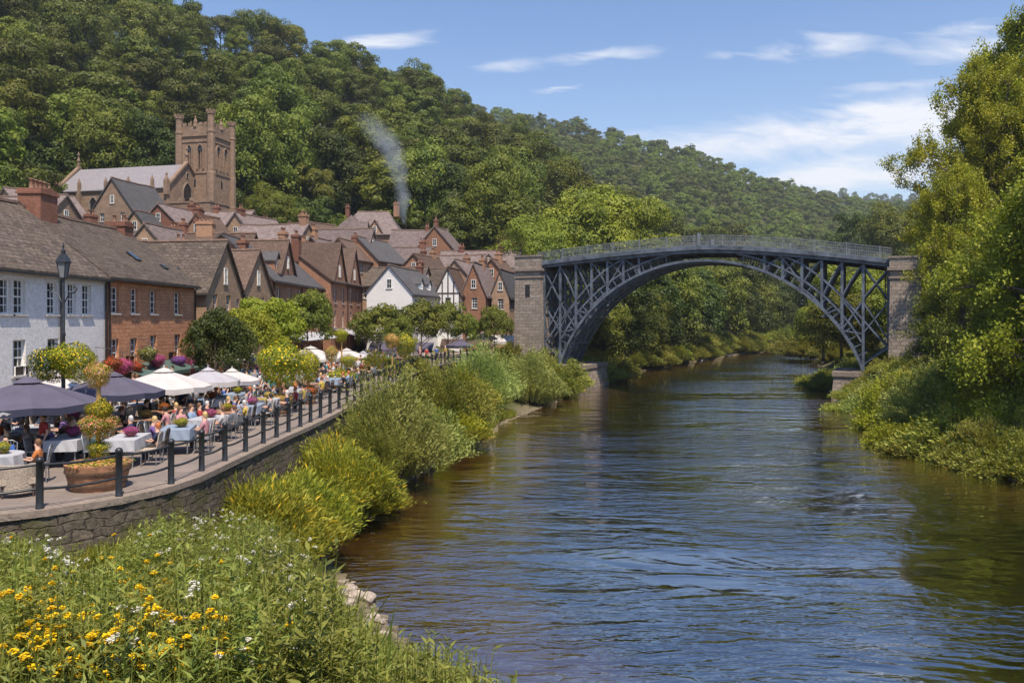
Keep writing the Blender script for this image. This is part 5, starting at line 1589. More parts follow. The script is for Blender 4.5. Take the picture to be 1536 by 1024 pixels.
# low undergrowth that closes the foot of the woods
def skirt_pts():
    r = np.random.default_rng(9); P = []
    for p in np.arange(-40, 1450, 9):
        d0_ = float(np.interp(p, D0[:, 0], D0[:, 1]))
        for k in range(2):
            d = d0_ + r.uniform(-7, 1); x = (p - 768) * d / F
            if xl(d) - 4 > x or x > xr(d) + 4: P.append((x, d))
    return np.array(P)
sp_ = skirt_pts()
srcb = bpy.data.collections.new('scrub_source')
for i in range(3):
    r_ = np.random.default_rng(300 + i)
    srcb.objects.link(bpy.data.objects.new(f'scrub_{i}', quads_mesh('scrub', crown_quads(r_, 4.2, 3.0, -.3, 34, 60, .34), M_F_HILL)))
# back gardens between the houses get scattered bushes too
r_ = np.random.default_rng(12)
gard = []
for _ in range(150):
    p = r_.uniform(-20, 780); d = r_.uniform(70, 150); x = (p - 768) * d / F
    if d < float(np.interp(p, D0[:, 0], D0[:, 1])) and x < float(np.interp(d, WF[:, 1], WF[:, 0])) - 12: gard.append((x, d))
gard = np.array(gard)
SB_ = np.vstack([sp_, gard])
scatter('scrub', np.column_stack([SB_, height(SB_[:, 0], SB_[:, 1]) - .3]), np.concatenate([r_.uniform(.7, 1.5, len(sp_)), r_.uniform(.35, .7, len(gard))]), 'green scrub along the foot of the woods and back gardens', srcb, 3)

# --- named trees of the middle ground
mid_kinds = [Tree(400, 13, 6.0, 1.5, M_F_YG, nclump=120, per=240, leaf=.32, r0=.3), Tree(401, 12, 5.2, 0.0, M_F_MID, nclump=130, per=150, leaf=.32, r0=.28), Tree(402, 9, 4.4, -0.4, M_F_DARK, nclump=120, per=150, leaf=.3, r0=.25)]
def tree_at(kind, label, px, pytop, d, h, cat='tree', mat=None, wide=1.0, name='broadleaf_tree', group=None, z=None):
    p = W(px, pytop, d)
    zz = (p.z - h) if z is None else z
    return kind.place(name, label, p.x, p.y, zz, h=h, rz=random.uniform(0, 6.28), cat=cat, mat=mat, wide=wide, group=group)
tree_at(mid_kinds[0], 'large yellow green tree behind the town end of the bridge', 872, 290, 125, 18, wide=1.0)
tree_at(mid_kinds[0], 'yellow green tree right behind the bridge railing', 940, 312, 128, 15, wide=.95)
tree_at(mid_kinds[0], 'smaller yellow green tree just above the left abutment', 815, 332, 120, 12, wide=1.0)
tree_at(mid_kinds[1], 'pale green oval tree at the wood edge right of the smoke', 742, 236, 150, 19, wide=.75)
tree_at(mid_kinds[1], 'bright green tree immediately right of the church tower', 408, 283, 128, 9, wide=1.0)
tree_at(mid_kinds[1], 'low green tree behind the long roof near the bridge', 770, 352, 132, 9)
for (p_, y_, d_, h_, k_, w_, lab) in [(98, 150, 150, 19, 1, .95, 'large bright green tree behind the left end of the nave'), (160, 158, 146, 18, 1, .9, 'large leafy tree behind the middle of the nave roof'), (40, 205, 140, 15, 2, 1.0, 'dark round tree at the far left above the slate roofs'), (222, 178, 148, 15, 2, .9, 'dark tree right behind the nave by the tower'),
        (378, 150, 152, 20, 1, .85, 'tall bright green tree right behind the church tower'), (432, 178, 160, 19, 1, .9, 'large rounded tree second right of the tower'), (492, 205, 165, 19, 2, .95, 'large dark tree between the tower and the smoke'), (545, 178, 175, 18, 1, .9, 'light green tree whose crown the smoke drifts over'),
        (632, 222, 160, 21, 1, .8, 'tall tree with bright crown just right of the smoke foot'), (690, 250, 158, 18, 2, .9, 'broad dark tree left of the pale oval tree'), (350, 255, 150, 14, 2, .9, 'dark tree at the right foot of the tower'), (445, 300, 150, 12, 2, 1.0, 'low dark tree above the mauve roofs'),
        (850, 256, 200, 18, 1, 1.0, 'large olive tree over the left part of the bridge'), (925, 290, 190, 15, 1, 1.0, 'rounded tree behind the yellow green crown'), (985, 330, 180, 14, 2, 1.0, 'dark tree above the bridge railing left of the crown post'), (20, 262, 120, 9, 0, .9, 'yellow green shrub tree at the far left behind the roofs')]:
    tree_at(mid_kinds[k_], lab, p_, y_, d_, h_, wide=w_)
BB = [(905, 395, 108, 13, 2), (955, 388, 128, 15, 2), (1000, 392, 140, 15, 1), (1035, 398, 152, 15, 2), (880, 430, 100, 10, 1), (925, 445, 106, 9, 2), (1065, 394, 170, 17, 1), (1095, 402, 184, 17, 2), (1120, 412, 200, 17, 1), (1150, 425, 212, 16, 2), (1180, 432, 225, 16, 2), (965, 440, 122, 10, 1), (1010, 450, 138, 10, 2)]
for i, (p_, y_, d_, h_, k_) in enumerate(BB):
    tree_at(mid_kinds[k_], f"{'dark' if k_ == 2 else 'mid'} green tree {['behind the left spandrel braces', 'just inside the left arch rib', 'left of the arch middle', 'second left of the arch middle', 'low behind the left bridge foot', 'low at the water past the left bridge foot', 'under the arch middle', 'right of the arch middle', 'well right of the arch middle', 'before the river bend', 'nearest the river bend', 'small, under the left of the arch', 'small, on the bank under the arch middle'][i]}", p_, y_, d_, h_ , wide=1.0,
            group='trees on the bank beyond the bridge')
# right bank behind the bridge
for i, (p_, y_, d_, h_, k_, lab) in enumerate([(1262, 440, 96, 9, 1, 'bright drooping tree behind the right end of the arch'), (1290, 405, 108, 12, 0, 'yellowish tree behind the right lattice of the bridge'), (1345, 395, 112, 13, 1, 'green tree behind the right abutment tower'),
        (1235, 448, 120, 9, 0, 'small bright tree at the water beyond the right arch foot'), (1400, 380, 105, 14, 1, 'tall green tree beyond the right abutment'), (1340, 315, 210, 19, 1, 'rounded tree on the far side of the bridge near the right abutment'), (1300, 325, 240, 17, 2, 'dark tree rising over the bridge railing at the right')]):
    tree_at(mid_kinds[k_], lab, p_, y_, d_, h_)

# --- big trees framing the right side: real branching
def branching_tree(seed, H, R, z0, leafmat, limbs=34, sec=10, ter=5, per=34, leaf=.17, r0=.42, droop=.1):
    rng = np.random.default_rng(seed)
    mb = MB()
    lean = rng.uniform(-.04, .04, 2) * H
    ax = lambda z: np.array([lean[0] * (z / H) ** 1.5 + .25 * math.sin(z * .5 + seed), lean[1] * (z / H) ** 1.5 + .25 * math.cos(z * .4), z])
    zs = np.linspace(-.6, H * .93, 14)
    mb.tube([ax(max(z, 0)) * (1, 1, 0) + (0, 0, z) for z in zs], [r0 * (1.3 if i == 0 else (1 - i / 14) ** .8) + .02 for i in range(14)], 9)
    tw = []; td = []
    for k in range(limbs):
        f = (k + rng.uniform(0, 1)) / limbs
        z = z0 + (H * .94 - z0) * f
        prof = math.sin(math.pi * min(1, (f * .86 + .16))) ** .7
        L_ = R * prof * rng.uniform(.72, 1.15)
        a = k * 2.4 + rng.uniform(-.4, .4)
        el = rng.uniform(.15, .55) + f * .5
        d = np.array([math.cos(a) * math.cos(el), math.sin(a) * math.cos(el), math.sin(el)])
        p = ax(z); pts = [p]
        nseg = 7
        for s in range(nseg):
            d = nrm(d + rng.normal(0, .13, 3) + np.array([0, 0, .02 - droop * s / nseg * .9]))
            p = p + d * L_ / nseg; pts.append(p)
        rb = r0 * .50 * (1 - f * .6)
        mb.tube(pts, [rb * (1 - s / (nseg + .4)) + .012 for s in range(nseg + 1)], 6)
        for j in range(sec):
            t = rng.uniform(.22, 1.0); i0 = min(int(t * nseg), nseg - 1); q = pts[i0] + (pts[i0 + 1] - pts[i0]) * (t * nseg - i0)
            base_d = nrm(pts[i0 + 1] - pts[i0])
            d2 = nrm(base_d * .55 + rdir(rng, 1)[0] * .9 + np.array([0, 0, .1]))
            L2 = L_ * rng.uniform(.18, .38) * (1.15 - t * .5) + .4
            q1 = q + d2 * L2 * .5; d2 = nrm(d2 + rng.normal(0, .25, 3)); q2 = q1 + d2 * L2 * .5
            mb.tube([q, q1, q2], [.035, .022, .008], 4, caps=False)
            for u_ in range(ter):
                w = rng.uniform(.25, 1.0)
                c = q + (q2 - q) * w + rng.normal(0, .22, 3)
                tw.append(c); td.append(nrm(d2 + rdir(rng, 1)[0] * .8))
    tw = np.array(tw); td = np.array(td)
    n = len(tw)
    ci = np.repeat(np.arange(n), per)
    m = len(ci)
    P = tw[ci] + rng.normal(0, .22, (m, 3)) + td[ci] * rng.uniform(-.1, .55, m)[:, None]
    D = nrm(td[ci] * .5 + rdir(rng, m) + np.array([0, 0, -.35]))
    N = nrm(rdir(rng, m) * .9 + np.array([0, 0, .35]))
    s = leaf * rng.uniform(.7, 1.3, m)
    return mb.mesh('trunk', M_BARK), quads_mesh('crown', leaf_quads(rng, P, D, N, s, s * .62), leafmat)
class BT(Tree):
    def __init__(s, seed, H, *a, **k):
        s.H = H; s.trunk, s.crown = branching_tree(seed, H, *a, **k)
bt1 = BT(1, 26, 9.0, 2.0, M_F_YEL, limbs=48, sec=13, ter=5, per=58, leaf=.20)
bt2 = BT(2, 18, 7.5, .8, M_F_LIME, limbs=38, sec=12, ter=5, per=40, leaf=.19)
bt3 = BT(3, 14, 5.5, .3, M_F_YEL, limbs=34, sec=11, ter=5, per=38, leaf=.18, droop=.25)
RT = [(bt1, 1560, -30, 80, 37, .78, 'tallest yellow green tree at the right edge reaching out of the frame', None), (bt1, 1474, 84, 79, 30, .86, 'tall tree with arching branches against the sky at the right', None),
      (bt2, 1432, 250, 72, 18, .72, 'yellow green tree hiding the right abutment', M_F_YEL), (bt2, 1535, 330, 50, 14, .9, 'golden lime tree leaning over the right bank', None), (bt3, 1590, 250, 44, 16, 1.0, 'bright lime tree nearest the camera on the right', M_F_LIME),
      (bt3, 1444, 385, 62, 11, .95, 'dense mid green tree beside the right abutment', M_F_MID), (bt2, 1575, 130, 92, 30, 1.0, 'dark green tree behind the tallest tree on the right', M_F_MID), (bt3, 1505, 460, 50, 8, 1.1, 'low leafy tree above the right river bushes', M_F_MID)]
for (k, p_, y_, d_, h_, w_, lab, m_) in RT:
    p = W(p_, y_, d_)
    k.place('riverside_tree', lab, p.x, p.y, p.z - h_, h=h_, rz=random.uniform(0, 6.28), cat='tree', mat=m_, wide=w_)

# --- river bushes: sprays of upright stems with narrow leaves
def bush_mesh(seed, R, H, nst, per, leaf, mat, up=.9, wid=.28, arch=.35, extra=None):
    rng = np.random.default_rng(seed)
    n = nst
    K = 22      # the stems stand in sprays of uneven height
    ka = rng.uniform(0, 2 * math.pi, K); kq = np.sqrt(rng.uniform(0, 1, K)); kh = rng.uniform(.62, 1.18, K)
    ki = rng.integers(0, K, n)
    kx = kq[ki] * np.cos(ka[ki]) + rng.normal(0, .13, n); ky = kq[ki] * np.sin(ka[ki]) + rng.normal(0, .13, n)
    a = np.arctan2(ky, kx); q = np.minimum(np.hypot(kx, ky), 1.15)
    base = np.stack([np.cos(a) * q * R * .55, np.sin(a) * q * R * .55, np.full(n, -.1)], 1)
    lob = 1 + .22 * np.sin(a * 3 + seed) + .15 * np.sin(a * 5 + 2 * seed)
    L_ = H * (1.05 - .35 * q ** 2) * rng.uniform(.7, 1.08, n) * kh[ki]
    out_ = np.stack([np.cos(a), np.sin(a), np.zeros(n)], 1)
    ci = np.repeat(np.arange(n), per); m = len(ci)
    t = rng.uniform(.12, 1.0, m) ** .75
    rad_ = (q[ci] * R * lob[ci] * .62) * t ** 1.1
    P = base[ci] + out_[ci] * rad_[:, None] + np.stack([np.zeros(m), np.zeros(m), L_[ci] * (t - arch * t * t * q[ci])], 1) + rng.normal(0, .04 * R ** .5, (m, 3))
    sd = nrm(out_[ci] * (.35 + .8 * q[ci] * t)[:, None] + np.array([0, 0, up]))
    D = nrm(sd + rdir(rng, m) * .65)
    N = nrm(out_[ci] * .5 + np.array([0, 0, .7]) + rdir(rng, m) * .7)
    s = leaf * rng.uniform(.6, 1.4, m)
    return quads_mesh('leaves', leaf_quads(rng, P, D, N, s, s * wid), mat), rng, base, out_, L_, q, R * lob
def stems_mesh(seed, R, H, n, mat):
    rng = np.random.default_rng(seed); mb = MB()
    for i in range(n):
        a = rng.uniform(0, 6.28); q = rng.uniform(.1, 1)
        b = Vector((math.cos(a) * q * R * .5, math.sin(a) * q * R * .5, -.2)); o = Vector((math.cos(a), math.sin(a), 0))
        L_ = H * rng.uniform(.6, .9)
        mb.tube([b, b + o * R * q * .2 + Vector((0, 0, L_ * .5)), b + o * R * q * .5 + Vector((0, 0, L_ * (.95 - .25 * q)))], [.035 * H / 3, .022 * H / 3, .008], 5, caps=False)
    return mb.mesh('stems', mat)
BUSHES = {}
def bush_kind(key, *a, **k):
    seed = a[0]
    BUSHES[key] = (bush_mesh(*a, **k)[0], stems_mesh(seed, a[1], a[2], 26, M_BARK), a[2])
bush_kind('wil', 21, 2.6, 4.2, 1500, 34, .15, M_F_WIL, wid=.3)
bush_kind('wil2', 22, 2.8, 3.8, 1400, 34, .16, M_F_WIL, wid=.34)
bush_kind('dense', 23, 2.4, 3.0, 1500, 50, .125, M_F_BANK, wid=.5)
bush_kind('dense2', 24, 2.6, 2.6, 1500, 50, .13, M_F_BANK, wid=.5)
bush_kind('grass', 25, 1.5, 1.5, 4600, 14, .14, M_F_GRASS, up=1.0, wid=.17, arch=.35)
bush_kind('grass2', 26, 1.6, 1.3, 4600, 14, .13, M_F_GRASS, up=.9, wid=.2, arch=.35)
def bush(key, label, px, pytop, d, h, zb=None, wide=1.0, mat=None, name='river_bush', cat='bush', group=None, rz=None):
    lm, sm, H = BUSHES[key]
    p = W(px, pytop, d)
    zz = p.z - h if zb is None else zb
    k = (p.z - zz) / (H * .98)
    e = empty(name, (p.x, p.y, zz), random.uniform(0, 6.28) if rz is None else rz)
    e.scale = (k * wide, k * wide, k)
    link('stems', sm, e); l = link('leaves', lm, e)
    if mat:
        l.material_slots[0].link = 'OBJECT'; l.material_slots[0].material = mat
    tag(e, label, cat, group)
    return e
LB = 'bushes along the town bank'
bush('wil', 'large silvery willow bush at the end of the near railing', 572, 550, 35.8, 5.0, wide=.80, group=LB)
bush('wil2', 'round willow bush in front of the large silvery one', 612, 592, 38.5, 3.8, wide=.85, group=LB)
bush('wil', 'low willow skirt touching the water below the large willow', 560, 620, 34, 2.6, wide=1.0, group=LB, mat=M_F_BANK)
bush('wil2', 'rounded willow bush second along the town bank', 660, 538, 48, 4.8, wide=.80, group=LB, mat=M_F_BANK)
bush('wil', 'dark edged willow bush third along the town bank', 720, 512, 60, 5.5, wide=.80, group=LB)
bush('wil2', 'green bush next to the bridge pier on the town bank', 792, 522, 70, 5.0, wide=.75, group=LB)
bush('dense', 'yellowish bush between the willows and the terrace', 692, 548, 55, 3.2, wide=.85, group=LB, mat=M_F_YEL)
bush('dense', 'bush behind the third willow under the abutment', 760, 518, 74, 5.0, wide=1.1, group=LB)
bush('dense2', 'leafy bush hiding the foot of the left abutment', 825, 530, 79, 4.4, wide=.9, group=LB)
bush('dense2', 'low yellow green bank growth before the stones', 660, 600, 46, 2.0, wide=.95, group=LB, mat=M_F_YEL)
bush('wil2', 'small willow over the bank stones', 703, 590, 52, 2.4, wide=.85, group=LB)
bush('dense', 'low bush beyond the bridge pier on the town bank', 905, 520, 100, 4.4, wide=1.0, group=LB)
bush('dense2', 'water side bush past the left bridge foot', 885, 535, 96, 3.2, wide=1.2, group=LB)
bush('grass', 'tall yellow green grass mound below the railing', 405, 692, 24.5, 2.4, wide=.82, group='grass mounds on the town bank', cat='grass mound', name='grass_mound')
bush('grass2', 'bright grass mound with yellow blossoms at the water', 500, 662, 29, 2.3, wide=.72, group='grass mounds on the town bank', cat='grass mound', name='grass_mound')
bush('grass', 'farther grass mound tucked under the terrace wall', 478, 642, 31.5, 2.4, wide=.8, group='grass mounds on the town bank', cat='grass mound', name='grass_mound')
bush('grass2', 'grass mound leaning against the near wall', 372, 725, 22.6, 2.0, wide=.9, group='grass mounds on the town bank', cat='grass mound', name='grass_mound')
bush('grass', 'small grass tuft among the bank stones', 545, 720, 30.5, 1.2, wide=1.2, group='grass mounds on the town bank', cat='grass mound', name='grass_mound')
bush('grass2', 'sunny grass tuft between the big willow and the stones', 672, 622, 46, 1.5, wide=1.2, group='grass mounds on the town bank', cat='grass mound', name='grass_mound')
bush('grass', 'low grass tuft right at the wall foot', 432, 690, 27, 1.8, wide=1.2, group='grass mounds on the town bank', cat='grass mound', name='grass_mound')
RB = 'bushes along the wooded bank'
RBL = [('wil', 1345, 556, 57, 4.0, 1.1, 'tall sunlit spray of willow before the right abutment'), ('wil2', 1412, 548, 52, 4.4, 1.1, 'bright rounded willow in the middle of the right bank'), ('wil', 1478, 555, 48, 4.4, 1.1, 'sunlit willow spray before the dense right tree'), ('dense', 1385, 618, 48, 2.6, 1.3, 'bright leafy skirt in the middle of the right bank'), ('wil', 1330, 560, 64, 4.2, 1.0, 'willow bush just right of the right pier'), ('dense', 1300, 585, 66, 2.6, 1.2, 'low bush with orange blossoms at the right pier'), ('wil2', 1392, 540, 58, 4.8, 1.1, 'tall grassy willow below the right abutment'), ('dense', 1370, 600, 53, 3.0, 1.3, 'bank bush reaching the water left of the lime tree'),
       ('wil', 1450, 560, 52, 4.6, 1.1, 'sunlit willow under the golden lime tree'), ('dense', 1435, 610, 47, 3.4, 1.3, 'leafy bank bush with white blossoms in the middle of the right bank'), ('dense2', 1500, 600, 45, 3.8, 1.3, 'dense leafy bush overhanging the right water edge'),
       ('wil', 1540, 575, 44, 4.6, 1.2, 'bright bush at the right frame edge'), ('dense2', 1400, 640, 45.5, 1.9, 1.3, 'low leafy skirt on the right waterline'), ('dense', 1468, 655, 41.5, 2.0, 1.3, 'dark edged bush above the right mud bank'), ('dense2', 1540, 655, 39.5, 2.2, 1.3, 'overhanging bush at the lower right mud bank'),
       ('dense', 1262, 545, 92, 3.4, 1.1, 'round bush on the point behind the right pier'), ('wil', 1285, 535, 86, 4.0, 1.0, 'pale bush behind the right pier'), ('dense2', 1245, 555, 88, 2.2, 1.3, 'low bush at the water behind the right pier'), ('dense', 1340, 610, 57, 2.2, 1.3, 'low bush beside the flat rocks'),
       ('wil2', 1545, 500, 50, 7.0, .9, 'tall lime shrub behind the right edge bushes'), ('dense', 1405, 570, 62, 3.5, 1.2, 'shrub at the foot of the right abutment'),
       ('dense2', 1215, 500, 150, 4.5, 1.3, 'bush on the far right bank by the river bend'), ('dense', 1190, 488, 190, 6, 1.3, 'pale bush where the river turns')]
for (k, p_, y_, d_, h_, w_, lab) in RBL:
    bush(k, lab, p_, y_, d_, h_, wide=w_, group=RB, mat=M_F_YEL if ('lime' in lab or 'sunlit' in lab or 'bright' in lab) and k != 'wil2' else None)
# bank growth on the far left bank under the trees
srcc = bpy.data.collections.new('bank_source')
for i, k in enumerate(('dense', 'dense2')):
    srcc.objects.link(bpy.data.objects.new(f'bank_{i}', BUSHES[k][0]))
r_ = np.random.default_rng(77); bp_ = []
for y in np.arange(104, 330, 1.6):
    for sgn in (-1, 1):
        e = xl(y) - r_.uniform(.6, 5) if sgn < 0 else xr(y) + r_.uniform(.6, 5)
        if sgn > 0 and y < 130: continue
        bp_.append((e, y))
for y in np.arange(24, 100, .9):
    bp_.append((xr(y) + r_.uniform(1.2, 14), y))
for y in np.arange(56, 96, 1.0):
    bp_.append((xl(y) - r_.uniform(2.5, 9), y))
bp_ = np.array(bp_)
scatter('bank_growth', np.column_stack([bp_, height(bp_[:, 0], bp_[:, 1]) - .1]), r_.uniform(.35, .8, len(bp_)) * np.where(bp_[:, 1] > 102, 1.9, 1.0), 'tangled green growth along both river banks', srcc, 8)
# short grass over the soil of the banks
def grass_tuft(seed, n, h, mat, R=.35):
    r = np.random.default_rng(seed)
    a = r.uniform(0, 6.28, n); q = np.sqrt(r.uniform(0, 1, n)) * R
    P = np.stack([np.cos(a) * q, np.sin(a) * q, np.full(n, -.03)], 1)
    D = nrm(np.stack([r.normal(0, .35, n), r.normal(0, .35, n), np.ones(n)], 1)); N = rdir(r, n) * (1, 1, .2)
    s = h * r.uniform(.5, 1.3, n)
    return quads_mesh('tuft', leaf_quads(r, P, D, N, s, s * .035), mat)
srcg = bpy.data.collections.new('grass_source')
for i in range(3): srcg.objects.link(bpy.data.objects.new(f'tuft_{i}', grass_tuft(60 + i, 150, .42, M_F_GRASS if i else M_F_HERB)))
gp = []
while len(gp) < 5200:
    y = r_.uniform(17, 62); x = xl(y) - r_.uniform(.5, 8)
    if y < 28 and x > xl(y) - 2.7: continue
    if x > float(np.interp(y, WALLX[:, 0], WALLX[:, 1])) + .35: gp.append((x, y))
while len(gp) < 7600:
    y = r_.uniform(34, 75); gp.append((xr(y) + r_.uniform(.9, 10), y))
gp = np.array(gp)
scatter('bank_grass', np.column_stack([gp, height(gp[:, 0], gp[:, 1])]), r_.uniform(.6, 1.5, len(gp)), 'short green grass on the river banks', srcg, 4)
# ---------------------------------------------------------------- foreground bank: herbs and wild flowers
def herb_mesh(seed, h, nst, per, leaf, mat, spread=.22, wid=.24):
    r = np.random.default_rng(seed)
    a = r.uniform(0, 6.28, nst); q = r.uniform(0, 1, nst)
    tip = np.stack([np.cos(a) * q * spread, np.sin(a) * q * spread, h * r.uniform(.7, 1.1, nst)], 1)
    base = tip * (.35, .35, 0)
    ci = np.repeat(np.arange(nst), per); m = len(ci)
    t = r.uniform(.15, 1, m)
    P = base[ci] + (tip[ci] - base[ci]) * t[:, None]
    ang = r.uniform(0, 6.28, m)
    D = nrm(np.stack([np.cos(ang), np.sin(ang), r.uniform(.1, .9, m)], 1))
    N = nrm(np.array([0, 0, 1.0]) + rdir(r, m) * .5)
    s = leaf * r.uniform(.6, 1.3, m) * (1.15 - .5 * t)
    V = leaf_quads(r, P, D, N, s, s * wid)
    # stems as thin quads
    sd = nrm(tip - base); sv = np.cross(sd, np.array([0, 1.0, 0])); w = .006
    S = np.stack([base - sv * w, base + sv * w, tip + sv * w * .5, tip - sv * w * .5], 1)
    return np.concatenate([V, S]), tip
srch = bpy.data.collections.new('herb_source')
for i, (h, ns, pr, lf, sp_, wd) in enumerate([(.85, 11, 38, .075, .25, .24), (1.0, 9, 42, .085, .22, .26), (.6, 12, 34, .065, .3, .3), (.75, 14, 34, .085, .3, .18), (.5, 14, 26, .095, .35, .36)]):
    V, _ = herb_mesh(500 + i, h, ns, pr, lf, M_F_HERB, sp_, wd)
    srch.objects.link(bpy.data.objects.new(f'herb_{i}', quads_mesh('herb', V, M_F_HERB)))
srch.objects.link(bpy.data.objects.new('herb_tuft', grass_tuft(70, 160, .7, M_F_HERB, R=.3)))
# the top edge of the growth as it stands against the wall and the river
FE = np.array([(0, 815), (60, 812), (110, 855), (160, 862), (205, 795), (265, 768), (330, 758), (385, 775), (425, 800), (455, 835), (480, 875), (505, 905), (545, 945), (610, 975), (700, 995), (820, 1018), (860, 1040)], float)
r_ = np.random.default_rng(31); hp = []
n_try = 0
while len(hp) < 4200 and n_try < 60000:
    n_try += 1
    y = r_.uniform(3.6, 16.0); x = r_.uniform(-.70 * y, .10 * y)
    p = 768 + F * x / y
    z = H1(x, y) if False else None
    hp.append((x, y))
hp = np.array(hp); hzp = height(hp[:, 0], hp[:, 1]); pxh = 768 + F * hp[:, 0] / hp[:, 1]
edge = np.interp(pxh, FE[:, 0], FE[:, 1])
gnd = 480 - (hzp - CAMZ) / hp[:, 1] * F
room = (gnd - edge) / F * hp[:, 1]                 # how tall growth may be before it sticks out above the edge
ok = (room > .12) & (hzp > .25)
hp = hp[ok]; hzp = hzp[ok]; room = room[ok]
sc_ = np.minimum(room / .95, r_.uniform(.7, 1.25, len(hp)))
ok = sc_ > .22
hp, hzp, sc_ = hp[ok], hzp[ok], sc_[ok]
scatter('wild_herbs', np.column_stack([hp, hzp - .03]), sc_, 'leafy green wild herbs covering the near bank', srch, 9)

def flower_plant(seed, kind):
    r = np.random.default_rng(seed)
    h = 1.0
    V, tip = herb_mesh(seed, h, 4 if kind == 'tansy' else 5, 16, .085, M_F_HERB, .16, .25)
    me_s = quads_mesh('stem', V, M_F_HERB)
    heads = []
    for t in tip:
        Q = []
        R = r.uniform(.016, .032) if kind == 'tansy' else r.uniform(.016, .030)
        n = 24
        for i in range(n):
            a = r.uniform(0, 6.28); q = math.sqrt(r.uniform(0, 1)) * R
            c = np.array([t[0] + math.cos(a) * q, t[1] + math.sin(a) * q, t[2] + .012 - (q / R) ** 2 * .014 + r.uniform(-.006, .006)])
            s = .0085 if kind == 'tansy' else .0075
            b = r.uniform(0, 6.28)
            u = np.array([math.cos(b), math.sin(b), r.normal(0, .25)]) * s; v = np.array([-math.sin(b), math.cos(b), r.normal(0, .25)]) * s
            Q.append([c - u, c - v, c + u, c + v])
            Q.append([c - u, c - v - (0, 0, s * .8), c + u - (0, 0, s * 1.2), c - (0, 0, s * 1.5)])
        heads.append(quads_mesh('flower_head', np.array(Q), M_FL_YEL if kind == 'tansy' else M_FL_WHT))
    return me_s, heads
TAN = [flower_plant(600 + i, 'tansy') for i in range(4)]
YAR = [flower_plant(620 + i, 'yarrow') for i in range(4)]
def put_flower(kinds, name, label, cat, group, px, py, d, rnd):
    p = W(px, py, d)
    zg = H1(p.x, p.y)
    h = max(.35, min(p.z - zg, 1.5))
    s, f = kinds[rnd.randrange(len(kinds))]
    e = empty(name, (p.x, p.y, p.z - h), rnd.uniform(0, 6.28))
    e.scale = (1.0, 1.0, h)
    link('stem', s, e)
    for f_ in f: link('flower_head', f_, e)
    tag(e, ('tall ' if h > .85 else 'short ') + label, cat, group)
rnd = random.Random(5)
def dd_for(px, py, lift=.95):
    """distance at which a ray through this pixel meets the growth surface"""
    for d in np.arange(4.0, 15.5, .12):
        p = W(px, py, d)
        if p.z < H1(p.x, p.y) + lift: return d
    return 12.0
YE = []
for (cx, cy, sx, sy, n) in [(165, 855, 55, 14, 9), (85, 880, 45, 22, 7), (45, 905, 35, 15, 5), (215, 900, 40, 25, 6), (210, 945, 35, 18, 6), (150, 960, 55, 18, 9), (110, 975, 30, 12, 5), (240, 948, 22, 18, 4), (190, 990, 30, 16, 4), (25, 1000, 25, 14, 3), (400, 995, 18, 18, 4), (270, 925, 30, 25, 3), (300, 880, 40, 18, 3), (130, 920, 70, 18, 6), (260, 1010, 50, 8, 3), (10, 880, 14, 15, 2)]:
    for _ in range(int(n * 1.35)): YE.append((cx + rnd.gauss(0, sx * 1.2), cy + rnd.gauss(0, sy * 1.2)))
for (a, b) in YE:
    d = dd_for(a, b)
    put_flower(TAN, 'tansy_plant', 'yellow button flowers ' + ('close to the terrace wall, ' if b < 875 else 'halfway down the near bank, ' if b < 950 else 'at the bottom of the near bank, ') + ['far left', 'left', 'centre left', 'middle', 'centre right', 'right', 'far right'][min(6, max(0, int(a // 60)))], 'wildflower', 'yellow wild flowers on the near bank', a, b, d, rnd)
WH = []
for (cx, cy, sx, sy, n) in [(330, 790, 60, 20, 14), (390, 815, 45, 20, 14), (420, 830, 30, 18, 8), (280, 810, 50, 22, 8), (60, 820, 45, 14, 9), (95, 830, 30, 18, 5), (230, 830, 30, 25, 5), (350, 850, 60, 22, 7), (310, 905, 60, 25, 4), (60, 860, 40, 18, 4), (330, 985, 40, 12, 4), (170, 935, 60, 20, 3), (460, 905, 18, 20, 3)]:
    for _ in range(int(n * .7)): WH.append((cx + rnd.gauss(0, sx * .5), cy + rnd.gauss(0, sy * .5)))
for (a, b) in WH:
    e_ = float(np.interp(a, FE[:, 0], FE[:, 1])) - 6
    b = max(b, e_)
    d = dd_for(a, b)
    put_flower(YAR, 'yarrow_plant', 'white flat topped flowers ' + ('against the wall, ' if b < 820 else 'in the middle height, ' if b < 880 else 'low down, ') + ['far left', 'left', 'centre left', 'middle', 'centre right', 'right', 'far right'][min(6, max(0, int(a // 65)))], 'wildflower', 'white wild flowers on the near bank', a, b, d, rnd)

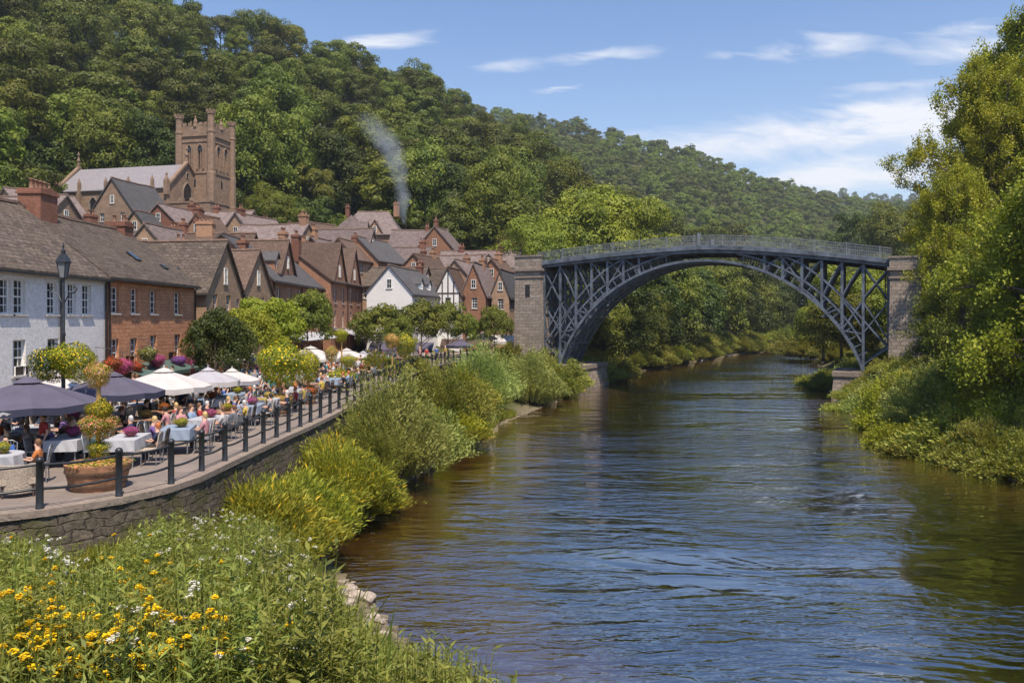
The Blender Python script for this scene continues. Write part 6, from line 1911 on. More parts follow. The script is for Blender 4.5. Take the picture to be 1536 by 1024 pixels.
# ---------------------------------------------------------------- stones
def rock_mesh(seed, flat=.55):
    bm = bmesh.new(); bmesh.ops.create_icosphere(bm, subdivisions=3, radius=1)
    r = np.random.default_rng(seed); ds_ = rdir(r, 9); of = r.uniform(.55, .9, 9)
    for v in bm.verts:
        c = np.array(v.co); 
        for d_, o_ in zip(ds_, of):
            e = c @ d_ - o_
            if e > 0: c = c - d_ * e * .9
        v.co = Vector(c) * (1 + r.normal(0, .012)); v.co.z *= flat
    me = bpy.data.meshes.new('rock'); bm.to_mesh(me); bm.free(); me.materials.append(M_ROCK)
    for p in me.polygons: p.use_smooth = False
    return me
RK = [rock_mesh(i, .45 + .05 * (i % 4)) for i in range(6)]
def rock(px, py, rpx, label, group, grp_z=None):
    d = CAMZ * F / (py - 480)
    p = W(px, py, d)
    s = rpx * d / F
    if H1(p.x, p.y) < (-.05 if rpx < 8 else -.35): return
    o = link('river_rock', RK[rnd.randrange(6)], None, (p.x, p.y, max(H1(p.x, p.y), -.05) + s * .1), rnd.uniform(0, 6.28))
    o.scale = (s, s * rnd.uniform(.7, 1.0), s * rnd.uniform(.7, 1.1))
    tag(o, label, 'rock', group)
for (a, b, s) in [(rnd.gauss(515, 30), rnd.gauss(912, 20), rnd.uniform(3, 7)) for _ in range(70)] + [(485, 905, 10), (505, 897, 16), (525, 888, 15), (535, 900, 14), (550, 905, 16), (520, 915, 15), (558, 934, 14), (500, 925, 13), (545, 945, 12), (475, 918, 10), (570, 940, 11), (460, 898, 9), (512, 880, 8), (490, 890, 9), (575, 958, 9), (560, 965, 12)]:
    rock(a, b - 4, s, ('small pebble' if s < 5 else 'fist sized pebble' if s < 8 else 'pale rounded stone') + (' by the water on the gravel spit' if a > 525 else ' by the plants on the gravel spit' if a < 495 else ' in the middle of the gravel spit') + (', lower end' if b > 918 else ', upper end'), 'stones on the gravel spit')
for (a, b, s) in [(465, 832, 12), (478, 826, 8), (497, 803, 12), (512, 792, 10), (486, 812, 9), (524, 783, 9), (538, 772, 8), (555, 757, 7), (548, 764, 8), (570, 742, 6)]:
    rock(a, b, s, 'grey stone at the water edge below the grass mounds', 'stones below the grass mounds')
for (a, b, s) in [(672, 668, 9), (682, 664, 11), (692, 660, 9), (700, 656, 9), (712, 653, 10), (722, 651, 9), (734, 652, 8), (744, 651, 7), (728, 645, 8), (716, 646, 9), (705, 648, 8), (690, 668, 6), (780, 628, 6), (770, 630, 6), (835, 607, 6), (650, 690, 7)]:
    rock(a, b, s, 'flat grey stone on the point below the willow bushes', 'stones on the willow point')
for (a, b, s) in [(1262, 608, 12), (1275, 604, 10), (1250, 607, 7), (1288, 613, 8), (1300, 622, 7), (1310, 640, 5)]:
    rock(a, b, s, 'flat pale rock at the foot of the right pier', 'rocks by the right pier')
for (a, b, s) in [(1500, 712, 9), (1520, 718, 8), (1535, 712, 10), (1480, 706, 6)]:
    rock(a, b, s, 'brown rock on the muddy right shore', 'rocks on the muddy shore')

# ---------------------------------------------------------------- terrace: flowers, parasols, tables, people
M_NAVY = plain('navy_canvas', (0.085, 0.075, 0.11), 0.85, 0.1, 2)
M_NAVYV = plain('navy_valance', (0.03, 0.032, 0.06), 0.85, 0.1, 2)
M_CREAM = plain('cream_canvas', (0.50, 0.46, 0.44), 0.85, 0.05, 2)
M_GREYC = plain('grey_canvas', (0.36, 0.345, 0.37), 0.85, 0.05, 2)
M_CLOTHW = plain('white_cloth', (0.40, 0.40, 0.42), 0.8, 0.05, 2)
M_CLOTHB = plain('pale_blue_cloth', (0.24, 0.29, 0.37), 0.8, 0.06, 2)
M_TUB = plain('tub_wood', (0.30, 0.15, 0.08), 0.75, 0.3, 5, bump=.4)
M_POLE = plain('pole_wood', (0.42, 0.25, 0.09), 0.7, 0.2, 6)
M_METAL = plain('chair_metal', (0.32, 0.33, 0.35), 0.4, 0.15, 5, metal=0.6)
M_WICK = plain('wicker', (0.40, 0.33, 0.26), 0.8, 0.25, 30, bump=.5)
M_BASKET = plain('basket_brown', (0.10, 0.06, 0.035), 0.9, 0.25, 20)
M_AWN = plain('green_awning', (0.07, 0.115, 0.10), 0.8, 0.1, 2)
M_LGL = plain('lantern_glass', (0.20, 0.21, 0.22), 0.15, 0.1)
M_SKIN = plain('skin', (0.58, 0.34, 0.24), 0.6, 0.06, 8)

def parasol(label, px, pytop, d, rpx, canvas, val, sides=8, tilt=0.0, emblem=False, h=None):
    p = W(px, pytop, d)
    R = rpx * d / F
    top = p.z - PL
    e = empty('parasol', (p.x, p.y, PL), random.uniform(0, .7))
    tag(e, label, 'parasol', 'parasols over the terrace tables')
    mb = MB().tube([(0, 0, 0.05), (0, 0, top - .02)], .028, 8); link('pole', mb.mesh('pole', M_TIMBER), e)
    mb = MB().lathe([(0, .12), (.12, .12), (.28, .07), (.30, 0), (0, 0)], 14); link('base', mb.mesh('base', M_GUT), e)
    rise = R * .34
    c = MB(); n = 8; seg = 5
    P = []
    for k in range(n):
        a0 = 2 * math.pi * k / n; a1 = 2 * math.pi * (k + 1) / n
        for j in range(seg):
            f0, f1 = .16 + .84 * j / seg, .16 + .84 * (j + 1) / seg
            def pt(a, f): return Vector((math.cos(a) * R * f, math.sin(a) * R * f, top - rise * (f ** 1.15)))
            m0 = (pt(a0, f0) + pt(a1, f0)) / 2 + Vector((0, 0, -.03 * R * f0)); m1 = (pt(a0, f1) + pt(a1, f1)) / 2 + Vector((0, 0, -.03 * R * f1))
            c.add([pt(a0, f0), pt(a0, f1), m1, m0], [(0, 1, 2, 3)]); c.add([m0, m1, pt(a1, f1), pt(a1, f0)], [(0, 1, 2, 3)])
    co_ = link('canopy', c.mesh('canopy', canvas), e)
    v = MB()
    for k in range(n):
        a0 = 2 * math.pi * k / n; a1 = 2 * math.pi * (k + 1) / n
        A = Vector((math.cos(a0) * R, math.sin(a0) * R, top - rise)); B = Vector((math.cos(a1) * R, math.sin(a1) * R, top - rise)); M_ = (A + B) / 2 + Vector((0, 0, -.03 * R))
        dn = Vector((0, 0, -.2))
        v.add([A, A + dn * .9, M_ + dn, M_], [(0, 1, 2, 3)]); v.add([M_, M_ + dn, B + dn * .9, B], [(0, 1, 2, 3)])
    link('valance', v.mesh('valance', val), co_)
    t = MB().lathe([(.22 * R, top - rise * .09), (.10 * R, top + .05), (.02, top + .10), (.03, top + .16), (0, top + .19)], 8, smooth=False); link('vent_cap', t.mesh('vent_cap', canvas), co_)
    rb = MB()
    for k in range(n):
        a0 = 2 * math.pi * k / n
        rb.bar((0, 0, top - .05), (math.cos(a0) * R * .98, math.sin(a0) * R * .98, top - rise - .03), .02, .02)
    link('ribs', rb.mesh('ribs', M_TIMBER), co_)
    if emblem:
        m = MB()
        a = -math.pi / 2 - e.rotation_euler.z - .15
        k = round(a / (math.pi / 4) - .5) + .5; am = k * math.pi / 4
        rr = R * math.cos(math.pi / 8) + .012
        n_ = Vector((math.cos(am), math.sin(am), 0)); tt = Vector((-n_.y, n_.x, 0)); c0 = n_ * rr + Vector((0, 0, top - rise - .03 * R - .08))
        for s0, s1, z0, z1 in ((-.2, .2, .0, .05), (-.13, .02, .0, -.05), (.02, .16, .0, -.03)):
            q = [c0 + tt * s0 + Vector((0, 0, z0)), c0 + tt * (s0 + s1) / 2 + Vector((0, 0, min(z0, z1) - .02)), c0 + tt * s1 + Vector((0, 0, z0)), c0 + tt * (s0 + s1) / 2 + Vector((0, 0, max(z0, z1)))]
            m.add(q, [(0, 1, 2, 3)])
        link('emblem', m.mesh('emblem', M_CLOTHW), co_)
    return e
parasol('near navy parasol with a pale emblem in front of the white house', 42, 570, 22, 98, M_NAVY, M_NAVYV, emblem=True)
parasol('cream parasol tucked between the two navy ones', 92, 562, 27, 76, M_CREAM, M_CREAM)
parasol('navy parasol right of the flower pole', 168, 561, 26.5, 74, M_NAVY, M_NAVYV)
parasol('large cream parasol with small vent cap before the sandstone house', 246, 555, 30, 68, M_CREAM, M_CREAM)
parasol('pale grey parasol right of the large cream one', 312, 554, 33, 48, M_GREYC, M_CREAM)
parasol('farthest of the three pale parasols before the dark shrubs', 348, 555, 37, 42, M_CREAM, M_GREYC)
parasol('white parasol beyond the first clipped flower tree', 378, 531, 58, 26, M_CREAM, M_GREYC)
parasol('big white parasol before the red brick house', 466, 521, 60, 46, M_CREAM, M_CREAM)
parasol('white parasol behind the second flower post', 520, 524, 66, 34, M_CREAM, M_CREAM)
parasol('small white parasol near the plaza planters', 545, 528, 72, 26, M_GREYC, M_CREAM)
parasol('pale pink parasol under the small trees near the bridge', 725, 499, 88, 22, M_CREAM, M_CREAM)
parasol('dark blue parasol under the plaza trees', 690, 510, 80, 22, M_NAVY, M_NAVYV)
parasol('dark parasol left of the plaza trees', 560, 528, 80, 22, M_NAVY, M_NAVYV)

# leafy balls, baskets and standards
def ball_mesh(seed, R, n, leaf, lm, fm, ff=.3, squash=1.0, name='foliage', low=True):
    r = np.random.default_rng(seed)
    d = rdir(r, n); rr = R * (.72 + .3 * r.uniform(0, 1, n)) * (1 + .12 * np.sin(d[:, 0] * 5 + seed) + .1 * np.sin(d[:, 2] * 6))
    P = d * rr[:, None] * (1, 1, squash)
    N = nrm(d + rdir(r, n) * .6); D = nrm(np.cross(N, rdir(r, n)))
    s = leaf * r.uniform(.6, 1.3, n)
    V = leaf_quads(r, P, D, N, s, s * .7)
    isf = r.uniform(0, 1, n) < ff
    return quads_mesh('foliage', V[~isf], lm), quads_mesh('blossom', leaf_quads(r, P[isf] * 1.03, D[isf], nrm(d[isf] + rdir(r, n)[isf] * .3), s[isf] * .9, s[isf] * .8), fm)
BALLS = {}
for k, (lm, fm, ff) in {'gold': (M_F_LIME, M_FL_YEL, .14), 'peach': (M_F_LIME, M_FL_ORG, .3), 'pink': (M_F_DARK, M_FL_PNK, .5), 'purple': (M_F_DARK, M_FL_PUR, .5), 'blue': (M_F_DARK, M_FL_BLU, .45), 'green': (M_F_MID, M_FL_WHT, .06), 'red': (M_F_DARK, M_FL_RED, .35), 'lime': (M_F_LIME, M_FL_YEL, .12), 'dark': (M_F_DARK, M_FL_YEL, .12)}.items():
    BALLS[k] = ball_mesh(len(BALLS) + 40, 1.0, 5200, .095, lm, fm, ff)
def ball(parent, k, x, y, z, R, squash=1.0):
    f, b = BALLS[k]
    o = link('foliage', f, parent); o.location = (x, y, z); o.scale = (R, R, R * squash)
    o.rotation_euler = (0, 0, random.uniform(0, 6.28))
    link('blossom', b, o)
    return o
def tub(parent, R, h, mat=M_TUB, z=0):
    mb = MB().lathe([(0, .02), (R * .84, .02), (R * .84, 0), (R, h * .7), (R * 1.04, h), (R * .95, h), (R * .9, h * .88), (0, h * .88)], 20, smooth=False)
    o = link('tub', mb.mesh('tub', mat), parent); o.location = (0, 0, z)
    hb = MB()
    for zz in (.22, .72):
        rr = R * (.84 + .16 * zz / .7) * 1.012
        hb.lathe([(rr, zz * h - .025), (rr + .012, zz * h - .025), (rr + .014, zz * h + .025), (rr, zz * h + .025)], 20, smooth=False)
    link('hoop', hb.mesh('hoop', M_BASKET), o)
# tub with flower post
p = W(137, 738, 18.7)
e = empty('flower_post', (p.x, p.y + .3, PL)); tag(e, 'wooden post with flower balls rising from a half barrel tub by the railing', 'planter')
tub(e, .70, .62)
link('post', MB().tube([(0, 0, .3), (.02, 0, 2.62)], [.06, .05], 8).mesh('post', M_POLE), e)
ball(e, 'peach', 0, 0, .58, .66, .22); ball(e, 'lime', .02, 0, .95, .26, .8)
ball(e, 'peach', 0, 0, 1.50, .42, .75); ball(e, 'gold', .05, 0, 1.85, .30, 1.0); ball(e, 'peach', 0, 0, 2.72, .28, 1.15)
# lamp post with two big baskets
p = W(95, 560, 24.5)
e = empty('street_lamp', (p.x, p.y, PL)); e.scale = (.85, .85, .97); tag(e, 'ornate black street lamp carrying two round flower baskets before the white house', 'street lamp')
lp = MB().lathe([(.22, 0), (.22, .12), (.15, .2), (.15, .7), (.10, .8), (.075, .9), (.06, 3.6), (.085, 3.65), (.06, 3.75), (.045, 5.45)], 10)
link('post', lp.mesh('post', M_BLACK), e)
ar = MB()
for sx in (-1, 1):
    ar.tube([(0, 0, 4.6), (sx * .2, 0, 4.95), (sx * .42, 0, 5.0), (sx * .5, 0, 5.12), (sx * .42, 0, 5.2), (sx * .36, 0, 5.14)], .022, 6)
    ar.tube([(0, 0, 3.3), (sx * .55, 0, 3.45), (sx * .55, 0, 3.3)], .025, 6)
link('bracket', ar.mesh('bracket', M_BLACK), e)
ln = MB()
for k in range(4):
    a_ = math.pi / 4 + k * math.pi / 2
    ln.bar((.12 * math.cos(a_), .12 * math.sin(a_), 5.45), (.22 * math.cos(a_), .22 * math.sin(a_), 5.95), .03, .03)
ln.lathe([(.15, 5.43), (.15, 5.47), (0, 5.47)], 4, phase=math.pi / 4, smooth=False)
ln.lathe([(.27, 5.94), (.27, 5.98), (.12, 6.2), (.07, 6.22), (.08, 6.32), (.02, 6.4), (.04, 6.46), (0, 6.6)], 4, phase=math.pi / 4, smooth=False)
lo = link('lantern', ln.mesh('lantern', M_BLACK), e)
gl = MB().lathe([(.11, 5.48), (.20, 5.93)], 4, phase=math.pi / 4, smooth=False); link('lantern_glass', gl.mesh('lantern_glass', M_LGL), lo)
ball(e, 'dark', -.55, 0, 2.75, .62, .95); ball(e, 'gold', .5, 0, 2.80, .68, .9); ball(e, 'gold', 0.02, -.1, 2.95, .55, .8)

def standard(label, px, pytop, d, R, k, pot='peach', second=None, squash=1.0, potR=.38, nm='clipped_tree'):
    p = W(px, pytop, d)
    e = empty(nm, (p.x, p.y, PL)); tag(e, label, 'potted tree', 'potted flower trees on the terrace')
    zt = p.z - PL
    link('trunk', MB().tube([(0, 0, .2), (.03, 0, zt - R)], [.06, .045], 7).mesh('trunk', M_POLE), e)
    ball(e, k, 0, 0, zt - R * squash, R, squash)
    if second: ball(e, second[0], second[1], 0, second[2], second[3], .8)
    if pot:
        tub(e, potR, .5); ball(e, pot, 0, 0, .62, potR * 1.25, .6)
    return e
standard('large round golden clipped tree in a flower tub beside the railing', 420, 508, 34, .98, 'gold', 'peach')
standard('slim golden clipped tree behind the large round one', 462, 522, 38, .55, 'lime', 'red', squash=1.5)
standard('golden flower post with low marigold ring in the plaza', 512, 492, 47, .40, 'gold', 'gold', second=('gold', .4, 1.6, .5), potR=.75)
standard('flowering standard left of the far railing', 497, 518, 50, .42, 'peach', None, squash=1.2)
standard('pale topped standard on a golden post by the far railing', 588, 499, 56, .55, 'peach', 'lime')
standard('round olive standard under the plaza trees', 608, 499, 60, .85, 'lime', None)
# baskets along the sandstone house
def basket(label, px, py, d, k, R, sq=.8):
    p = W(px, py, d)
    e = empty('flower_basket', tuple(p)); tag(e, label, 'flower basket', 'flower baskets on the sandstone house')
    link('basket', MB().lathe([(0, -R * .75), (R * .4, -R * .7), (R * .72, -R * .2), (R * .75, 0), (R * .68, 0)], 12).mesh('basket', M_BASKET), e)
    link('bracket', MB().tube([(0, 0, 0), (0, 0, R + .25), (-1.0, 0, R + .35)], .015, 5).mesh('bracket', M_BLACK), e)
    ball(e, k, 0, 0, 0, R, sq)
for (a, b, k, R, lab) in [(168, 545, 'red', .45, 'dark red flower basket at the left of the sandstone house'), (184, 548, 'pink', .5, 'magenta flower basket second from the left'), (203, 550, 'red', .4, 'small reddish flower basket between two magenta ones'), (235, 540, 'pink', .45, 'magenta flower basket below the middle window'),
                         (222, 530, 'green', .5, 'green leafy basket above the magenta one'), (268, 541, 'purple', .4, 'purple flower basket near the right corner of the sandstone house'), (286, 542, 'pink', .55, 'magenta flower basket on the right corner'), (296, 546, 'blue', .5, 'blue violet flower basket past the house corner')]:
    basket(lab, a, b, 1195 * 19.2 / (768 - a), k, R)
# awning over the ground floor of the sandstone house
aw = MB(); aw.add([(-20, 40.2, 5.2), (-20, 49, 5.2), (-18.6, 49, 4.7), (-18.6, 40.2, 4.7), (-20, 40.2, 5.15), (-20, 49, 5.15), (-18.6, 49, 4.65), (-18.6, 40.2, 4.65)], [(0, 3, 2, 1), (4, 5, 6, 7), (3, 7, 6, 2), (0, 4, 7, 3), (1, 2, 6, 5)])
for yy in np.arange(40.3, 49, .7): aw.add([(-18.59, yy, 4.65), (-18.59, yy + .68, 4.65), (-18.59, yy + .68, 4.5), (-18.59, yy, 4.5)], [(0, 1, 2, 3)])
tag(aw.build('awning', M_AWN), 'dusty green awning along the sandstone house ground floor', 'awning')
aw = MB(); aw.add([(-19.4, 85, 6.6), (-19.2, 98, 6.6), (-16.6, 98, 5.9), (-16.8, 85, 5.9)], [(0, 3, 2, 1)]); aw.add([(-19.4, 85, 6.5), (-19.2, 98, 6.5), (-16.6, 98, 5.8), (-16.8, 85, 5.8)], [(0, 1, 2, 3)]); aw.add([(-16.8, 85, 5.9), (-16.6, 98, 5.9), (-16.6, 98, 5.45), (-16.8, 85, 5.45)], [(0, 3, 2, 1)])
tag(aw.build('awning', M_GREYC), 'pale grey shop awning along the three storey red brick house', 'awning')
aw = MB(); aw.add([(-20, 67, 6.3), (-20, 83, 6.3), (-17.8, 83, 5.7), (-17.8, 67, 5.7)], [(0, 3, 2, 1)]); aw.add([(-20, 67, 6.25), (-20, 83, 6.25), (-17.8, 83, 5.65), (-17.8, 67, 5.65)], [(0, 1, 2, 3)])
tag(aw.build('awning', M_CLOTHW), 'whitish awning below the dormered brown house', 'awning')
for (a, b, d, w, lab, m) in [(735, 512, 92, 5.5, 'pale red market canopy under the trees beside the abutment', M_CREAM), (700, 518, 90, 6, 'dark red shop awning under the plaza trees', M_TILE), (600, 524, 86, 7, 'dark navy shop awning left of the plaza trees', M_NAVY)]:
    p = W(a, b, d); q = MB()
    q.add([(p.x - w / 2, p.y + 2, p.z + .7), (p.x + w / 2, p.y + 2, p.z + .7), (p.x + w / 2, p.y, p.z), (p.x - w / 2, p.y, p.z)], [(0, 3, 2, 1)])
    q.add([(p.x - w / 2, p.y, p.z), (p.x + w / 2, p.y, p.z), (p.x + w / 2, p.y, p.z - .35), (p.x - w / 2, p.y, p.z - .35)], [(0, 1, 2, 3)])
    for s in (-1, 1): q.tube([(p.x + s * w / 2 * .96, p.y + .05, p.z), (p.x + s * w / 2 * .96, p.y + .05, PL)], .04, 6)
    tag(q.build('awning', m), lab, 'awning')

# small trees on the plaza
pk = [Tree(430, 4.6, 2.3, .5, M_F_DARK, nclump=90, per=110, leaf=.17, r0=.09), Tree(431, 4.4, 2.2, 1.3, M_F_LIME, nclump=90, per=110, leaf=.17, r0=.09), Tree(432, 4.6, 2.2, 1.2, M_F_MID, nclump=90, per=110, leaf=.18, r0=.1)]
for (k, a, b, d, wd, lab) in [(0, 322, 464, 44, .72, 'dark leafy tree at the end of the sandstone house'), (0, 345, 476, 48, .8, 'dark shrub tree beside the lime tree'), (1, 400, 447, 55, .8, 'vivid lime green tree before the brown stone house'), (1, 375, 462, 52, .7, 'small lime green tree left of the vivid one'),
                             (2, 461, 444, 66, .8, 'grey green slender tree before the long brick house'), (2, 570, 462, 76, .95, 'round green plaza tree in front of the white gable'), (2, 632, 455, 80, .95, 'wide plaza tree below the white house dormers'), (2, 672, 458, 84, .9, 'plaza tree right of the wide one'), (2, 600, 480, 72, .7, 'low plaza tree between two larger ones'),
                             (2, 742, 464, 86, .75, 'bushy tree left of the abutment'), (2, 700, 474, 86, .7, 'small plaza tree nearest the market canopy'), (0, 548, 476, 86, .6, 'dark shrub at the corner of the white gabled house')]:
    p = W(a, b, d)
    pk[k].place('plaza_tree', lab, p.x, p.y, PL, h=p.z - PL, rz=random.uniform(0, 6), wide=wd * 1.0, group='small trees on the plaza')
# --- skinned people
def skin(name, V, E, R, mat, lv=1):
    me = bpy.data.meshes.new(name); me.from_pydata(V, E, []); me.update()
    o = bpy.data.objects.new(name, me); COL.objects.link(o)
    m = o.modifiers.new('s', 'SKIN'); m.use_smooth_shade = True
    sv = me.skin_vertices[0].data
    for i, r in enumerate(R): sv[i].radius = (r, r) if isinstance(r, (int, float)) else r
    sv[0].use_root = True
    s = o.modifiers.new('u', 'SUBSURF'); s.levels = lv; s.render_levels = lv
    dg = bpy.context.evaluated_depsgraph_get(); dg.update()
    nm_ = bpy.data.meshes.new_from_object(o.evaluated_get(dg))
    bpy.data.objects.remove(o); bpy.data.meshes.remove(me)
    nm_.name = name
    nm_.materials.clear(); nm_.materials.append(mat)
    for p in nm_.polygons: p.use_smooth = True
    return nm_
M_CLOTH0 = plain('garment', (.5, .5, .5), .85, .1, 8)
M_HAIR0 = plain('hair_base', (.05, .03, .02), .7, .2, 12)
M_TROU0 = plain('trouser_dark', (.035, .04, .06), .85, .15, 8)
def human(pose, lean=0.0, arm=0):
    """joints for a seated or standing figure facing +Y; returns body, top, trousers, hair meshes"""
    if pose == 'sit':
        pel = (0, 0, .55); hip = .09; knee = [(-.12, .42, .55), (.12, .40, .55)]; ank = [(-.12, .40, .12), (.13, .44, .12)]; toe = [(-.12, .56, .05), (.13, .60, .05)]
        zs_ = .55
    else:
        pel = (0, 0, .92); hip = .09; st_ = .16 if pose == 'walk' else .02
        knee = [(-.10, .06 + st_, .50), (.10, .04 - st_ * .5, .50)]; ank = [(-.10, st_ * 1.4, .10), (.10, -st_ * 1.6, .12)]; toe = [(-.11, st_ * 1.4 + .16, .04), (.11, -st_ * 1.6 + .14, .05)]
        zs_ = .92
    sp = lambda z, y=0: (0, y + lean * (z / .6), zs_ + z)
    chest = sp(.34); neck = sp(.50); head1 = sp(.60, .015); head2 = sp(.72, .02)
    sh = [(-.17, chest[1], zs_ + .43), (.17, chest[1], zs_ + .43)]
    if pose == 'sit':
        el = [(-.23, chest[1] + .10, zs_ + .19), (.23, chest[1] + .12, zs_ + .19)]
        if arm == 1: wr = [(-.12, chest[1] + .34, zs_ + .25), (.08, chest[1] + .20, zs_ + .46)]
        else: wr = [(-.15, chest[1] + .34, zs_ + .23), (.16, chest[1] + .33, zs_ + .22)]
    else:
        el = [(-.23, -.05, zs_ + .17), (.23, .04, zs_ + .17)]; wr = [(-.24, .06, zs_ - .06), (.23, .14, zs_ - .04)]
    V = [pel, sp(.18), chest, neck, head1, head2]; R = [.12, .11, .125, .052, .068, .074]; E = [(0, 1), (1, 2), (2, 3), (3, 4), (4, 5)]
    def chain(root, pts, rs):
        i = root
        for p, r in zip(pts, rs): V.append(p); R.append(r); E.append((i, len(V) - 1)); i = len(V) - 1
        return i
    for s in (0, 1):
        sg = -1 if s == 0 else 1
        i = chain(2, [sh[s], el[s], wr[s]], [.055, .042, .028])
        d_ = (Vector(wr[s]) - Vector(el[s])).normalized()
        palm = Vector(wr[s]) + d_ * .06
        i = chain(i, [tuple(palm)], [.03])
        sd = d_.cross(Vector((0, 0, 1)))
        if sd.length < .2: sd = Vector((0, 1, 0))
        sd.normalize()
        for f in range(4):
            b = palm + sd * (f - 1.5) * .018
            chain(i, [tuple(b + d_ * .045), tuple(b + d_ * (.07 + .008 * (1 - abs(f - 1.5))) + Vector((0, 0, -.012)))], [.009, .008])
        chain(i, [tuple(palm + sd * sg * .035 + d_ * .01)], [.010])
        chain(0, [(sg * hip, pel[1] + .01, pel[2] - .04), knee[s], ank[s], toe[s]], [.085, .06, .04, .035])
    # nose
    V.append((0, head1[1] + .10, head1[2] + .03)); R.append(.014); E.append((4, len(V) - 1))
    body = skin('body', V, E, R, M_SKIN)
    tv = [sp(-.02), sp(.18), chest, sp(.46)]; tr_ = [.145, .135, .15, .075]; te = [(0, 1), (1, 2), (2, 3)]
    for s in (0, 1):
        k = len(tv); tv += [sh[s], tuple(Vector(sh[s]).lerp(Vector(el[s]), .8))]; tr_ += [.072, .058]; te += [(2, k), (k, k + 1)]
    top = skin('top', tv, te, tr_, M_CLOTH0)
    lv = [(0, pel[1], pel[2])]; lr = [.14]; le = []
    for s in (0, 1):
        sg = -1 if s == 0 else 1; k = len(lv)
        lv += [(sg * hip, pel[1] + .01, pel[2] - .04), knee[s], ank[s]]; lr += [.10, .075, .058]; le += [(0, k), (k, k + 1), (k + 1, k + 2)]
    tro = skin('trousers', lv, le, lr, M_TROU0)
    hm = MB(); hc = Vector(head2) + Vector((0, -.015, -.02))
    prof = [(.086 * math.cos(a), .105 * math.sin(a)) for a in np.linspace(-.35, math.pi / 2, 7)]
    hm.lathe(prof, 12, tuple(hc)); 
    hm.lathe([(.076, -.09), (.086, -.02)], 12, (hc.x, hc.y - .022, hc.z))
    return body, top, tro, hm.mesh('hair', M_HAIR0)
HUM = {'s0': human('sit'), 's1': human('sit', .10, 1), 's2': human('sit', -.05), 'st': human('stand'), 'wa': human('walk')}
SHIRTS = {'white': (.75, .73, .72), 'pale blue': (.35, .5, .72), 'orange': (.75, .25, .07), 'navy': (.03, .04, .10), 'red': (.55, .05, .05), 'black': (.02, .02, .022), 'teal': (.06, .35, .42), 'pink': (.75, .35, .40), 'grey': (.35, .35, .38), 'yellow': (.75, .55, .10), 'purple': (.25, .14, .42), 'bright blue': (.06, .17, .55)}
HAIRS = {'dark haired': (.03, .02, .015), 'brown haired': (.16, .075, .035), 'blond': (.50, .33, .14), 'red haired': (.42, .13, .04), 'grey haired': (.5, .48, .46)}
SM = {k: plain('cloth_' + k.replace(' ', '_'), tuple(x * .62 for x in v), .85, .1, 8) for k, v in SHIRTS.items()}
HM = {k: plain('hair_' + k.split()[0], v, .7, .2, 12) for k, v in HAIRS.items()}
used_labels = set()
def person(x, y, z, rz, pose, shirt, hair, where, group='people at the terrace tables'):
    verb = {'s': 'seated', 'st': 'standing', 'wa': 'walking'}[pose if pose in ('st', 'wa') else 's']
    lab = f"{hair} person in {shirt} top {verb} {where}"
    tries = 0
    while lab in used_labels and tries < 60:
        shirt = list(SHIRTS)[(list(SHIRTS).index(shirt) + 1) % len(SHIRTS)]
        if tries % 12 == 11: hair = list(HAIRS)[(list(HAIRS).index(hair) + 1) % len(HAIRS)]
        lab = f"{hair} person in {shirt} top {verb} {where}"; tries += 1
    used_labels.add(lab)
    b, t, l, h = HUM[pose]
    e = empty('person', (x, y, z), rz); tag(e, lab, 'person', group)
    k = random.uniform(.84, .94); e.scale = (k, k, k)
    link('body', b, e)
    for nme, me, m in (('top', t, SM[shirt]), ('trousers', l, None), ('hair', h, HM[hair])):
        o = link(nme, me, e)
        if m: o.material_slots[0].link = 'OBJECT'; o.material_slots[0].material = m
    return e
# tables and chairs
def cloth_mesh(w, d_, h, drop, rnd_):
    mb = MB(); n = 24 if rnd_ else 0
    if rnd_:
        prof = [(0, h), (w / 2, h), (w / 2 + .01, h - .02)]
        mb.lathe(prof, 24, smooth=False)
        vs = []; fs = []
        for k in range(24):
            a = 2 * math.pi * k / 24; r2 = w / 2 + .02 + .035 * math.cos(k * math.pi)
            vs += [(math.cos(a) * (w / 2 + .01), math.sin(a) * (w / 2 + .01), h - .02), (math.cos(a) * r2, math.sin(a) * r2, h - drop)]
        for k in range(24):
            k2 = (k + 1) % 24; fs.append((2 * k, 2 * k + 1, 2 * k2 + 1, 2 * k2))
        mb.add(vs, fs)
    else:
        a, b = w / 2, d_ / 2
        mb.add([(-a, -b, h), (a, -b, h), (a, b, h), (-a, b, h)], [(0, 1, 2, 3)])
        o = .03
        for (p, q, nx, ny) in (((-a, -b), (a, -b), 0, -1), ((a, -b), (a, b), 1, 0), ((a, b), (-a, b), 0, 1), ((-a, b), (-a, -b), -1, 0)):
            m = 6; vs = []
            for k in range(m + 1):
                f = k / m; x = p[0] + (q[0] - p[0]) * f; y = p[1] + (q[1] - p[1]) * f; w_ = o * (k % 2) + .01
                vs += [(x, y, h), (x + nx * w_, y + ny * w_, h - drop)]
            mb.add(vs, [(2 * k, 2 * k + 1, 2 * k + 3, 2 * k + 2) for k in range(m)])
    return mb
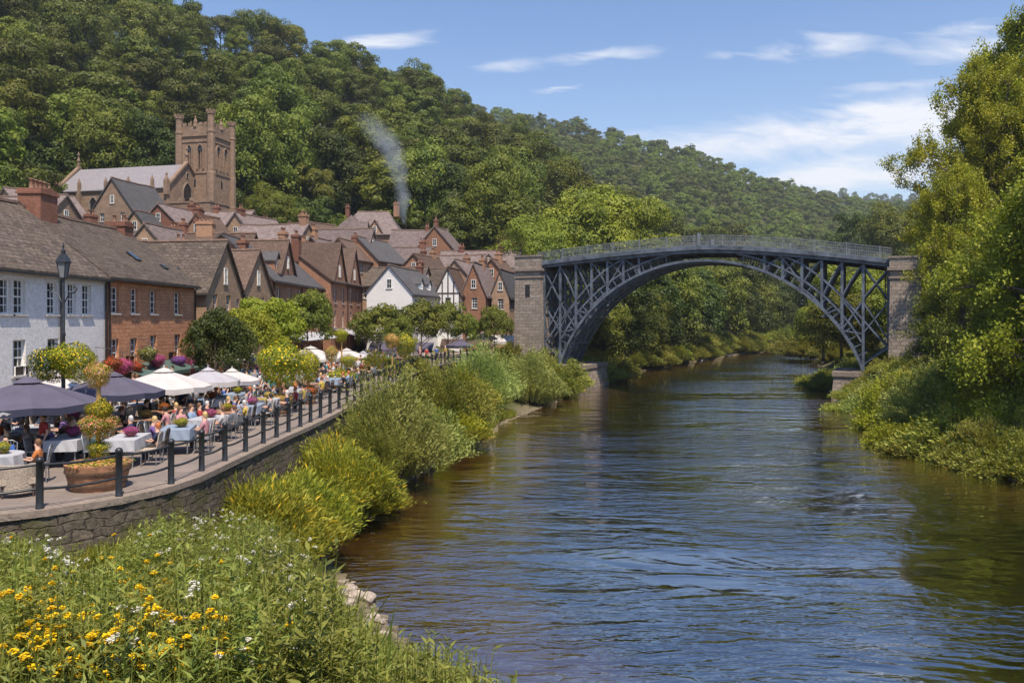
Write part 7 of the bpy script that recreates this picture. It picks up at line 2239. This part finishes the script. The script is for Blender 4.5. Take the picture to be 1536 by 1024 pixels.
def mk_table(w, d_, cloth, rnd_):
    legs = MB()
    if rnd_:
        legs.lathe([(.26, 0), (.26, .03), (.04, .06), (.035, .70), (.2, .72)], 12)
        l = [legs.mesh('leg', M_BLACK)]; tp = MB().lathe([(0, .72), (w / 2 - .02, .72), (w / 2, .735), (w / 2 - .02, .75), (0, .75)], 24).mesh('tabletop', M_TUB)
    else:
        l = []
        for sx in (-1, 1):
            for sy in (-1, 1):
                l.append(MB().tube([(sx * (w / 2 - .08), sy * (d_ / 2 - .08), 0), (sx * (w / 2 - .08), sy * (d_ / 2 - .08), .72)], .022, 6).mesh('leg', M_METAL))
        tp = MB().box(-w / 2 + .005, w / 2 - .005, -d_ / 2 + .005, d_ / 2 - .005, .72, .75).mesh('tabletop', M_TUB)
    cl = cloth_mesh(w, d_, .757, .30, rnd_).mesh('tablecloth', cloth) if cloth else None
    return tp, l, cl
TB = {'w': mk_table(1.5, .85, M_CLOTHW, False), 'b': mk_table(1.4, .85, M_CLOTHB, False), 'r': mk_table(1.1, 1.1, M_CLOTHW, True), 'n': mk_table(1.2, .8, None, False)}
def mk_chair(m):
    seat = MB().box(-.22, .22, -.22, .22, .43, .46).mesh('seat', m)
    legs = [MB().tube([(sx * .2, sy * .2, 0), (sx * .19, sy * .19, .43)], .014, 5).mesh('leg', M_METAL) for sx in (-1, 1) for sy in (-1, 1)]
    b = MB()
    b.tube([(-.2, -.2, .45), (-.21, -.27, .86), (-.1, -.28, .92), (.1, -.28, .92), (.21, -.27, .86), (.2, -.2, .45)], .014, 6)
    for k in range(5): x = -.13 + k * .065; b.tube([(x, -.215, .47), (x, -.275, .90)], .008, 5)
    b.box(-.17, .17, -.262, -.25, .62, .80)
    return seat, legs, b.mesh('backrest', m)
CH = [mk_chair(M_METAL), mk_chair(M_TIMBER), mk_chair(M_WICK)]
def chair(x, y, rz, k, lab, group='chairs at the terrace tables'):
    s, l, b = CH[k]
    e = empty('cafe_chair', (x, y, PL), rz); link('seat', s, e); link('backrest', b, e)
    for q in l: link('leg', q, e)
    tag(e, lab, 'chair', group)
def dinner(parent_loc, seed, kind):
    """flower bowl or plates on a table: own things"""
    pass
rp = random.Random(9)
SH = list(SHIRTS); HR = ['dark haired', 'brown haired', 'blond', 'dark haired', 'brown haired', 'red haired', 'grey haired']
def table_set(kind, x, y, rz, where, npeople, dress=True, seats=4, extras=None):
    tp, l, cl = TB[kind]
    e = empty('cafe_table', (x, y, PL), rz)
    link('tabletop', tp, e)
    for q in l: link('leg', q, e)
    tag(e, f"{ {'w': 'white clothed', 'b': 'pale blue clothed', 'r': 'round white clothed', 'n': 'bare wooden'}[kind] } table {where}", 'table', 'terrace tables')
    if cl:
        c = link('tablecloth', cl, None, (x, y, PL), rz)
        tag(c, f"{'pale blue' if kind == 'b' else 'white'} cloth on the table {where}", 'tablecloth', 'tablecloths on the terrace')
    order = [0, 1, 2, 3]; rp.shuffle(order)
    pos = [(-.35, -.72, 0), (.35, -.72, 0), (-.35, .72, math.pi), (.35, .72, math.pi)] if kind != 'r' else [(math.cos(a) * .85, math.sin(a) * .85, a + math.pi / 2) for a in (0.3, 1.9, 3.4, 5.0)]
    for i in range(seats):
        px_, py_, pr = pos[i]
        ca, sa = math.cos(rz), math.sin(rz)
        wx, wy = x + px_ * ca - py_ * sa, y + px_ * sa + py_ * ca
        ck = rp.choice([0, 0, 1, 2])
        chair(wx, wy, rz + pr, ck, f"{['grey metal', 'dark wooden', 'light wicker'][ck]} chair on {SIDE[i]} of table {where}")
        if i in order[:npeople]:
            person(wx, wy + 0, PL - .07, rz + pr + rp.uniform(-.3, .3), rp.choice(['s0', 's1', 's2']), rp.choice(SH), rp.choice(HR), f'at table {where}')
    # what stands on it
    it = rp.choice(['flowers', 'bottle', 'plates', 'flowers'])
    if extras: it = extras
    b = empty({'flowers': 'flower_bowl', 'bottle': 'wine_bottle', 'plates': 'plate_stack'}[it], (x + .1, y, PL + .757), rz)
    if it == 'flowers':
        link('bowl', MB().lathe([(0, 0), (.08, 0), (.16, .10), (.15, .11), (.0, .08)], 12).mesh('bowl', M_BASKET), b)
        kk = rp.choice(['gold', 'peach', 'red', 'lime', 'pink'])
        ball(b, kk, 0, 0, .16, .20, .7)
        tag(b, f"{ {'gold': 'golden', 'peach': 'peach', 'red': 'red', 'lime': 'yellow green', 'pink': 'magenta'}[kk] } flower bowl on the table {where}", 'flower bowl', 'flower bowls on the tables')
    elif it == 'bottle':
        link('bottle', MB().lathe([(0, 0), (.037, 0), (.037, .18), (.014, .23), (.014, .30), (0, .30)], 10).mesh('bottle', M_SKYL), b)
        link('label', MB().lathe([(.038, .06), (.038, .13)], 10).mesh('label', M_WOODW), b)
        tag(b, f"dark wine bottle on the table {where}", 'bottle', 'bottles on the tables')
    else:
        link('plate', MB().lathe([(0, 0), (.08, 0), (.13, .02), (.125, .024), (.0, .008)], 16).mesh('plate', M_WOODW), b)
        link('food', MB().lathe([(.08, .02), (.06, .05), (0, .06)], 9).mesh('food', M_POT), b)
        tag(b, f"white plate of food on the table {where}", 'plate', 'plates on the tables')
rows = []
names_y = [(19.5, 'left of the tub'), (22.3, 'behind the tub'), (24.2, 'past the railing curve'), (26.4, 'under near parasols'), (28.6, 'beyond near parasols'), (30.8, 'beside cream parasol'), (33.0, 'past cream parasol'), (35.4, 'near grey parasol'), (38.2, 'beside golden tree'), (41.0, 'behind golden tree'), (44.2, 'before dark shrubs'), (48, 'below lime tree'), (52.5, 'by marigold post'), (57.5, 'by far railing'), (63, 'on far plaza'), (69, 'before plaza trees'), (75, 'under plaza trees'), (80, 'closest to bridge')]
old_names = [(19.5, 'left of the half barrel tub'), (22.3, 'behind the half barrel tub'), (24.2, 'past the first railing curve'), (26.4, 'under the near parasols'), (28.6, 'beyond the near parasols'), (30.8, 'beside the large cream parasol'), (33.0, 'past the large cream parasol'), (35.4, 'near the pale grey parasol'),
           (38.2, 'beside the round golden tree'), (41.0, 'behind the round golden tree'), (44.2, 'in front of the dark shrubs'), (48, 'below the lime green tree'), (52.5, 'by the marigold post'), (57.5, 'by the far railing standards'), (63, 'on the far plaza'), (69, 'before the plaza trees'), (75, 'under the plaza trees'), (80, 'closest to the bridge')]
cols_all = [(-10.1, 'railing rank'), (-12.4, 'second rank'), (-14.7, 'third rank'), (-16.8, 'house rank')]
SIDE = ['near river side', 'far river side', 'near house side', 'far house side']
ti = 0
for yi, (yy, wy_) in enumerate(names_y):
    for ci_, (xx, wx_) in enumerate(cols_all):
        p_ = 768 + xx / yy * F
        if p_ < -40: continue
        if yi == 0 and ci_ > 1: continue
        if abs(p_ - 137) < 55 and yy < 20: continue
        if yi in (1,) and ci_ == 0: xx = -10.6
        where = f"{wy_} {wx_}"
        k = rp.choice(['w', 'b', 'n', 'r', 'n'])
        if ci_ == 0 and yi < 4: k = ['b', 'w', 'b', 'w'][yi]
        npl = rp.choice([2, 3, 3, 4]) if yy < 70 else 2
        table_set(k, xx + rp.uniform(-.2, .2), yy + rp.uniform(-.2, .2), math.pi / 2 + rp.uniform(-.25, .25), where, npl)
        ti += 1
stand_at = [('between the two navy parasols', -15.6, 25.4), ('behind the half barrel tub', -13.6, 21.0), ('left of the large cream parasol pole', -15.8, 29.7), ('right of the large cream parasol pole', -13.5, 31.6), ('under the pale grey parasol', -15.6, 34.2), ('under the farthest pale parasol', -17.9, 36.8), ('by the sandstone house door', -18.8, 41.5), ('below the magenta baskets', -18.5, 44.5), ('by the house corner', -18.2, 49.5),
            ('at the round golden tree', -11.3, 36.8), ('between the golden trees', -11.2, 39.6), ('before the dark shrubs', -13.6, 42.8), ('below the lime green tree', -16.0, 50.5), ('by the marigold post', -11.4, 50.2), ('at the near white house door', -18.8, 32.4), ('under the first navy parasol', -17.8, 28.0)]
for (wh_, xx, yy) in stand_at:
    for q in range(2):
        person(xx + rp.uniform(-.5, .5) + q * .5, yy + rp.uniform(-.5, .5) + q * .3, PL, rp.uniform(0, 6.28), rp.choice(['st', 'wa']), rp.choice(['navy', 'black', 'white', 'grey', 'teal', 'red', 'pale blue']), rp.choice(HR), wh_, 'people walking on the plaza')
# wicker armchair by the left post and waiters / walkers
e = empty('wicker_armchair', tuple(W(28, 742, 18.2)[:2]) + (PL,), .5); tag(e, 'light wicker armchair seen from behind at the left frame edge', 'armchair')
b = MB(); b.box(-.36, .36, -.34, .34, .30, .42); link('seat', b.mesh('seat', M_WICK), e)
b = MB()
for k in range(12):
    a = math.pi * (1.02 + k / 11 * .96); a2 = math.pi * (1.02 + (k + 1) / 11 * .96)
    if k < 11: b.add([(math.cos(a) * .40, math.sin(a) * .38, .10), (math.cos(a2) * .40, math.sin(a2) * .38, .10), (math.cos(a2) * .45, math.sin(a2) * .43, .74), (math.cos(a) * .45, math.sin(a) * .43, .74), (math.cos(a) * .36, math.sin(a) * .34, .10), (math.cos(a2) * .36, math.sin(a2) * .34, .10), (math.cos(a2) * .40, math.sin(a2) * .38, .75), (math.cos(a) * .40, math.sin(a) * .38, .75)],
                      [(0, 1, 2, 3), (5, 4, 7, 6), (3, 2, 6, 7), (0, 4, 5, 1)])
link('backrest', b.mesh('backrest', M_WICK), e)
for sx in (-1, 1):
    for sy in (-1, 1): link('leg', MB().tube([(sx * .3, sy * .28, 0), (sx * .3, sy * .28, .3)], .02, 6).mesh('leg', M_TIMBER), e)
for (a, b_, d, pose, rz, sh, hr, wh_) in [(485, 575, 45, 'st', 2.6, 'black', 'dark haired', 'beside the slim golden tree'), (272, 640, 31, 'st', 3.0, 'navy', 'dark haired', 'between tables under the large cream parasol'), (437, 585, 42, 'wa', 1.0, 'navy', 'brown haired', 'behind the round golden tree'), (537, 575, 54, 'wa', .4, 'white', 'blond', 'past the marigold post'),
                                   (541, 568, 58, 'wa', 3.4, 'black', 'dark haired', 'past the marigold post'), (575, 560, 60, 'st', 2.0, 'red', 'brown haired', 'at the far railing'), (630, 545, 72, 'st', 1.5, 'pink', 'blond', 'under the wide plaza tree'), (655, 540, 76, 'wa', .2, 'bright blue', 'dark haired', 'under the plaza trees'),
                                   (640, 545, 74, 'st', 3.3, 'red', 'dark haired', 'under the wide plaza tree'), (450, 560, 50, 'st', 1.0, 'teal', 'blond', 'near the big white parasol'), (712, 530, 86, 'st', 1.0, 'orange', 'brown haired', 'by the market canopy'), (668, 545, 78, 'wa', 2.2, 'yellow', 'grey haired', 'under the plaza trees')]:
    p = W(a, b_, d)
    person(p.x, p.y, PL, rz, pose, sh, hr, wh_, 'people walking on the plaza')

# ---------------------------------------------------------------- smoke and air
def smoke():
    """drifting column: density falls off from a bent axis"""
    base = W(606, 336, 141)
    path = [(606, 336), (604, 318), (606, 300), (600, 275), (597, 255), (590, 235), (580, 215), (567, 198), (556, 180), (548, 165)]
    rs = [.6, 1.6, 2.3, 2.2, 2.9, 3.7, 4.3, 4.6, 4.4, 3.6]
    pts = [W(a, b, 141) - base for a, b in path]
    top = pts[-1].z
    m, T = newmat('chimney_smoke')
    tc = T.n('ShaderNodeTexCoord')
    sp = T.n('ShaderNodeSeparateXYZ', {0: tc.outputs['Object']})
    f = T.math('DIVIDE', sp.outputs[2], top, clamp=True)
    ax = T.ramp(f, [(max(0, p.z / top), (p.x + 10) / 20) for p in pts])
    rr = T.ramp(f, [(max(0, p.z / top), r / 10) for p, r in zip(pts, rs)])
    dx = T.math('SUBTRACT', sp.outputs[0], T.math('SUBTRACT', T.math('MULTIPLY', ax, 20.0), 10.0))
    dist = T.math('DIVIDE', T.math('SQRT', T.math('ADD', T.math('MULTIPLY', dx, dx), T.math('MULTIPLY', sp.outputs[1], sp.outputs[1]))), T.math('MULTIPLY', rr, 10.0))
    no = T.n('ShaderNodeTexNoise', {'Vector': tc.outputs['Object'], 'Scale': .42, 'Detail': 7.0, 'Roughness': .68, 'Distortion': 1.6})
    body = T.ramp(T.math('SUBTRACT', T.math('ADD', no.outputs[0], .42), T.math('MULTIPLY', dist, .62)), [(.50, 0.0), (.84, 1.0)])
    fade = T.ramp(f, [(0.0, 1.0), (0.35, .55), (0.7, .34), (1.0, 0.0)])
    den = T.math('MULTIPLY', T.math('MULTIPLY', body, fade), .42)
    v = T.n('ShaderNodeVolumePrincipled', {'Color': (.80, .90, 1.0, 1), 'Density': den, 'Anisotropy': 0.0})
    T.n('ShaderNodeOutputMaterial', {'Volume': v.outputs[0]})
    mb = MB(); mb.tube(pts, [r * 1.25 for r in rs], 14)
    o = mb.build('smoke', m); o.location = base
    tag(o, 'pale blue smoke drifting up from a chimney before the wood', 'smoke', kind='stuff')
smoke()
def haze():
    m, T = newmat('air_haze')
    v = T.n('ShaderNodeVolumePrincipled', {'Color': (.72, .82, .96, 1), 'Density': .00016, 'Anisotropy': 0.1})
    T.n('ShaderNodeOutputMaterial', {'Volume': v.outputs[0]})
    mb = MB().box(-1560, 1560, -60, 1820, -190, 300)
    o = mb.build('haze', m)
    tag(o, 'thin blue air between the hills', 'haze', kind='stuff')
haze()
